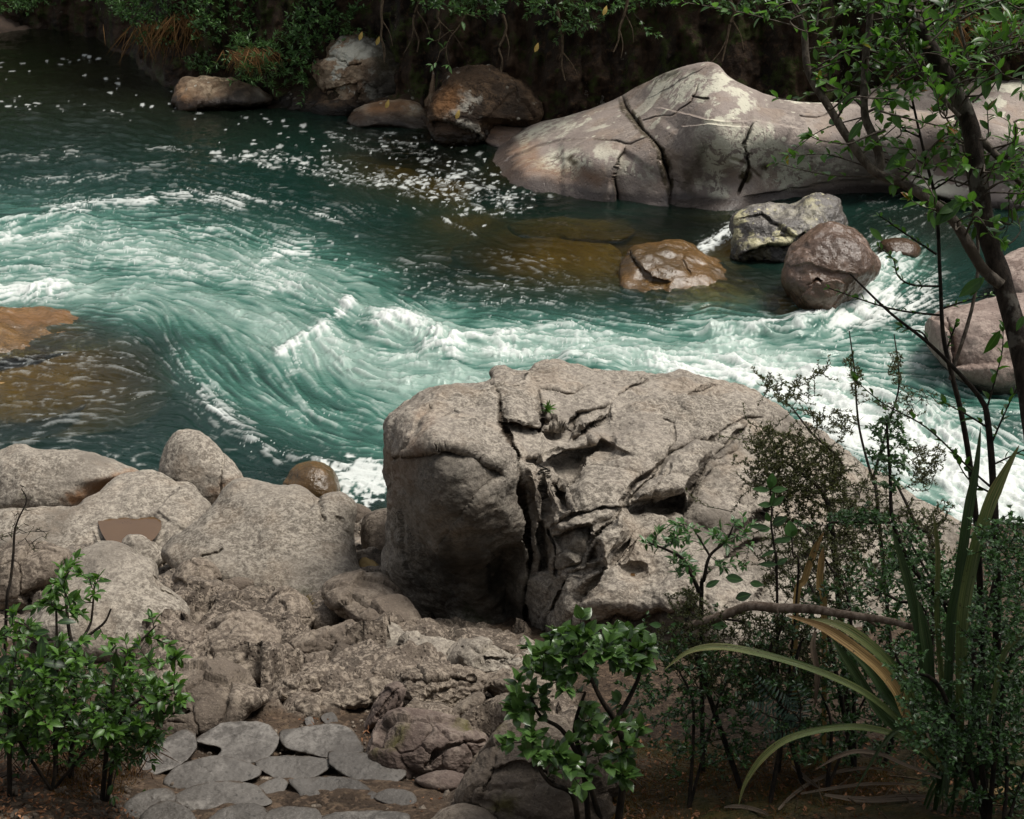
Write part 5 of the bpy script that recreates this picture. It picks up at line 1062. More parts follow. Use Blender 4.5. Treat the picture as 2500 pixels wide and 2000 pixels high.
def cloud(T, L, stems, targets, r_twig, leafL, leafW, spacing, seg=0.05, tint=(0.1, 0.9), up=0.4, tip=3, leafy=1.0, maxleaf=0.30, rstem=None, bend=0.25, spread=1.0, sides=4, whorl=1, keep=0.0):
    """twigs reach from the stems (or earlier twigs) to every target point; the outer part of each carries leaves"""
    nodes = []; rad = []
    for s in stems:
        P = curve(s[0], 6); T.add(P, np.linspace(s[1], s[2], len(P)), 7); nodes.append(P); rad.append(np.linspace(s[1], s[2], len(P)))
    N = np.vstack(nodes); root = N[0]
    Tg = np.asarray(targets); dm = np.min(np.linalg.norm(Tg[:, None] - N[None], axis=2), 1); Tg = Tg[np.argsort(dm)]
    for q in Tg:
        dd = np.linalg.norm(N - q, axis=1) + 0.25 * np.maximum(0, N[:, 2] - q[2]); i = int(np.argmin(dd)); a = N[i]; ln = np.linalg.norm(q - a)
        if ln < keep: continue
        m = max(2, int(ln / seg) + 1); t = np.linspace(0, 1, m + 1)[:, None]
        off = rng.normal(size=3) * ln * bend * 0.5 + np.array([0, 0, -ln * bend * 0.45])
        P = a + (q - a) * t + off * (t * (1 - t) * 2) + rng.normal(size=(m + 1, 3)) * ln * 0.02 * (t > 0) * (t < 1)
        N = np.vstack([N, P[1:]])
        start = 0.15 if ln < maxleaf else 1 - maxleaf / ln
        if leafL and rng.random() < leafy: sprig(T, L, P, r_twig, leafL, leafW, spacing, tint, up, start, tip, spread, sides, whorl)
        else: T.add(P, np.linspace(r_twig, r_twig * 0.4, len(P)), sides)

def in_poly(poly, n, tr=ID):
    q = tr(poly); lo, hi = q.min(0), q.max(0); out = []
    while len(out) < n:
        c = rng.uniform(lo, hi, (n * 3, 2)); out += list(c[inside(c, q)])
    return np.array(out[:n])
def targets_in(poly, n, d, tr=ID):
    c = in_poly(poly, n, tr); q_ = tr(poly); c = c + rng.normal(size=c.shape) * np.minimum(np.ptp(q_, axis=0), 260) * 0.065 * rng.gamma(1.0, 1.0, (n, 1)); return at_d(c[:, 0], c[:, 1], rng.uniform(d[0], d[1], n))
def plant(name, label, cat, base, group=None): return empty(name, base, label, cat, group)
def foot_at(u, d):
    """ground point under picture column u at forward distance d"""
    v = np.linspace(900, 2600, 1200); P = at_d(np.full(1200, u), v, np.full(1200, d)); i = np.argmax(P[:, 2] <= gz(P[:, 0], P[:, 1])); return P[i]

class Blades:
    """strap leaves: a centre line with width and a shallow V across"""
    def __init__(s): pass
    @staticmethod
    def make(name, P, w, mat, parent=None, fold=0.22, label=None, twist=0.5, tipfrac=0.75, face=None, streak=0):
        P = curve(P, 8); m = len(P); t = np.linspace(0, 1, m); tg = unit(np.gradient(P, axis=0))
        nrm = np.tile(np.array(face if face is not None else [0.0, -0.55, 0.83]), (m, 1)) + np.outer(t, rng.normal(size=3) * twist * 0.3)
        x = unit(np.cross(tg, nrm)); n = unit(np.cross(x, tg))
        wd = w * np.clip(np.minimum(0.55 + t * 1.5, 1), 0, 1) * np.clip((1 - t) / (1 - tipfrac), 0.02, 1) ** 0.8
        cols = np.array([-1, -0.66, -0.33, 0, 0.33, 0.66, 1.0]); V = P[:, None] + x[:, None] * (wd[:, None, None] * .5 * cols[None, :, None]) + n[:, None] * (wd[:, None, None] * fold * (np.abs(cols))[None, :, None])
        k = len(cols); I = np.arange(m * k).reshape(m, k); Q = np.stack([I[:-1, :-1], I[:-1, 1:], I[1:, 1:], I[1:, :-1]], -1).reshape(-1, 4)
        o = mesh_obj(name, V.reshape(-1, 3), [Q], mat, {'across': np.tile(cols, m), 'along': np.repeat(t, k)}, parent=parent, origin=np.array(parent.location) if parent else P[0])
        if label: o['label'] = label
        return o
def strap_mat(name, green, edge, dry, dryness=0.3, rough=0.42):
    t = NT(name); a = t.attr('across'); al = t.attr('along'); v = t.n('ShaderNodeCombineXYZ')
    t.put(v.inputs[0], t.math('MULTIPLY', a, 4.0)); t.put(v.inputs[1], t.math('MULTIPLY', al, 1.6))
    vn = t.noise(v.outputs[0], 1.4, 4, 0.6); stripe = t.noise(v.outputs[0], 3.2, 2, 0.5)
    c = t.mix(t.rng(stripe, 0.40, 0.62), green, edge)
    c = t.mix(t.rng(t.math('ADD', vn, t.math('MULTIPLY', al, 0.25)), 0.78 - dryness, 0.92 - dryness), c, dry)
    c = t.mix(t.rng(t.noise(wpos(t), 60, 3, 0.7), 0.64, 0.7), c, (0.03, 0.018, 0.01))
    b = t.bsdf(c, rough, 0.4, t.bump(stripe, 0.004, 0.6)); tl = t.n('ShaderNodeBsdfTranslucent'); t.put(tl.inputs['Color'], c)
    return t.done(t.mixs(0.22, b, tl.outputs[0]))
S_GREEN = strap_mat('flax_leaf_green', (0.040, 0.075, 0.014), (0.17, 0.20, 0.065), (0.24, 0.20, 0.08), 0.10)
S_DARK = strap_mat('flax_leaf_dark', (0.016, 0.040, 0.010), (0.045, 0.080, 0.024), (0.09, 0.10, 0.04), 0.05)
S_GOLD = strap_mat('flax_leaf_dry', (0.40, 0.26, 0.09), (0.55, 0.38, 0.16), (0.20, 0.12, 0.045), 0.22, 0.6)
S_STRAW = strap_mat('dead_flax_leaf', (0.15, 0.11, 0.075), (0.27, 0.21, 0.155), (0.08, 0.055, 0.035), 0.22, 0.75)
# ------------------------------------------------------------------ the far bank: an earth wall, its shrubs and the forest over it
BL_ = np.array([(-900, 52), (-500, 47), (-250, 46), (0, 45.5), (150, 44.5), (240, 41), (300, 37.5), (380, 35), (520, 33.6), (660, 32.8), (800, 31.6), (950, 30.6), (1100, 30), (1300, 29.0), (1500, 28.0), (1700, 27.2), (1900, 26.8), (2156, 26.4), (2500, 26), (2900, 25.5)], float)
us = np.linspace(-900, 2900, 620); yy = np.interp(us, BL_[:, 0], BL_[:, 1])
dB = yy * math.cos(PITCH) + 6.0 * math.sin(PITCH); xB = (us - VW / 2) / FPX * dB
hs_ = np.linspace(-1.5, 8.0, 240); Hh, XX = np.meshgrid(hs_, xB, indexing='ij'); YY = np.tile(yy, (240, 1))
Pw = np.column_stack([XX.ravel(), YY.ravel(), Hh.ravel()])
lean = 0.30 * np.maximum(Hh, 0).ravel() + 1.5 * smooth(4.2, 8, Hh.ravel())
q = np.column_stack([Pw[:, 0], Pw[:, 1] * 0.3, Pw[:, 2] * 0.30])
rel = 0.16 * fbm(Pw * np.array([5.5, 2, 2.2]), 4, seed=85, ridged=True) + 0.85 * fbm(q * 0.55, 3, seed=81) + 0.34 * fbm(q * 2.0 + 5, 4, seed=82, ridged=True) + 0.09 * fbm(Pw * 3.2, 4, seed=83)
Pw[:, 1] += lean - rel * smooth(-1.2, 0.4, Hh.ravel())
I = np.arange(240 * 620).reshape(240, 620); Q = np.stack([I[:-1, :-1], I[:-1, 1:], I[1:, 1:], I[1:, :-1]], -1).reshape(-1, 4)
t = NT('mossy_earth_wall'); p = wpos(t); pv = wpos(t, (1, 0.4, 0.35))
n1 = t.noise(pv, 1.3, 5, 0.65); n2 = t.noise(p, 2.2, 5, 0.65); n3 = t.noise(p, 9, 4, 0.7)
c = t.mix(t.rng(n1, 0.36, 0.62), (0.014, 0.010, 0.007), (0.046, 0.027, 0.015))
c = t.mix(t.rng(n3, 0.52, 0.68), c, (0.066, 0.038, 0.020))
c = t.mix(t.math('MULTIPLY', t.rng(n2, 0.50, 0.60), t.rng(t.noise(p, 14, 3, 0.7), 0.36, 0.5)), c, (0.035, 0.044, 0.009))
lich = t.math('MULTIPLY', t.rng(t.noise(p, 5.2, 5, 0.75), 0.63, 0.66), t.rng(t.noise(p, 0.75, 2, 0.5), 0.52, 0.60))
c = t.mix(lich, c, (0.36, 0.33, 0.26))
sxyz = t.n('ShaderNodeSeparateXYZ'); t.t.links.new(p, sxyz.inputs[0])
M_WALL = t.done(t.bsdf(c, t.rng(sxyz.outputs['Z'], 0.5, 0.1, 0.9, 0.35), 0.25, t.bump(t.math('ADD', n3, n2), 0.06, 1.0)))
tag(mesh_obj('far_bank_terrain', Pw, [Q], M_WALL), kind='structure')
# the ground behind, up into the forest
gx, gy_ = np.meshgrid(np.linspace(-60, 60, 60), np.linspace(0, 1, 30)); ytop = np.interp(gx.ravel(), xB, yy) + 2.9
Pt = np.column_stack([gx.ravel(), ytop + 40 * gy_.ravel(), 7.4 + 14 * gy_.ravel() + 0.5 * fbm(np.column_stack([gx.ravel() * .2, gy_.ravel() * 8, gx.ravel() * 0]), 3, seed=84)])
I = np.arange(60 * 30).reshape(30, 60); Q = np.stack([I[:-1, :-1], I[:-1, 1:], I[1:, 1:], I[1:, :-1]], -1).reshape(-1, 4)
tag(mesh_obj('forest_hillside', Pt, [Q], M_SOIL), kind='structure')
# low mud bar at the top left
mp = np.array([(-400, 98), (-100, 88), (0, 74), (60, 66), (150, 64), (260, 66), (330, 60)], float)
MU = np.linspace(-400, 330, 90); MV = np.interp(MU, mp[:, 0], mp[:, 1]); k_ = np.linspace(0, 1, 16)
Wl = at_z(MU, MV, -0.05); Pm = np.vstack([np.column_stack([Wl[:, 0], Wl[:, 1] + 9.5 * k, -0.05 + 1.0 * (1 - (1 - k) ** 2.2) + 0.05 * pnoise(np.column_stack([Wl[:, 0], Wl[:, 1] + 9 * k, 0 * Wl[:, 0]]) * 0.9, 88)]) for k in k_])
I = np.arange(90 * 16).reshape(16, 90); Q = np.stack([I[:-1, :-1], I[:-1, 1:], I[1:, 1:], I[1:, :-1]], -1).reshape(-1, 4)
tag(mesh_obj('mud_bar', Pm, [Q], soil_mat('wet_mud', (0.060, 0.044, 0.036), (0.095, 0.070, 0.056), (0.13, 0.085, 0.055), 0.5, 0.3, 0.5)), kind='structure')

def far_shrub(name, label, poly, d, n, base_uv, leafL=0.125, leafW=0.055, spacing=0.050, tr=ID, group='shrubs on the far bank', tint=(0.05, 1.0), nst=4, tw=0.006, mat=None, maxleaf=0.45, cat='shrub', whorl=2, up=0.35, tip=5):
    bu = tr([base_uv])[0]; base = at_d(bu[0], bu[1], d[1] + 0.4)
    r = plant(name, label, cat, base, group); T = Tubes(); L = Leaves()
    tg = targets_in(poly, n, d, tr); c = tg.mean(0); stems = []
    for k in range(nst):
        e = tg[rng.integers(n)] * 0.55 + c * 0.45; m = (base + e) / 2 + rng.normal(size=3) * 0.2 + np.array([0, 0, 0.2]); stems.append(([base + rng.normal(size=3) * 0.06, m, e], 0.03, 0.010))
    cloud(T, L, stems, tg, tw, leafL, leafW, spacing, 0.10, tint, up, tip, 1.0, maxleaf, whorl=whorl)
    T.build('stems', M_STEM, r); L.build('foliage', mat or L_FAR, r, simple=True, fold=0.18)
    return r
far_shrub('shrub', 'dark leafy bush hanging lowest over the still water at upper left', [(205, -30), (235, 25), (290, 62), (315, 92), (345, 75), (380, 60), (430, 40), (420, -30)], (33.8, 35.2), 300, (330, -20))
far_shrub('shrub', 'dense small-leaved bush along the top edge right of the straw clump', [(400, -40), (410, 60), (470, 95), (560, 70), (640, 60), (640, -40)], (32.6, 34.2), 420, (520, 20))
far_shrub('shrub', 'dark bush tumbling down beside the tan lichen-spotted rock', [(620, -40), (610, 60), (600, 120), (625, 170), (660, 185), (672, 120), (700, 80), (760, 70), (780, -40)], (31.4, 32.8), 360, (690, 0))
far_shrub('shrub', 'low rosette-leaved bush leaning over the low grey rock', [(475, 95), (500, 75), (600, 70), (625, 120), (612, 180), (585, 200), (560, 175), (520, 175), (490, 150)], (31.6, 32.8), 110, (560, 110), leafL=0.17, leafW=0.035, spacing=0.05, tint=(0.4, 1.0), whorl=2, maxleaf=0.22, tip=9)
far_shrub('shrub', 'mossy green low plant at the waterline left of the low grey rock', [(385, 125), (430, 110), (480, 120), (470, 155), (430, 150), (395, 145)], (33.0, 33.8), 110, (430, 140), leafL=0.08, leafW=0.03, tint=(0.1, 0.7))
far_shrub('shrub', 'sparse dark foliage at the top edge above the dark bank, middle', [(860, -40), (890, 15), (960, 35), (1010, 20), (1060, 40), (1060, -40)], (28.2, 29.4), 130, (960, -30), tint=(0.0, 0.7))
far_shrub('shrub', 'blue-green sprays of leaves hanging at the top edge above the slab', [(1080, -40), (1120, 30), (1180, 75), (1240, 60), (1290, 20), (1420, 15), (1440, -40)], (27.0, 28.2), 150, (1220, -30), tint=(0.0, 0.6))
far_shrub('shrub', 'dim bush at the top edge behind the grey tree branch', [(1450, -40), (1500, 25), (1600, 40), (1720, 30), (1760, -40)], (26.0, 27.0), 120, (1600, -40), tint=(0.0, 0.55))
far_shrub('shrub', 'rusty green bush on the bank behind the tree trunk at upper right', [(1760, -40), (1800, 60), (1900, 120), (2020, 130), (2156, 110), (2200, -40)], (25.2, 26.2), 240, (1980, -20), tint=(0.0, 0.5))
far_shrub('shrub', 'light green bush in the top left corner above the mud bar', [(-60, -40), (-60, 30), (20, 24), (70, 14), (120, -5), (140, -40)], (40.5, 42.5), 220, (20, -20), tint=(0.3, 1.0), leafL=0.14, leafW=0.055)

def straw_clump(label, u, v, d, spread, length, n, lean=(0, 0)):
    base = at_d(u, v, d); r = Leaves()
    for k in range(n):
        a = rng.normal(size=3) * np.array([spread, 0.12, 0.05]); th = rng.normal() * 0.5
        dr = unit(np.array([lean[0] + rng.normal() * 0.45, -0.35 + rng.normal() * 0.15, -0.8 + lean[1] + 0.25 * rng.random()])); l = length * rng.uniform(0.5, 1.2)
        r.add(base + a, dr, unit(np.array([rng.normal() * .5, -0.6, 0.6])), l, 0.020, rng.random())
    o = r.build('dry_grass', L_STRAW, None, rows=5, fold=0.1, curl=0.5, sharp=0.5, origin=base)
    tag(o, label, 'grass clump', 'dry grass hanging on the far bank'); return o
straw_clump('long straw-brown grass trailing into the still water at upper left', 345, 48, 34.4, 0.36, 1.0, 160)
straw_clump('dark brown grass curtain beside the trailing straw', 395, 30, 34.0, 0.30, 1.1, 130)
straw_clump('orange-brown dry tuft above the low grey rock', 525, 105, 32.0, 0.26, 0.62, 150, (0.25, 0.3))
straw_clump('rust-red dead fronds high on the bank behind the right tree', 2060, 30, 25.6, 0.6, 0.8, 150)

# roots and dead stems trailing down the dark bank
for lb, u, v0, v1 in [('pale root trailing down the dark bank, nearest the tan rock', 810, 0, 130), ('thin brown root on the dark bank beside the hanging vine', 868, -20, 110), ('bleached forked root high on the dark bank', 915, 20, 62), ('thin root over the mossy rock with the white patch', 1050, 30, 150), ('brown root trailing beside the left end of the slab', 1165, 20, 170), ('grey root hanging above the cracked slab', 1330, -10, 110), ('thin dead stem hanging behind the slab top', 1545, 0, 130)]:
    T = Tubes(); yb_ = float(np.interp(u, BL_[:, 0], BL_[:, 1])) + 0.1
    vs_ = np.linspace(v0, v1, 6); us_ = u + np.cumsum(rng.normal(size=6) * 7); d_ = (yb_ - 0.9) / ray(us_, vs_)[:, 1] - np.linspace(0, .25, 6)
    P = curve(at_d(us_, vs_, d_), 5); T.add(P, np.linspace(.035, .014, len(P)), 6)
    for k in (8, 15):
        e = P[k] + np.array([rng.normal() * .3, -.15, -.5]); T.add(curve([P[k], (P[k] + e) / 2 + [.05, 0, 0], e], 4), np.linspace(.016, .006, 9), 5)
    tag(T.build('hanging_root', M_TWIG, None, origin=P[0]), lb, 'root', 'roots hanging down the far bank')

# a thin dark creeper with a few pale leaves hanging on the bank
r = plant('hanging_vine', 'thin vine with a few pale leaves dangling before the dark bank', 'vine', at_d(955, 20, 28.6)); T = Tubes(); L = Leaves()
sprig(T, L, curve(px([(1180, 90), (1130, 180), (1080, 240), (1050, 310), (1055, 380), (1070, 430)], 28.6, ZG)), 0.016, 0.20, 0.075, 0.5, (0.7, 1.0), tip=3)
sprig(T, L, curve(px([(1100, 200), (1060, 215), (1000, 260), (960, 270)], 28.6, ZG)), 0.012, 0.20, 0.075, 0.35, (0.8, 1.0), tip=5)
sprig(T, L, curve(px([(1055, 310), (1010, 340), (990, 400), (960, 430)], 28.6, ZG)), 0.012, 0.17, 0.06, 0.4, (0.6, 1.0), tip=4)
sprig(T, L, curve(px([(1170, 90), (1200, 100), (1260, 110), (1320, 90)], 28.6, ZG)), 0.012, 0.20, 0.08, 0.22, (0.2, 0.7), tip=4)
T.build('stems', M_TWIG, r); L.build('leaves', L_FAR, r, rows=3)

# scattered yellow leaves caught on rocks of the far bank
for lb, u, v, d in [('yellow leaf caught high on the dark bank left of the slab', 756, 76, 30.4), ('pale leaf lying on the dark bank above the slab', 1126, 100, 28.4), ('lone orange leaf high on the bank above the slab', 1270, 22, 27.3), ('yellow leaf lying on top of the tan rock', 792, 86, 30.6), ('orange leaf on the flat brown ledge', 812, 219, 29.9), ('small yellow leaf on the white-lichened rock', 960, 241, 28.3)]:
    L = Leaves(); c = at_d(u, v, d - 0.4); L.add(c - np.array([0, 0, 0.09]), np.array([0.35, -0.1, 0.9]), np.array([0.2, -1, 0.3]), 0.2, 0.085, 0.96)
    o = L.build('fallen_leaf', leaf_mat('yellow_leaf', (0.5, 0.33, 0.06), (0.6, 0.42, 0.12), rough=0.7, trans=0.1), None, rows=4, origin=c); tag(o, lb, 'leaf', 'fallen leaves on the far bank')

# forest trees over the far bank; their crowns keep the bank in shade
def big_tree(label, x, y, z0, h, crown_r, n, zc, group, mat=L_CANOPY, lf=0.34, sq=0.6):
    r = plant('forest_tree', label, 'tree', (x, y, z0), group); T = Tubes(); L = Leaves()
    tr_ = curve([(x, y, z0 - 0.4), (x + rng.normal() * .3, y + rng.normal() * .3, z0 + h * .4), (x + rng.normal() * .6, y - 0.4, z0 + h)], 6); T.add(tr_, np.linspace(0.24, 0.07, len(tr_)), 9)
    C = np.array([x, y, zc])
    for k in range(9):
        a = rng.random() * 6.28; e = C + np.array([math.cos(a) * crown_r * .8, math.sin(a) * crown_r * .8, rng.uniform(-.4, .5) * crown_r * sq]); s = tr_[int(len(tr_) * rng.uniform(.45, .9))]
        T.add(curve([s, (s + e) / 2 + [0, 0, .3], e], 5), np.linspace(0.08, 0.02, 11), 5)
    cl = rng.normal(size=(46, 3)); cl = unit(cl) * (rng.random((46, 1)) ** 0.45) * crown_r * np.array([1, 1, sq]) + C
    P = cl[rng.integers(46, size=n)] + rng.normal(size=(n, 3)) * crown_r * 0.17
    for q in P: L.add(q, unit(rng.normal(size=3)), unit(np.array([0, 0, 1.]) + rng.normal(size=3) * .5), lf * rng.uniform(.6, 1.2), lf * .5, rng.random())
    T.build('trunk', M_BARK, r); L.build('crown', mat, r, simple=True)
for i, (x, dy, zc, cr) in enumerate([(-25, 1, 10, 5.0), (-21, 0, 9.2, 4.2), (-17, 0, 8.2, 3.6), (-12.5, 2.5, 8.4, 3.0), (-8.2, 2.2, 8.2, 3.0), (-4.2, 1.2, 7.8, 3.0), (-0.3, 0.2, 7.0, 3.2), (3.6, 1.0, 7.2, 3.2), (7.4, 2.2, 7.6, 3.0), (11.5, 2.6, 8.0, 3.2)]):
    y0 = float(np.interp(x, xB, yy))
    big_tree('tall forest tree rooted above the far bank, its crown over the river', x, y0 + 2.6 + dy, 6.6, 4.5, cr, 1500, zc, 'forest trees above the far bank')
# ------------------------------------------------------------------ plants of the near bank
# -- leafy shrub in the lower left corner
b = foot_at(150, 6.95); r = plant('leafy_shrub', 'bright green broad-leaved shrub filling the lower left corner', 'shrub', b); T = Tubes(); L = Leaves()
st = [([foot_at(118, 6.9), px([(330, 1130)], 6.85, ZC)[0], px([(345, 800)], 6.8, ZC)[0], px([(340, 560)], 6.8, ZC)[0], px([(335, 330)], 6.8, ZC)[0]], 0.012, 0.004),
      ([foot_at(150, 6.9), px([(435, 1050)], 6.85, ZC)[0], px([(465, 780)], 6.8, ZC)[0], px([(420, 620)], 6.8, ZC)[0], px([(400, 450)], 6.8, ZC)[0], px([(395, 290)], 6.8, ZC)[0], px([(430, 200)], 6.8, ZC)[0]], 0.014, 0.004),
      ([px([(470, 740)], 6.8, ZC)[0], px([(485, 660)], 6.75, ZC)[0], px([(560, 600)], 6.75, ZC)[0], px([(630, 540)], 6.75, ZC)[0], px([(668, 460)], 6.75, ZC)[0]], 0.010, 0.004),
      ([px([(470, 680)], 6.8, ZC)[0], px([(490, 650)], 6.85, ZC)[0], px([(540, 560)], 6.9, ZC)[0], px([(555, 480)], 6.9, ZC)[0], px([(570, 300)], 6.9, ZC)[0]], 0.009, 0.004),
      ([foot_at(215, 6.7), px([(660, 1100)], 6.6, ZC)[0], px([(690, 860)], 6.6, ZC)[0], px([(700, 700)], 6.6, ZC)[0]], 0.013, 0.005),
      ([foot_at(225, 6.7), px([(720, 1150)], 6.5, ZC)[0], px([(850, 1000)], 6.45, ZC)[0], px([(1000, 960)], 6.45, ZC)[0], px([(1080, 930)], 6.45, ZC)[0]], 0.011, 0.004),
      ([px([(690, 860)], 6.6, ZC)[0], px([(780, 720)], 6.6, ZC)[0], px([(880, 620)], 6.6, ZC)[0], px([(940, 560)], 6.6, ZC)[0]], 0.008, 0.003),
      ([foot_at(20, 6.6), px([(60, 1000)], 6.5, ZC)[0], px([(90, 760)], 6.5, ZC)[0], px([(80, 640)], 6.5, ZC)[0]], 0.012, 0.005),
      ([px([(345, 640)], 6.8, ZC)[0], px([(240, 640)], 6.75, ZC)[0], px([(150, 560)], 6.7, ZC)[0], px([(20, 520)], 6.7, ZC)[0]], 0.007, 0.003)]
tg = np.vstack([targets_in([(-60, 1560 / 1), (-60, 560), (120, 520), (300, 640), (420, 600), (560, 760), (700, 600), (900, 560), (1060, 760), (900, 900), (960, 1040), (840, 1180), (600, 1280), (300, 1340), (-60, 1360)], 175, (6.2, 7.0), ZC),
                targets_in([(210, 330), (300, 260), (420, 160), (480, 190), (600, 260), (610, 340), (670, 450), (560, 540), (420, 520), (260, 480)], 26, (6.65, 7.0), ZC),
                targets_in([(700, 1180), (820, 1140), (950, 1200), (900, 1300), (720, 1340)], 14, (6.3, 6.6), ZC), targets_in([(900, 900), (1060, 880), (1130, 940), (1080, 1040), (940, 1040)], 16, (6.3, 6.5), ZC)])
cloud(T, L, st, tg, 0.0035, 0.070, 0.030, 0.026, 0.05, (0.15, 1.0), 0.5, 5, 1.0, 0.15)
T.build('stems', M_STEM, r); L.build('foliage', L_BRIGHT, r, rows=5, fold=0.2, curl=0.35)
# a few big dark leaves low on it
L = Leaves()
for (x, y, dx, dy, l) in [(240, 790, -70, 60, .12), (230, 790, 100, 70, .13), (240, 780, 160, 10, .13), (230, 800, 60, 130, .12), (240, 770, 10, -90, .11), (60, 740, -80, 60, .12), (690, 720, 20, 100, .10), (910, 1140, -70, -40, .10), (700, 1130, -30, 90, .13), (950, 1050, 10, 110, .11), (400, 660, 70, 30, .10), (300, 600, -90, -5, .09), (340, 545, 60, -12, .09)]:
    d_ = 6.35; a, e = px([(x, y), (x + dx, y + dy)], d_, ZC); L.add(a, e - a, unit(np.array([rng.normal() * .3, -0.5, 1.0])), l, l * .38, 0.05)
L.build('dark_leaves', L_BRIGHT, r, rows=6, fold=0.15, curl=0.4)['label'] = 'big dark drooping leaves'

fbk = foot_at(110, 6.7); r = plant('leafy_shrub', 'dark low foliage under the leafy shrub in the lower left corner', 'shrub', fbk); T = Tubes(); L = Leaves()
tg = np.vstack([targets_in([(-40, 1400), (120, 1370), (330, 1440), (330, 1560), (200, 1610), (-40, 1590)], 260, (6.35, 6.95)), targets_in([(180, 1500), (330, 1480), (350, 1580), (250, 1620)], 50, (6.3, 6.6))])
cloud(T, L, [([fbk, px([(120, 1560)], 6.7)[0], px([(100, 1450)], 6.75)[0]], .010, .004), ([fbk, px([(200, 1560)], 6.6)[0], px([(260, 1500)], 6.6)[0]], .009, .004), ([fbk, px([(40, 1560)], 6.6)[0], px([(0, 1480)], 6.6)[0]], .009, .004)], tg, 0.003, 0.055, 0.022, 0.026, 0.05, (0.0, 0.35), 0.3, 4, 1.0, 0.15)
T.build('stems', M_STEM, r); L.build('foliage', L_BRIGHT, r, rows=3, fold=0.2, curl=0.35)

L = Leaves(); cc = ground_at(200, 1560)[0]
for k in range(900):
    q = ground_at(rng.uniform(20, 330), rng.uniform(1500, 1640))[0] if k % 6 == 0 or k == 0 else q
    L.add(q + [0, 0, rng.uniform(.02, .22)], unit(rng.normal(size=3) * [.7, .7, .3] + [0, -.25, -.35]), unit(rng.normal(size=3) * .5 + [0, -.4, .8]), rng.uniform(.06, .18), .006, rng.random() * .6)
tag(L.build('dead_fronds', leaf_mat('dead_frond', (.018, .010, .006), (.075, .036, .016), rough=.8, spec=.1, trans=.05), None, rows=3, curl=.6), kind='stuff')

# -- bare twiggy seedling at the left edge
r = plant('bare_twig', 'thin bare dark twig standing before the rocks at the left edge', 'twig', foot_at(10, 8.2)); T = Tubes(); L = Leaves()
main = px([(20, 1150), (40, 440), (65, 280), (80, 130), (88, 0), (110, -80), (160, -190), (130, -260)], 8.0, ZC); main[0] = foot_at(8, 8.2)
cloud(T, L, [(main, 0.010, 0.003)], np.vstack([targets_in([(-10, 60), (-60, 20), (0, -40), (120, -60), (280, 0), (330, 20), (260, 70), (230, 140), (100, 100)], 46, (7.8, 8.2), ZC), targets_in([(100, -60), (200, -190), (130, -300), (60, -120)], 16, (7.9, 8.1), ZC)]), 0.0025, 0.016, 0.007, 0.05, 0.05, (0, 0.4), 0.2, 2, 0.8, 0.12)
T.build('stems', M_STEM, r); L.build('leaves', L_FINE, r, simple=True)

# -- glossy shrub in the lower middle
d0 = 6.35; r = plant('glossy_shrub', 'glossy round-leaved shrub standing in the lower middle of the picture', 'shrub', foot_at(1290, 6.5)); T = Tubes(); L = Leaves()
st = [([foot_at(1300, 6.5), px([(540, 740)], 6.4, Z7)[0], px([(500, 600)], 6.35, Z7)[0], px([(450, 520)], 6.3, Z7)[0], px([(400, 420)], 6.3, Z7)[0], px([(360, 320)], 6.3, Z7)[0]], 0.018, 0.006),
      ([foot_at(1240, 6.4), px([(370, 800)], 6.3, Z7)[0], px([(290, 640)], 6.25, Z7)[0], px([(200, 580)], 6.2, Z7)[0], px([(160, 500)], 6.2, Z7)[0]], 0.014, 0.005),
      ([foot_at(1220, 6.35), px([(330, 900)], 6.2, Z7)[0], px([(240, 850)], 6.15, Z7)[0], px([(190, 780)], 6.15, Z7)[0], px([(170, 680)], 6.15, Z7)[0]], 0.014, 0.005),
      ([foot_at(1270, 6.5), px([(350, 700)], 6.35, Z7)[0], px([(340, 600)], 6.3, Z7)[0], px([(380, 480)], 6.3, Z7)[0]], 0.013, 0.006),
      ([px([(500, 600)], 6.35, Z7)[0], px([(560, 500)], 6.4, Z7)[0], px([(600, 400)], 6.4, Z7)[0], px([(580, 330)], 6.4, Z7)[0], px([(550, 240)], 6.4, Z7)[0]], 0.012, 0.005)]
tg = np.vstack([targets_in([(160, 350), (230, 250), (330, 220), (400, 225), (500, 240), (530, 300), (520, 370), (460, 440), (360, 470), (230, 460), (180, 410)], 62, (6.05, 6.5), Z7), targets_in([(70, 560), (80, 480), (160, 450), (220, 520), (200, 590)], 16, (6.1, 6.3), Z7),
                targets_in([(110, 700), (170, 630), (260, 700), (380, 770), (400, 860), (230, 830), (150, 790)], 26, (6.0, 6.25), Z7), targets_in([(500, 250), (560, 210), (630, 230), (660, 330), (600, 420), (530, 400)], 24, (6.3, 6.5), Z7),
                targets_in([(280, 550), (430, 500), (560, 560), (600, 720), (460, 760), (340, 700)], 26, (6.2, 6.5), Z7), targets_in([(520, 780), (570, 790), (560, 840), (520, 830)], 4, (6.2, 6.3), Z7)])
cloud(T, L, st, tg, 0.0032, 0.078, 0.048, 0.030, 0.04, (0.15, 1.0), 0.5, 5, 1.0, 0.10)
T.build('stems', M_STEM, r); L.build('foliage', L_GLOSS, r, rows=5, fold=0.16, curl=0.3, sharp=0.8)

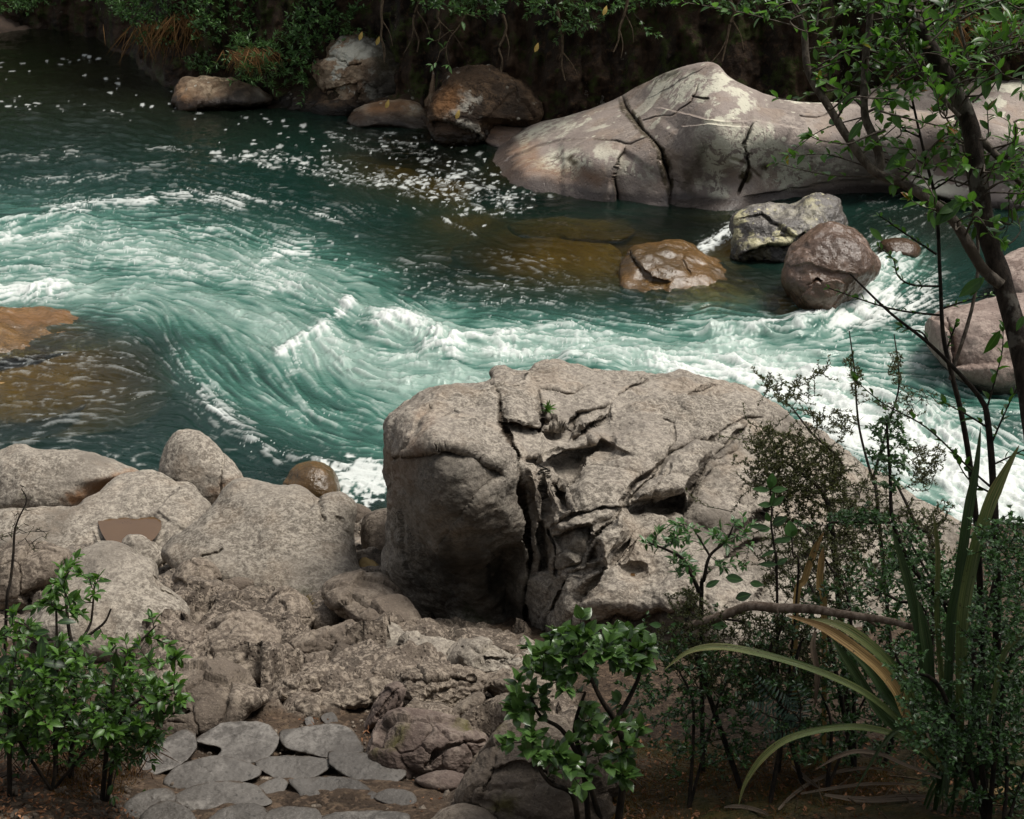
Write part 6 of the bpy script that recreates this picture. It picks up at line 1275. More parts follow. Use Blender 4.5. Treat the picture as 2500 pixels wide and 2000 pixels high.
# -- fine-leaved twiggy shrubs on the right flank of the great boulder
def fine_shrub(label, base, stems, polys, tr, nt, d, leafL=0.021, leafW=0.009, mat=None, spacing=0.010, tw=0.0022, tint=(0, 0.9), maxleaf=0.2, name='twiggy_shrub', rows=0, group='fine-leaved shrubs beside the great boulder', stem_mat=None, leafy=1.0, whorl=2, tip=3):
    r = plant(name, label, 'shrub', base, group); T = Tubes(); L = Leaves()
    tg = np.vstack([targets_in(p, n, d, tr) for p, n in zip(polys, nt)])
    cloud(T, L, stems, tg, tw, leafL, leafW, spacing, 0.05, tint, 0.3, tip, leafy, maxleaf, whorl=whorl, bend=0.35)
    T.build('stems', stem_mat or M_STEM, r)
    if rows: L.build('foliage', mat or L_FINE, r, rows=rows, fold=0.18)
    else: L.build('foliage', mat or L_FINE, r, simple=True)
    return r
fb = foot_at(1790, 7.4)
fine_shrub('olive fine-leaved bush draped over the right side of the great boulder', fb, [([fb, px([(820, 1250)], 7.5, Z8)[0], px([(760, 1000)], 7.6, Z8)[0], px([(640, 880)], 7.7, Z8)[0], px([(520, 800)], 7.7, Z8)[0]], 0.018, 0.005), ([px([(760, 1000)], 7.6, Z8)[0], px([(880, 830)], 7.7, Z8)[0], px([(700, 640)], 7.7, Z8)[0], px([(575, 480)], 7.8, Z8)[0]], 0.010, 0.004)],
    [[(340, 640), (420, 600), (560, 640), (700, 660), (860, 740), (900, 860), (860, 960), (700, 1000), (560, 1040), (420, 1010), (330, 900)], [(340, 240), (420, 260), (520, 320), (640, 340), (780, 150), (800, 170), (700, 330), (620, 420), (560, 480), (460, 420)], [(560, 1000), (900, 960), (1000, 1100), (900, 1300), (700, 1400), (560, 1250), (420, 1160)]], Z8, (1100, 80, 480), (7.3, 8.0))
fb = foot_at(1960, 7.6)
fine_shrub('thin wispy twig bush with tiny leaves rising against the white water', fb, [([fb, px([(1420, 1350)], 7.6, Z8)[0], px([(1330, 1200)], 7.6, Z8)[0], px([(1250, 1030)], 7.7, Z8)[0], px([(1180, 900)], 7.8, Z8)[0]], 0.015, 0.005), ([foot_at(1890, 7.6), px([(1090, 1060)], 7.7, Z8)[0], px([(1060, 920)], 7.8, Z8)[0], px([(980, 600)], 7.9, Z8)[0], px([(950, 250)], 7.9, Z8)[0], px([(920, 20)], 7.9, Z8)[0]], 0.011, 0.003), ([px([(1060, 920)], 7.8, Z8)[0], px([(1150, 600)], 7.8, Z8)[0], px([(1220, 340)], 7.8, Z8)[0], px([(1190, 40)], 7.8, Z8)[0]], 0.008, 0.003)],
    [[(880, 200), (960, 130), (1000, 330), (1000, 420), (940, 400)], [(1150, 170), (1230, 100), (1240, 330), (1170, 350)], [(640, 480), (900, 500), (1000, 560), (900, 680), (760, 620)], [(1260, 700), (1500, 700), (1480, 860), (1420, 960), (1300, 940)], [(900, 880), (1080, 960), (1200, 1100), (1500, 1050), (1480, 1400), (1100, 1500), (900, 1400), (860, 1100)], [(1000, 400), (1150, 430), (1400, 340), (1480, 380), (1350, 530), (1150, 560)]], Z8, (40, 34, 80, 110, 620, 40), (7.3, 8.0), leafy=0.85)
fb = foot_at(1560, 6.9)
fine_shrub('dark low thicket of tiny leaves behind the arching flax blade', fb, [([fb, px([(520, 1250)], 6.9, ZD)[0], px([(640, 1180)], 6.9, ZD)[0], px([(900, 1200)], 6.9, ZD)[0]], 0.014, 0.005), ([foot_at(1690, 6.8), px([(1100, 1500)], 6.8, ZD)[0], px([(1150, 1300)], 6.8, ZD)[0], px([(1200, 1180)], 6.8, ZD)[0]], 0.012, 0.005)],
    [[(300, 1280), (450, 1180), (700, 1160), (900, 1130), (1200, 1160), (1400, 1240), (1500, 1500), (1400, 1725), (1000, 1760), (600, 1720), (400, 1560)], [(380, 1000), (560, 960), (640, 1060), (600, 1180), (420, 1160)]], ZD, (1000, 60), (6.6, 7.3), leafL=0.018, leafW=0.009, tint=(0, 0.7))
fb = foot_at(1800, 6.9)
fine_shrub('brownish tangle of fine twigs behind the dead branch', fb, [([fb, px([(1500, 1300)], 7.0, ZD)[0], px([(1400, 1000)], 7.1, ZD)[0], px([(1300, 800)], 7.2, ZD)[0]], 0.013, 0.005), ([fb, px([(1650, 1100)], 7.0, ZD)[0], px([(1500, 800)], 7.1, ZD)[0], px([(1300, 500)], 7.2, ZD)[0]], 0.010, 0.004)],
    [[(1000, 700), (1150, 600), (1350, 560), (1700, 620), (1725, 1060), (1500, 1100), (1250, 1050), (1050, 950)]], ZD, (560,), (6.9, 7.5), leafy=0.75, tint=(0.1, 0.6))
# -- thin branchy shrub before the boulder
fb = foot_at(1480, 7.2)
fine_shrub('small forked shrub with drooping long leaves before the great boulder', fb, [([fb, px([(610, 1050)], 7.15, ZD)[0], px([(630, 900)], 7.1, ZD)[0], px([(670, 740)], 7.1, ZD)[0], px([(780, 640)], 7.1, ZD)[0], px([(830, 540)], 7.1, ZD)[0]], 0.013, 0.004), ([px([(600, 1000)], 7.1, ZD)[0], px([(545, 880)], 7.1, ZD)[0], px([(480, 760)], 7.1, ZD)[0], px([(350, 690)], 7.1, ZD)[0], px([(240, 650)], 7.1, ZD)[0]], 0.012, 0.004), ([px([(670, 740)], 7.1, ZD)[0], px([(610, 640)], 7.1, ZD)[0], px([(560, 560)], 7.1, ZD)[0]], 0.006, 0.003)],
    [[(190, 640), (300, 560), (450, 490), (600, 520), (620, 600), (500, 640), (350, 680), (250, 690)], [(640, 560), (800, 500), (1000, 440), (1040, 480), (900, 620), (760, 660), (680, 620)], [(380, 700), (540, 760), (560, 900), (430, 860)], [(720, 780), (900, 780), (1000, 830), (900, 850), (740, 830)]], ZD, (30, 26, 26, 8), (7.0, 7.25), leafL=0.060, leafW=0.020, mat=L_SMALL, spacing=0.03, rows=3, tint=(0.3, 1.0), group=None, name='forked_shrub', whorl=1, tip=3, maxleaf=0.09)
# -- sapling with large round leaves
r = plant('sapling', 'slim sapling with large pale round leaves before the great boulder', 'sapling', foot_at(1640, 7.0)); T = Tubes(); L = Leaves()
P = curve(np.vstack([[foot_at(1640, 7.0)], px([(1140, 900), (1125, 700), (1100, 520), (1105, 400), (1095, 270)], 6.9, ZD)]), 6); T.add(P, np.linspace(0.008, 0.003, len(P)), 6)
P = curve(np.vstack([[foot_at(1640, 7.0)], px([(1290, 900), (1255, 740), (1245, 610)], 6.85, ZD)]), 6); T.add(P, np.linspace(0.007, 0.003, len(P)), 6)
for (x, y, dx, dy, l, w, ti) in [(1095, 265, 10, -90, .075, .05, 1.0), (1090, 280, -140, -20, .085, .03, .5), (1100, 280, 120, -20, .08, .032, .55), (1095, 270, -5, -30, .05, .03, .8), (1105, 380, -110, -5, .07, .03, .5), (1105, 390, 80, -70, .075, .032, .5), (1100, 395, 20, -130, .07, .03, .35),
        (1085, 540, -190, -20, .10, .028, .2), (1095, 545, -170, 30, .06, .03, .5), (1245, 610, -20, -130, .082, .062, 1.0), (1245, 615, -130, 30, .075, .03, .5), (1240, 600, 20, -30, .04, .025, .7), (1110, 520, 100, -60, .08, .045, .05), (1085, 500, -20, -70, .05, .03, .5), (1130, 700, -130, 50, .08, .02, .3), (1140, 800, -150, -10, .09, .03, .15), (1140, 800, 90, -60, .06, .03, .3), (1120, 640, 60, -20, .06, .03, .3),
        (640, 960, 160, -90, .075, .032, .25), (780, 890, 170, 20, .085, .045, .3), (650, 1180, 120, 60, .07, .035, .5), (950, 930, 110, 10, .065, .035, .45), (850, 1040, 110, -40, .08, .045, .12), (690, 1220, 130, 10, .075, .045, .3), (480, 1220, -140, 30, .07, .03, .4), (330, 1230, -90, -20, .06, .03, .5), (480, 1230, -100, -20, .06, .03, .55)]:
    a, e = px([(x, y), (x + dx, y + dy)], 6.88, ZD); L.add(a, e - a + np.array([0, -0.01, 0.0]), unit(np.array([rng.normal() * .2, -0.95, 0.75])), l, w, ti)
T.build('stems', M_STEM, r); L.build('leaves', L_SMALL, r, rows=6, fold=0.10, curl=0.12, sharp=0.8)

# -- small-leaved shrubs at the right
fb = foot_at(1985, 6.6)
fine_shrub('small shiny-leaved bush with upright dark stems at the right of the flax', fb, [([fb, px([(860, 1250)], 6.5, ZE)[0], px([(780, 1100)], 6.5, ZE)[0], px([(600, 880)], 6.5, ZE)[0], px([(480, 600)], 6.5, ZE)[0], px([(460, 300)], 6.5, ZE)[0], px([(440, 0)], 6.5, ZE)[0], px([(440, -60)], 6.5, ZE)[0]], 0.016, 0.004), ([px([(480, 600)], 6.5, ZE)[0], px([(300, 600)], 6.5, ZE)[0], px([(80, 600)], 6.5, ZE)[0], px([(50, 640)], 6.5, ZE)[0]], 0.007, 0.003), ([px([(840, 1200)], 6.5, ZE)[0], px([(720, 960)], 6.5, ZE)[0], px([(600, 750)], 6.5, ZE)[0], px([(540, 650)], 6.5, ZE)[0]], 0.008, 0.003)],
    [[(360, -80), (520, -100), (580, 60), (560, 240), (520, 400), (380, 380), (340, 160)], [(30, 560), (250, 500), (440, 540), (450, 600), (250, 620), (50, 620)], [(440, 620), (620, 660), (850, 900), (860, 1150), (700, 1120), (500, 1000), (420, 940)], [(780, 1050), (1080, 1020), (1060, 1300), (900, 1500), (760, 1300)]], ZE, (110, 70, 190, 130), (6.25, 6.75), leafL=0.026, leafW=0.016, mat=L_SMALL, spacing=0.016, rows=2, tint=(0.1, 1.0), maxleaf=0.12, name='small_leaved_shrub', group='small-leaved shrubs at the right edge')
fb = foot_at(2080, 6.0)
fine_shrub('dense dark small-leaved bush in the lower right corner', fb, [([fb, px([(1000, 1500)], 5.9, ZE)[0], px([(1080, 1200)], 5.9, ZE)[0], px([(1150, 900)], 5.9, ZE)[0]], 0.014, 0.005), ([fb, px([(800, 1700)], 5.9, ZE)[0], px([(560, 1560)], 5.9, ZE)[0], px([(480, 1420)], 5.9, ZE)[0]], 0.012, 0.004), ([fb, px([(1200, 1600)], 5.8, ZE)[0], px([(1320, 1400)], 5.8, ZE)[0]], 0.012, 0.004)],
    [[(960, 1100), (1200, 1000), (1400, 1100), (1420, 1700), (1300, 2100), (1000, 2100), (900, 1700), (940, 1400)], [(450, 1380), (640, 1420), (700, 1700), (820, 1900), (600, 1980), (500, 1700)], [(520, 1900), (800, 1850), (1000, 2000), (900, 2200), (640, 2120)], [(1000, 620), (1200, 560), (1400, 600), (1400, 1000), (1150, 1050)]], ZE, (480, 160, 120, 220), (5.5, 6.3), leafL=0.026, leafW=0.016, mat=L_SMALL, spacing=0.018, rows=2, tint=(0.0, 0.9), maxleaf=0.12, name='small_leaved_shrub', group='small-leaved shrubs at the right edge')
fb = foot_at(1860, 6.9)
fine_shrub('shadowy undergrowth of dark small leaves filling the ground behind the flax', fb, [([fb, px([(700, 1250)], 6.9, ZE)[0], px([(500, 1100)], 7.0, ZE)[0], px([(300, 1000)], 7.0, ZE)[0]], 0.012, 0.005), ([foot_at(2000, 6.9), px([(1000, 1000)], 6.9, ZE)[0], px([(1150, 800)], 6.9, ZE)[0]], 0.012, 0.005), ([foot_at(1620, 6.6), px([(-150, 1500)], 6.7, ZE)[0], px([(-100, 1350)], 6.7, ZE)[0]], 0.012, 0.005)],
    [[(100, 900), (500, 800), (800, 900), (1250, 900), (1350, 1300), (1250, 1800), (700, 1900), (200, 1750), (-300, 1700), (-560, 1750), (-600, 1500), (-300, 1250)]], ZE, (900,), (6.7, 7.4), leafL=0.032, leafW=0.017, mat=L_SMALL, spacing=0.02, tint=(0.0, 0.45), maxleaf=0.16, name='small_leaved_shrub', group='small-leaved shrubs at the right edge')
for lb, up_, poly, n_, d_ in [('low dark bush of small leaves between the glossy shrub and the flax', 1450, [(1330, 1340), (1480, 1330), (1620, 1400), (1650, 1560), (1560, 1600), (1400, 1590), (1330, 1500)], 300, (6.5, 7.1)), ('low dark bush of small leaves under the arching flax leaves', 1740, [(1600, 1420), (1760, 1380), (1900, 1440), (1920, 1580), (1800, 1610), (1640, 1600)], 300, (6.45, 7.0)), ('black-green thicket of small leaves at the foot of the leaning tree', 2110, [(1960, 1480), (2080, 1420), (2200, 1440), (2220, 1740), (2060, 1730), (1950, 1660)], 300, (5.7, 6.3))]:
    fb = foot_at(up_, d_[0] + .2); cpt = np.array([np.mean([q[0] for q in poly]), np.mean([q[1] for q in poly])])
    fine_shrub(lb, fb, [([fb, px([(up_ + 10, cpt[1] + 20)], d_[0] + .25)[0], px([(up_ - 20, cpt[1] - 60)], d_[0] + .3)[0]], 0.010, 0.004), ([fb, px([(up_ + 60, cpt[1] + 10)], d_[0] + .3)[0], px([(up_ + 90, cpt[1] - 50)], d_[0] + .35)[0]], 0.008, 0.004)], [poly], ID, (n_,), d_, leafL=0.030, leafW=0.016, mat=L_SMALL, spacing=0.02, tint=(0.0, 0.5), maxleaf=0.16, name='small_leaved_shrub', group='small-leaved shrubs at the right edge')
# two slim saplings crossing in front of the cascade
r = plant('sapling', 'thin dark upright stem with tiny leaves crossing the white cascade', 'sapling', foot_at(2075, 6.6)); T = Tubes(); L = Leaves()
P = np.vstack([[foot_at(2075, 6.6)], px([(2062, 1200), (2045, 1000), (2024, 871), (2004, 789), (1986, 706), (1980, 596), (1971, 431), (1950, 340), (1925, 230), (1905, 130)], 6.3)]); P = curve(P, 6); T.add(P, np.linspace(0.015, 0.004, len(P)), 7)
for q in [[(1978, 664), (1900, 655), (1840, 640), (1760, 612), (1745, 607)], [(1978, 652), (2040, 632), (2085, 620)], [(1972, 536), (1910, 495), (1860, 460), (1850, 455)], [(1979, 603), (1920, 600), (1890, 580), (1880, 545), (1850, 520)], [(1992, 740), (2010, 690), (2015, 680)], [(1960, 380), (1900, 360), (1880, 340)], [(1965, 400), (2010, 370), (2030, 350)], [(1940, 290), (1900, 270), (1880, 240)], [(1945, 320), (1990, 300), (2010, 270)], [(1925, 230), (1900, 215), (1870, 215)]]:
    sprig(T, L, curve(px(q, 6.3)), 0.005, 0.034, 0.016, 0.016, (0.3, 1.0), tip=3)
T.build('stems', M_STEM, r); L.build('leaves', L_TREE, r, rows=3)
r = plant('sapling', 'leaning dark stem running from the cascade down to the right', 'sapling', foot_at(2100, 6.5)); T = Tubes(); L = Leaves()
P = curve(np.vstack([[foot_at(2100, 6.5)], px([(2098, 1200), (2090, 1000), (2079, 882), (2067, 844), (2029, 797), (1955, 723), (1872, 657), (1790, 577)], 6.2)]), 6); T.add(P, np.linspace(0.019, 0.0035, len(P)), 7)
for q in [[(2075, 870), (2095, 800), (2110, 740), (2112, 690)], [(2085, 940), (2120, 860), (2150, 800)], [(1955, 723), (1940, 700), (1900, 690)], [(2091, 1030), (2040, 985), (1950, 900), (1860, 850), (1800, 800)], [(2079, 900), (2030, 870), (1990, 850)], [(2088, 980), (2130, 960), (2170, 940)], [(2090, 1040), (2040, 1010), (2010, 960)]]:
    sprig(T, L, curve(px(q, 6.2)), 0.005, 0.055, 0.026, 0.035, (0.1, 0.7), tip=4)
T.build('stems', M_STEM, r); L.build('leaves', L_TREE, r, rows=4)

# -- the leaning tree at the right
r = plant('leaning_tree', 'dark leaning tree with a forked grey branch along the right edge', 'tree', foot_at(2225, 6.3)); T = Tubes(); TB = Tubes(); L = Leaves()
tp = curve(np.vstack([[foot_at(2225, 6.3) - np.array([0, 0, .15])], px([(2215, 1400), (2200, 1150), (2180, 930), (2152, 750), (2112, 600), (2076, 480), (2056, 350), (2036, 245), (1975, 130), (1905, 10), (1860, -80), (1800, -220)], [6.25, 6.2, 6.15, 6.1, 6.1, 6.1, 6.1, 6.1, 6.05, 6.0, 6.0, 6.0])]), 8)
trd = np.interp(np.linspace(0, 1, len(tp)), [0, .3, .6, 1], [0.056, 0.044, 0.037, 0.025]) * (1 + 0.10 * pnoise(np.column_stack([np.arange(len(tp)) * .35, np.zeros(len(tp)), np.zeros(len(tp))]), 5)); T.add(tp, trd, 14)
def branch(pts, d, ra, rb, tr=ID, sides=9):
    P = curve(px(pts, d, tr), 6); TB.add(P, np.linspace(ra, rb, len(P)) * (1 + 0.12 * pnoise(np.column_stack([np.arange(len(P)) * .5, np.zeros(len(P)), np.zeros(len(P))]), 7)), sides); return P
br = [branch([(2108, 600), (2066, 562), (2012, 470), (1960, 425), (1905, 388), (1842, 362), (1795, 305), (1745, 225), (1702, 150), (1692, 60), (1672, 10), (1640, -60)], 6.05, 0.024, 0.012),
      branch([(1848, 365), (1852, 330), (1835, 280), (1820, 235), (1822, 130), (1830, 60), (1835, -40)], 6.15, 0.022, 0.012),
      branch([(2060, 290), (2100, 330), (2156, 392), (2230, 450)], 6.1, 0.016, 0.012),
      branch([(2020, 245), (1960, 180), (1920, 120), (1890, 90)], 6.0, 0.010, 0.004), branch([(2000, 800), (2060, 560), (2020, 240), (2040, 150), (2010, 0), (2030, -60)], 6.3, 0.008, 0.006), branch([(1820, 240), (1880, 200), (1930, 100), (1945, -30)], 6.3, 0.006, 0.004)]
SP = [[(700, 630), (530, 660), (400, 700), (280, 690)], [(1040, 910), (880, 970), (780, 1010), (600, 990), (520, 960)], [(450, 110), (370, 150), (440, 210), (600, 245)], [(600, 245), (700, 330), (800, 400), (880, 460)], [(440, 80), (380, 20), (250, 60), (210, 90)], [(880, 460), (960, 520), (1040, 560)], [(880, 470), (780, 590), (740, 640)], [(900, 700), (960, 640), (1060, 560)], [(700, 630), (640, 560), (640, 500)], [(700, 330), (740, 280), (780, 240)],
      [(880, 760), (820, 700), (760, 690)], [(1000, 780), (1150, 820), (1400, 880), (1460, 885)], [(1560, 820), (1420, 640), (1300, 500), (1230, 430)], [(1230, 430), (1150, 380), (1100, 300)], [(1300, 500), (1180, 560), (1080, 500)], [(1100, 980), (1150, 940), (1130, 860)], [(1250, 1060), (1150, 1000), (1040, 980)], [(1330, 1160), (1260, 1120), (1200, 1060)], [(1380, 1200), (1430, 1130), (1500, 1100)], [(1340, 1060), (1420, 980), (1480, 930)],
      [(560, 180), (570, 80), (600, 10)], [(460, 40), (520, 20), (560, -20)], [(1250, 100), (1330, 60), (1400, 20)], [(1350, 300), (1450, 200), (1520, 80), (1540, 0)], [(1500, 400), (1450, 330), (1400, 260)], [(1650, 720), (1720, 650), (1740, 560), (1820, 440), (1900, 250), (1930, 150)], [(1740, 640), (1690, 560), (1640, 540)], [(1840, 420), (1800, 360), (1760, 320)], [(1900, 260), (1960, 200), (2040, 120)], [(1720, 60), (1820, 100), (1900, 180)],
      [(1700, 980), (1760, 960), (1755, 780)], [(1850, 1120), (1930, 1050), (1950, 960)], [(1700, 1180), (1800, 1200), (1900, 1180)], [(1750, 1330), (1850, 1280), (1980, 1260)], [(1690, 1240), (1720, 1330), (1700, 1420)], [(900, 120), (960, 60), (1010, 0)], [(1000, 300), (1050, 180), (1080, 100)], [(920, 560), (870, 540), (840, 500)], [(1060, 130), (1000, 60), (960, 20)], [(1580, 1000), (1500, 960), (1440, 980)], [(1150, 400), (1060, 380), (1000, 420)], [(1180, 720), (1100, 700), (1020, 690)], [(1230, 660), (1180, 600), (1200, 540)], [(1560, 60), (1640, 30), (1700, -40)], [(1560, 160), (1660, 160), (1740, 190)], [(1900, 20), (1980, 60), (2040, 40)], [(1960, 330), (2000, 280), (2060, 250)], [(1940, 860), (1990, 840), (2040, 860)]]
for q in SP:
    big = q[0][0] > 1600
    sprig(TB, L, curve(px(q, rng.uniform(5.85, 6.2), ZA), 5), 0.005, 0.085 if big else 0.062, 0.026 if big else 0.030, 0.040 if big else 0.030, (0.15, 1.0), tip=5, t0=0.2, up=0.5)
for P in br[:2] + [tp[len(tp) * 4 // 10:]]:
    for k in range(11):
        i = rng.integers(len(P) // 4, len(P) - 1); a = P[i]; e = a + rng.normal(size=3) * np.array([.16, .13, .13]) + np.array([0, 0, .05]); sprig(TB, L, curve([a, (a + e) / 2 + rng.normal(size=3) * .02, e], 4), 0.0035, 0.060, 0.028, 0.030, (0.1, 1.0), tip=4, t0=.35)
for poly, n_, big in [([(600, 430), (850, 250), (1300, 400), (1500, 700), (1500, 1100), (1100, 1150), (950, 900), (700, 700)], 22, False), ([(950, -30), (1350, -30), (1550, 200), (1450, 420), (1150, 380), (1000, 200)], 14, False), ([(1560, -40), (2050, -40), (2050, 420), (1750, 560), (1600, 300)], 16, True), ([(1500, 1000), (2050, 900), (2050, 1700), (1450, 1650), (1300, 1250)], 20, False), ([(1650, 500), (2050, 450), (2060, 1700), (1850, 1700)], 14, True), ([(1000, 150), (1300, 100), (1400, 600), (1100, 600)], 14, False)]:
    for c_ in in_poly(poly, n_, ZA):
        a = at_d(c_[0], c_[1], rng.uniform(5.85, 6.3)); dr = unit(np.array([rng.normal(), rng.normal() * .4, .35 + rng.normal() * .5])); e = a + dr * rng.uniform(.10, .2)
        near = np.vstack(br + [tp]); k_ = near[np.argmin(np.linalg.norm(near - a, axis=1))]; TB.add(curve([k_, (k_ + a) / 2 + rng.normal(size=3) * .03, a], 4), np.linspace(.005, .003, 9), 4)
        sprig(TB, L, curve([a, (a + e) / 2 + rng.normal(size=3) * .015, e], 4), 0.003, 0.085 if big else 0.064, 0.026 if big else 0.031, 0.034 if big else 0.026, (0.1, 1.0), tip=5, t0=.1)
T.build('trunk', M_BARK, r); TB.build('branches', M_BARKG, r); L.build('crown', L_TREE, r, rows=5, fold=0.16, curl=0.3, sharp=0.8)
# serrated larger leaves near the trunk
L = Leaves()
for (x, y, dx, dy, l, ti) in [(840, 640, -110, 120, .10, .5), (1080, 650, 120, 110, .11, .75), (1060, 640, -120, 110, .10, .6), (1200, 1060, -150, 120, .12, .2), (880, 850, -80, 110, .10, .2), (1580, 1400, -160, 140, .16, .35), (1560, 1390, -130, 160, .13, .2), (1740, 700, 10, -160, .11, .5), (1820, 440, 20, 200, .12, .4), (1730, 500, -60, 120, .09, .4), (1380, 1330, -10, 150, .09, .6), (1340, 1560, 20, -80, .07, .9), (930, 1600, 60, 60, .075, .95), (1320, 60, 120, 90, .09, .6), (1760, 60, 110, 80, .10, .7), (1860, 150, -150, -40, .10, .5)]:
    a, e = px([(x, y), (x + dx, y + dy)], 5.95, ZA); L.add(a, e - a, unit(np.array([rng.normal() * .3, -0.9, 0.7])), l, l * .38, ti)
for (x, y, dx, dy, l, ti) in [(1580, 560, -280, 200, .13, .35), (1700, 960, -130, 220, .12, .15), (1560, 560, -100, 150, .09, .3), (1230, 70, 180, -90, .10, .4), (1160, 60, 40, 130, .07, .7), (1880, 850, -40, 80, .07, .3)]:
    a, e = px([(x, y), (x + dx, y + dy)], 5.95, ZB); L.add(a, e - a, unit(np.array([rng.normal() * .3, -0.9, 0.7])), l, l * .38, ti)
L.build('large_leaves', L_TREE, r, rows=7, fold=0.10, curl=0.15, sharp=0.9)

# -- flax
fr_ = foot_at(1985, 6.2); r = plant('flax_plant', 'flax with long arching striped strap leaves in the lower right', 'flax', fr_)
def fl(pts, d, w, m, tr, label=None, **k):
    P = px(pts, d, tr); return Blades.make('blade', P, w, m, r, label=label, **k)
fl([(1830, 800), (1690, 600), (1640, 480), (1560, 380), (1450, 290), (1330, 215), (1195, 170)], 6.0, 0.046, S_GOLD, Z7, 'dry golden strap leaf')
fl([(1830, 800), (1720, 620), (1680, 480), (1600, 360), (1500, 270), (1400, 210), (1290, 185)], 6.05, 0.048, S_GREEN, Z7)
fl([(1830, 800), (1650, 600), (1500, 480), (1300, 390), (1100, 330), (930, 300), (800, 318), (700, 390)], 5.95, 0.031, S_GREEN, Z7)
fl([(1840, 800), (1740, 720), (1650, 660), (1500, 625), (1350, 632), (1200, 672), (1100, 745), (1030, 845), (1000, 940)], 5.8, 0.027, S_GREEN, Z7)
fl([(1820, 830), (1660, 770), (1580, 735), (1480, 722), (1400, 745), (1310, 795)], 5.8, 0.018, S_STRAW, Z7)
fl([(1830, 800), (1680, 640), (1560, 540), (1460, 390), (1370, 250)], 6.1, 0.045, S_DARK, Z7)
fl([(1830, 800), (1720, 640), (1600, 500), (1520, 380), (1430, 300)], 6.12, 0.045, S_DARK, Z7)
fl([(1850, 830), (1700, 690), (1560, 560), (1490, 430)], 6.0, 0.03, S_DARK, Z7)
fl([(840, 2150), (830, 1600), (850, 1200), (890, 1000), (920, 780), (960, 500), (1010, 250), (1045, -20)], 6.15, 0.050, S_DARK, ZE, face=(0.2, -1, .2))
fl([(900, 2150), (915, 1700), (930, 1200), (990, 850), (1060, 600), (1120, 430), (1200, 270), (1295, 100)], 6.05, 0.052, S_GREEN, ZE, face=(-0.2, -1, .2))
fl([(800, 2150), (700, 1700), (640, 1300), (560, 950), (470, 640)], 6.25, 0.045, S_DARK, ZE, face=(0.2, -1, .2))
fl([(820, 2150), (720, 1700), (690, 1400), (640, 1100)], 6.15, 0.05, S_DARK, ZE, face=(0.2, -1, .2))
fl([(860, 2150), (800, 1700), (760, 1200), (765, 800), (735, 520)], 6.3, 0.025, S_GREEN, ZE, face=(0.1, -1, .2))
for k in range(8):
    a = rng.uniform(-1.0, 1.3); l_ = rng.uniform(.5, .95); b0 = fr_ + np.array([rng.normal() * .05, rng.normal() * .05, -.03]); h_ = np.array([math.sin(a), -0.35 + .3 * rng.normal(), 0]); up_ = rng.uniform(.55, .95)
    Blades.make('blade', [b0, b0 + h_ * .10 * l_ + [0, 0, .35 * l_], b0 + h_ * .32 * l_ + [0, 0, up_ * .72 * l_], b0 + h_ * .62 * l_ + [0, 0, up_ * .80 * l_], b0 + h_ * .9 * l_ + [0, 0, (up_ - .25) * .8 * l_]], rng.uniform(.018, .032), S_DARK, r, face=(-math.sin(a) * .8, -.4, .6))
fl([(1100, 1900), (1180, 1500), (1260, 1370), (1380, 1290)], 5.7, 0.022, S_GREEN, ZE)
fl([(960, 2150), (1000, 1800), (1060, 1500)], 5.9, 0.04, S_DARK, ZE, face=(0.1, -1, .2))
r2 = plant('flax_plant', 'two upright golden dying flax leaves standing behind the dead branch', 'flax', foot_at(1690, 7.0))
Blades.make('blade', np.vstack([[foot_at(1670, 7.0)], px([(1270, 1090), (1330, 900), (1400, 700), (1470, 570)], 6.95, ZD)]), 0.036, S_GOLD, r2, face=(0.2, -1, .2))
Blades.make('blade', np.vstack([[foot_at(1735, 7.0)], px([(1470, 1100), (1440, 950), (1450, 780), (1465, 680)], 6.95, ZD)]), 0.032, S_GOLD, r2, face=(-0.2, -1, .2))
# dead straps: hanging and lying on the ground
o = Blades.make('dead_flax_leaf', px([(1310, 235), (1300, 300), (1318, 400), (1310, 540)], 6.15, Z7), 0.024, S_STRAW, face=(0, -1, .1)); tag(o, 'shrivelled brown strap leaf hanging straight down behind the flax', 'dead leaf', 'dead flax leaves')
def ground_line(pts, tr, lift=0.015):
    q = catmull(tr(pts), False, 5); P = ground_at(q[:, 0], q[:, 1]); P[:, 2] += lift + 0.02; return P[::3]
for lb, pts, w, m in [('long grey dead strap curving along the ground under the flax', [(1160, 985), (1250, 900), (1400, 832), (1560, 818), (1700, 850)], .020, S_STRAW), ('pale fallen strap leaf lowest on the ground under the flax', [(1345, 925), (1500, 948), (1650, 940), (1780, 930)], .032, S_STRAW),
        ('fallen strap leaf just above the lowest pale one', [(1250, 920), (1400, 895), (1560, 880), (1740, 885)], .018, S_STRAW), ('short thick dead strap lying crosswise at the middle of the litter', [(1215, 805), (1270, 860), (1335, 905)], .026, S_STRAW), ('thin dead strap at the bottom edge of the litter', [(940, 975), (1000, 972), (1080, 990), (1120, 1010)], .022, S_STRAW), ('curled brown strap leaf between the litter and the flax foot', [(1300, 780), (1380, 745), (1500, 760), (1640, 810)], .014, S_STRAW), ('yellow-brown strap end at the right edge of the litter', [(2010, 925), (2080, 900), (2170, 875)], .03, S_GOLD)]:
    o = Blades.make('dead_flax_leaf', ground_line(pts, Z7), w, m, face=(0, -.3, 1)); tag(o, lb, 'dead leaf', 'dead flax leaves')
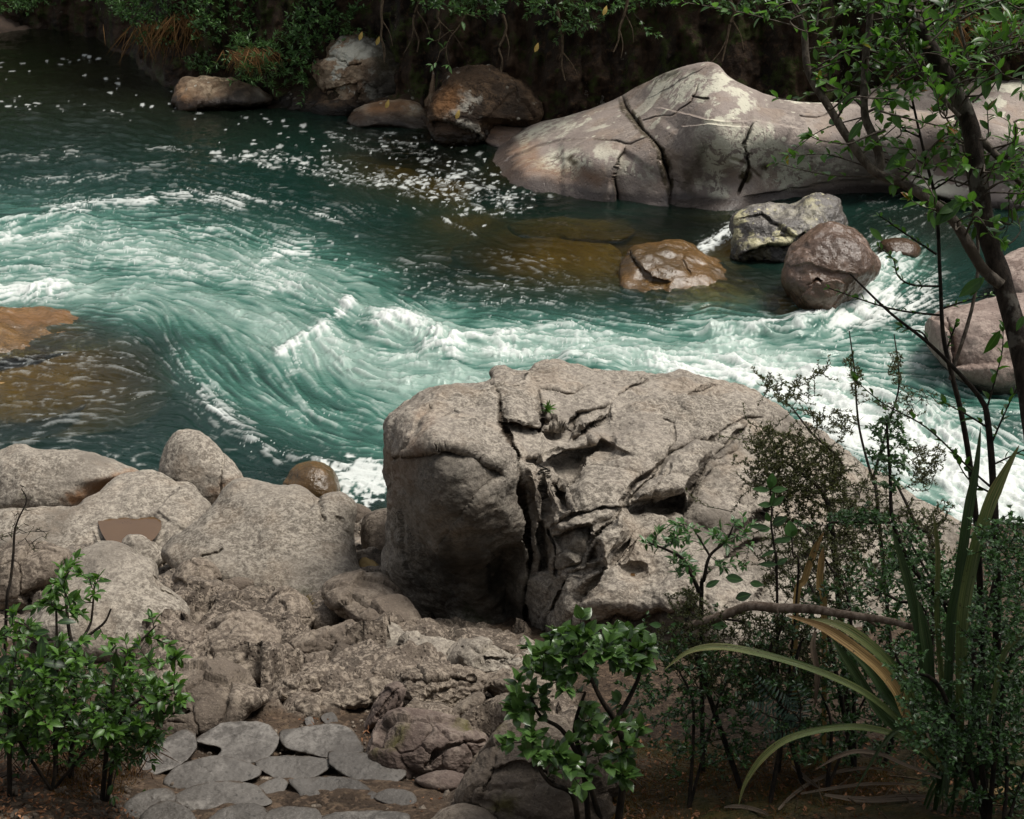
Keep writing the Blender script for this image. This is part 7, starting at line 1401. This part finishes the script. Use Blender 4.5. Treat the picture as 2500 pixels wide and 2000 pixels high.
# -- dead branch
T = Tubes(); P = curve(px([(770, 218), (850, 198), (900, 185), (980, 155), (1050, 132), (1150, 140), (1300, 145), (1420, 165), (1530, 180), (1620, 195), (1720, 225)], np.linspace(6.9, 6.4, 11), Z7), 6); T.add(P, np.interp(np.linspace(0, 1, len(P)), [0, .15, .5, 1], [.016, .022, .022, .013]) * (1 + .14 * pnoise(np.column_stack([np.arange(len(P)) * .6, np.zeros(len(P)), np.zeros(len(P))]), 9)), 10)
for q, ra in [([(1150, 140), (1160, 160), (1150, 175)], .007), ([(1500, 172), (1540, 200), (1560, 215)], .010), ([(1420, 165), (1440, 150), (1455, 140)], .006)]:
    S = curve(px(q, 6.6, Z7), 4); T.add(S, np.linspace(ra, ra * .5, len(S)), 6)
o = T.build('dead_branch', M_DEADW, None, origin=P[len(P) // 2]); tag(o, 'bare pale dead branch lying level across the shrubs left of the flax', 'branch')
# -- fern
r = plant('fern', 'dark fern frond under the arching flax leaves', 'fern', foot_at(1680, 6.6)); L = Leaves(); T = Tubes()
for pts in [[(1250, 600), (1230, 570), (1180, 540), (1120, 480), (1070, 420)], [(1250, 600), (1160, 590), (1090, 560), (1040, 530)], [(1250, 600), (1250, 520), (1230, 450)], [(1250, 600), (1240, 625), (1180, 640), (1110, 650)]]:
    P = curve(px(pts, 6.5, Z7), 9); T.add(P, np.linspace(.004, .001, len(P)), 4); tg_ = unit(np.gradient(P, axis=0))
    for i in range(3, len(P), 2):
        for s in (-1, 1):
            sd_ = unit(np.cross(tg_[i], [0, -0.7, 0.7])) * s; ll = 0.055 * math.sin(math.pi * min(1, (i + 3) / (len(P) + 3))) + 0.008; L.add(P[i], unit(sd_ + tg_[i] * .35 - np.array([0, 0, .2])), np.array([0, -.7, .7]), ll, 0.011, rng.random())
T.build('stems', M_STEM, r); L.build('fronds', L_FERN, r, rows=3)
# -- tiny plants
for lb, pts, n, l, w, m, cat in [('tiny tuft of green leaves growing in a crack on top of the great boulder', [(765, 225), (785, 270), (805, 285), (775, 250)], 26, .07, .016, L_BRIGHT, 'plant')]:
    L = Leaves(); q = Z4(pts); d_ = BDEP(q[:, 0], q[:, 1]) + 0.02
    for k in range(n):
        i = 1; c = at_d(q[i, 0], q[i, 1], d_[i] - .02); L.add(c, unit(rng.normal(size=3) + [0, -.5, .9]), unit(np.array([0, -.3, 1]) + rng.normal(size=3) * .4), l * rng.uniform(.6, 1.2), w, .3 + .7 * rng.random())
    o = L.build('small_plant', m, None, rows=3, origin=c); tag(o, lb, cat)
L = Leaves()
for k in range(120):
    c = ground_at(650, 1290)[0] + np.array([0, -.12, .12]); L.add(c, unit(rng.normal(size=3) * .9 + [0, -.3, 1]), np.array([0, -1, .3]), 0.09 * rng.uniform(.5, 1.2), .004, rng.random())
tag(L.build('grass_tuft', leaf_mat('pale_grass', (.12, .10, .03), (.34, .26, .10)), None, rows=3, origin=c), 'small tuft of pale dry grass above the dark stones', 'grass tuft')
for lb, u, v, n, s in [('seedling with two pale leaves beside the oval paving stone', 305, 1700 - 20, 5, .05), ('low seedling with lobed leaves between the dead straps', 1790, 1610, 9, .055), ('pale three-leaved seedling in the lower right litter', 1985, 1680, 4, .05)]:
    c = ground_at(u, v)[0]; L = Leaves()
    for k in range(n): L.add(c + [0, 0, .01], unit(rng.normal(size=3) * [1, 1, .3] + [0, -.2, .6]), unit(np.array([0, -.5, 1]) + rng.normal(size=3) * .2), s * rng.uniform(.6, 1.1), s * .5, .5 + .5 * rng.random())
    tag(L.build('seedling', L_BRIGHT, None, rows=4, origin=c), lb, 'seedling')

# -- ground litter, moss and gravel (nobody could count them)
def scatter(name, poly, n, lift, tr=ID):
    c = in_poly(poly, n, tr); P = ground_at(c[:, 0], c[:, 1]); P[:, 2] += lift; return P
L = Leaves()
for poly, n in [([(1180, 1560), (1400, 1520), (1950, 1560), (2156, 1640), (2156, 1760), (1180, 1760)], 1500), ([(560, 1480), (700, 1500), (1020, 1600), (1180, 1740), (900, 1740), (800, 1640)], 260), ([(-20, 1600), (220, 1640), (330, 1740), (-20, 1760)], 420)]:
    for q in scatter('l', poly, n, 0.02): L.add(q, unit(rng.normal(size=3) * [1, 1, .25]), unit(np.array([0, 0, 1]) + rng.normal(size=3) * .35), rng.uniform(.015, .045), rng.uniform(.008, .018), rng.random() ** 2)
tag(L.build('leaf_litter', L_LITTER, None, rows=2, fold=.2, curl=.5), kind='stuff')
L = Leaves()
for q in scatter('m', [(1180, 1640), (1260, 1580), (1400, 1560), (1750, 1590), (1900, 1640), (1850, 1730), (1180, 1740)], 9000, 0.0): L.add(q, unit(rng.normal(size=3) * .8 + [0, 0, .8]), unit(rng.normal(size=3)), rng.uniform(.02, .05), .003, rng.random())
for poly, n in [([(60, 1600), (200, 1560), (300, 1640), (260, 1680), (120, 1690)], 2200)]:
    for q in scatter('m', poly, n, 0.0): L.add(q, unit(rng.normal(size=3) * .8 + [0, 0, .8]), unit(rng.normal(size=3)), rng.uniform(.02, .05), .003, rng.random() * .5)
tag(L.build('moss_cover', L_MOSS, None, simple=True), kind='stuff')
PV_, PF_ = [], []; S0, F0 = ico(2); off_ = 0
for poly, n in [([(200, 1560), (560, 1480), (900, 1560), (1100, 1740), (150, 1740)], 900), ([(-20, 1640), (300, 1680), (300, 1750), (-20, 1750)], 330), ([(480, 1220), (760, 1330), (1000, 1420), (1100, 1500), (600, 1540), (400, 1360)], 300)]:
    for q in scatter('g', poly, n, 0.0):
        s = 0.005 + 0.010 * rng.random() ** 3 + (0.012 if rng.random() < .05 else 0); PV_.append(q + S0 * s * rng.uniform(.6, 1.3, 3) * (1 + .25 * rng.normal(size=(len(S0), 1)))); PF_.append(F0 + off_); off_ += len(S0)
tag(mesh_obj('gravel', np.vstack(PV_), [np.vstack(PF_)], M_LOW), kind='stuff')
T = Tubes()
for q in scatter('t', [(1180, 1580), (2156, 1620), (2156, 1740), (1180, 1740)], 160, .02):
    e = unit(rng.normal(size=3) * [1, 1, .12]) * rng.uniform(.04, .16); T.add(curve([q, q + e * .5 + rng.normal(size=3) * .006, q + e], 3), rng.uniform(.0015, .004), 4)
tag(T.build('fallen_twigs', M_TWIG), kind='stuff')
for lb, pts in [('thin brown twig lying on the mud beside the muddy slab', [(755, 560), (810, 590), (890, 618)]), ('short dark twig on the mud right of the brown one', [(880, 560), (915, 585), (938, 620)])]:
    T = Tubes(); P = ground_line(pts, Z6, .02); T.add(P, .005, 5); tag(T.build('fallen_twig', M_TWIG, None, origin=P[0]), lb, 'twig')

# -- still water left in the hollows
def puddle(label, poly, tr, z, mat):
    q = catmull(tr(poly), True, 6); P = at_z(q[:, 0], q[:, 1], z); c = P.mean(0); V = np.vstack([[c], P]); n = len(P); F = np.array([[0, 1 + i, 1 + (i + 1) % n] for i in range(n)])
    tag(mesh_obj('puddle', V, [F], mat, origin=c), label, 'puddle')
t = NT('muddy_rainwater'); c = t.mix(t.noise(wpos(t), 3, 3, .5), (0.070, 0.036, 0.014), (0.125, 0.070, 0.030)); M_PUD = t.done(t.bsdf(c, 0.05, 0.6, t.bump(t.noise(wpos(t), 12, 2, .5), 0.004, 0.3)))
def pool_level(V, poly, tr, pc):
    u_, v_, d_ = project(V); ins = inside(np.stack([u_, v_], 1), catmull(tr(poly), True, 6)); ins &= d_ < np.percentile(d_[ins], 60) + 0.25 if ins.any() else ins
    return float(np.percentile(V[ins, 2], pc))
PP = [(515, 590), (545, 565), (640, 542), (760, 536), (815, 545), (850, 600), (835, 650), (780, 700), (640, 720), (560, 690)]
puddle('round pool of brown rainwater held in the grey rock', PP, Z5, pool_level(POOLV, PP, Z5, 90), M_PUD)
PP = [(1105, 945), (1150, 932), (1240, 938), (1215, 985), (1160, 1000), (1125, 982)]
puddle('small brown puddle in a dip of the great boulder', PP, Z4, pool_level(BIGV, PP, Z4, 60), M_PUD)

# -- trees standing over the near bank, out of the picture, whose crowns shade the path and the right-hand shrubs
for i, (x, y, z0, zc, cr, n) in enumerate([(4.3, 4.2, 2.2, 8.4, 2.2, 1100), (6.2, 5.4, 1.6, 8.6, 2.4, 1100), (-3.6, 4.6, 2.6, 8.6, 2.2, 1300), (0.2, -1.8, 5.2, 10.6, 2.8, 1600), (-2.4, -1.2, 5.0, 10.4, 2.8, 1500), (3.2, -0.5, 4.6, 10.0, 3.0, 1600)]):
    big_tree('forest tree of the near bank arching over the path', x, y, z0, 4.5, cr, n, zc, 'forest trees over the near bank', lf=0.26)
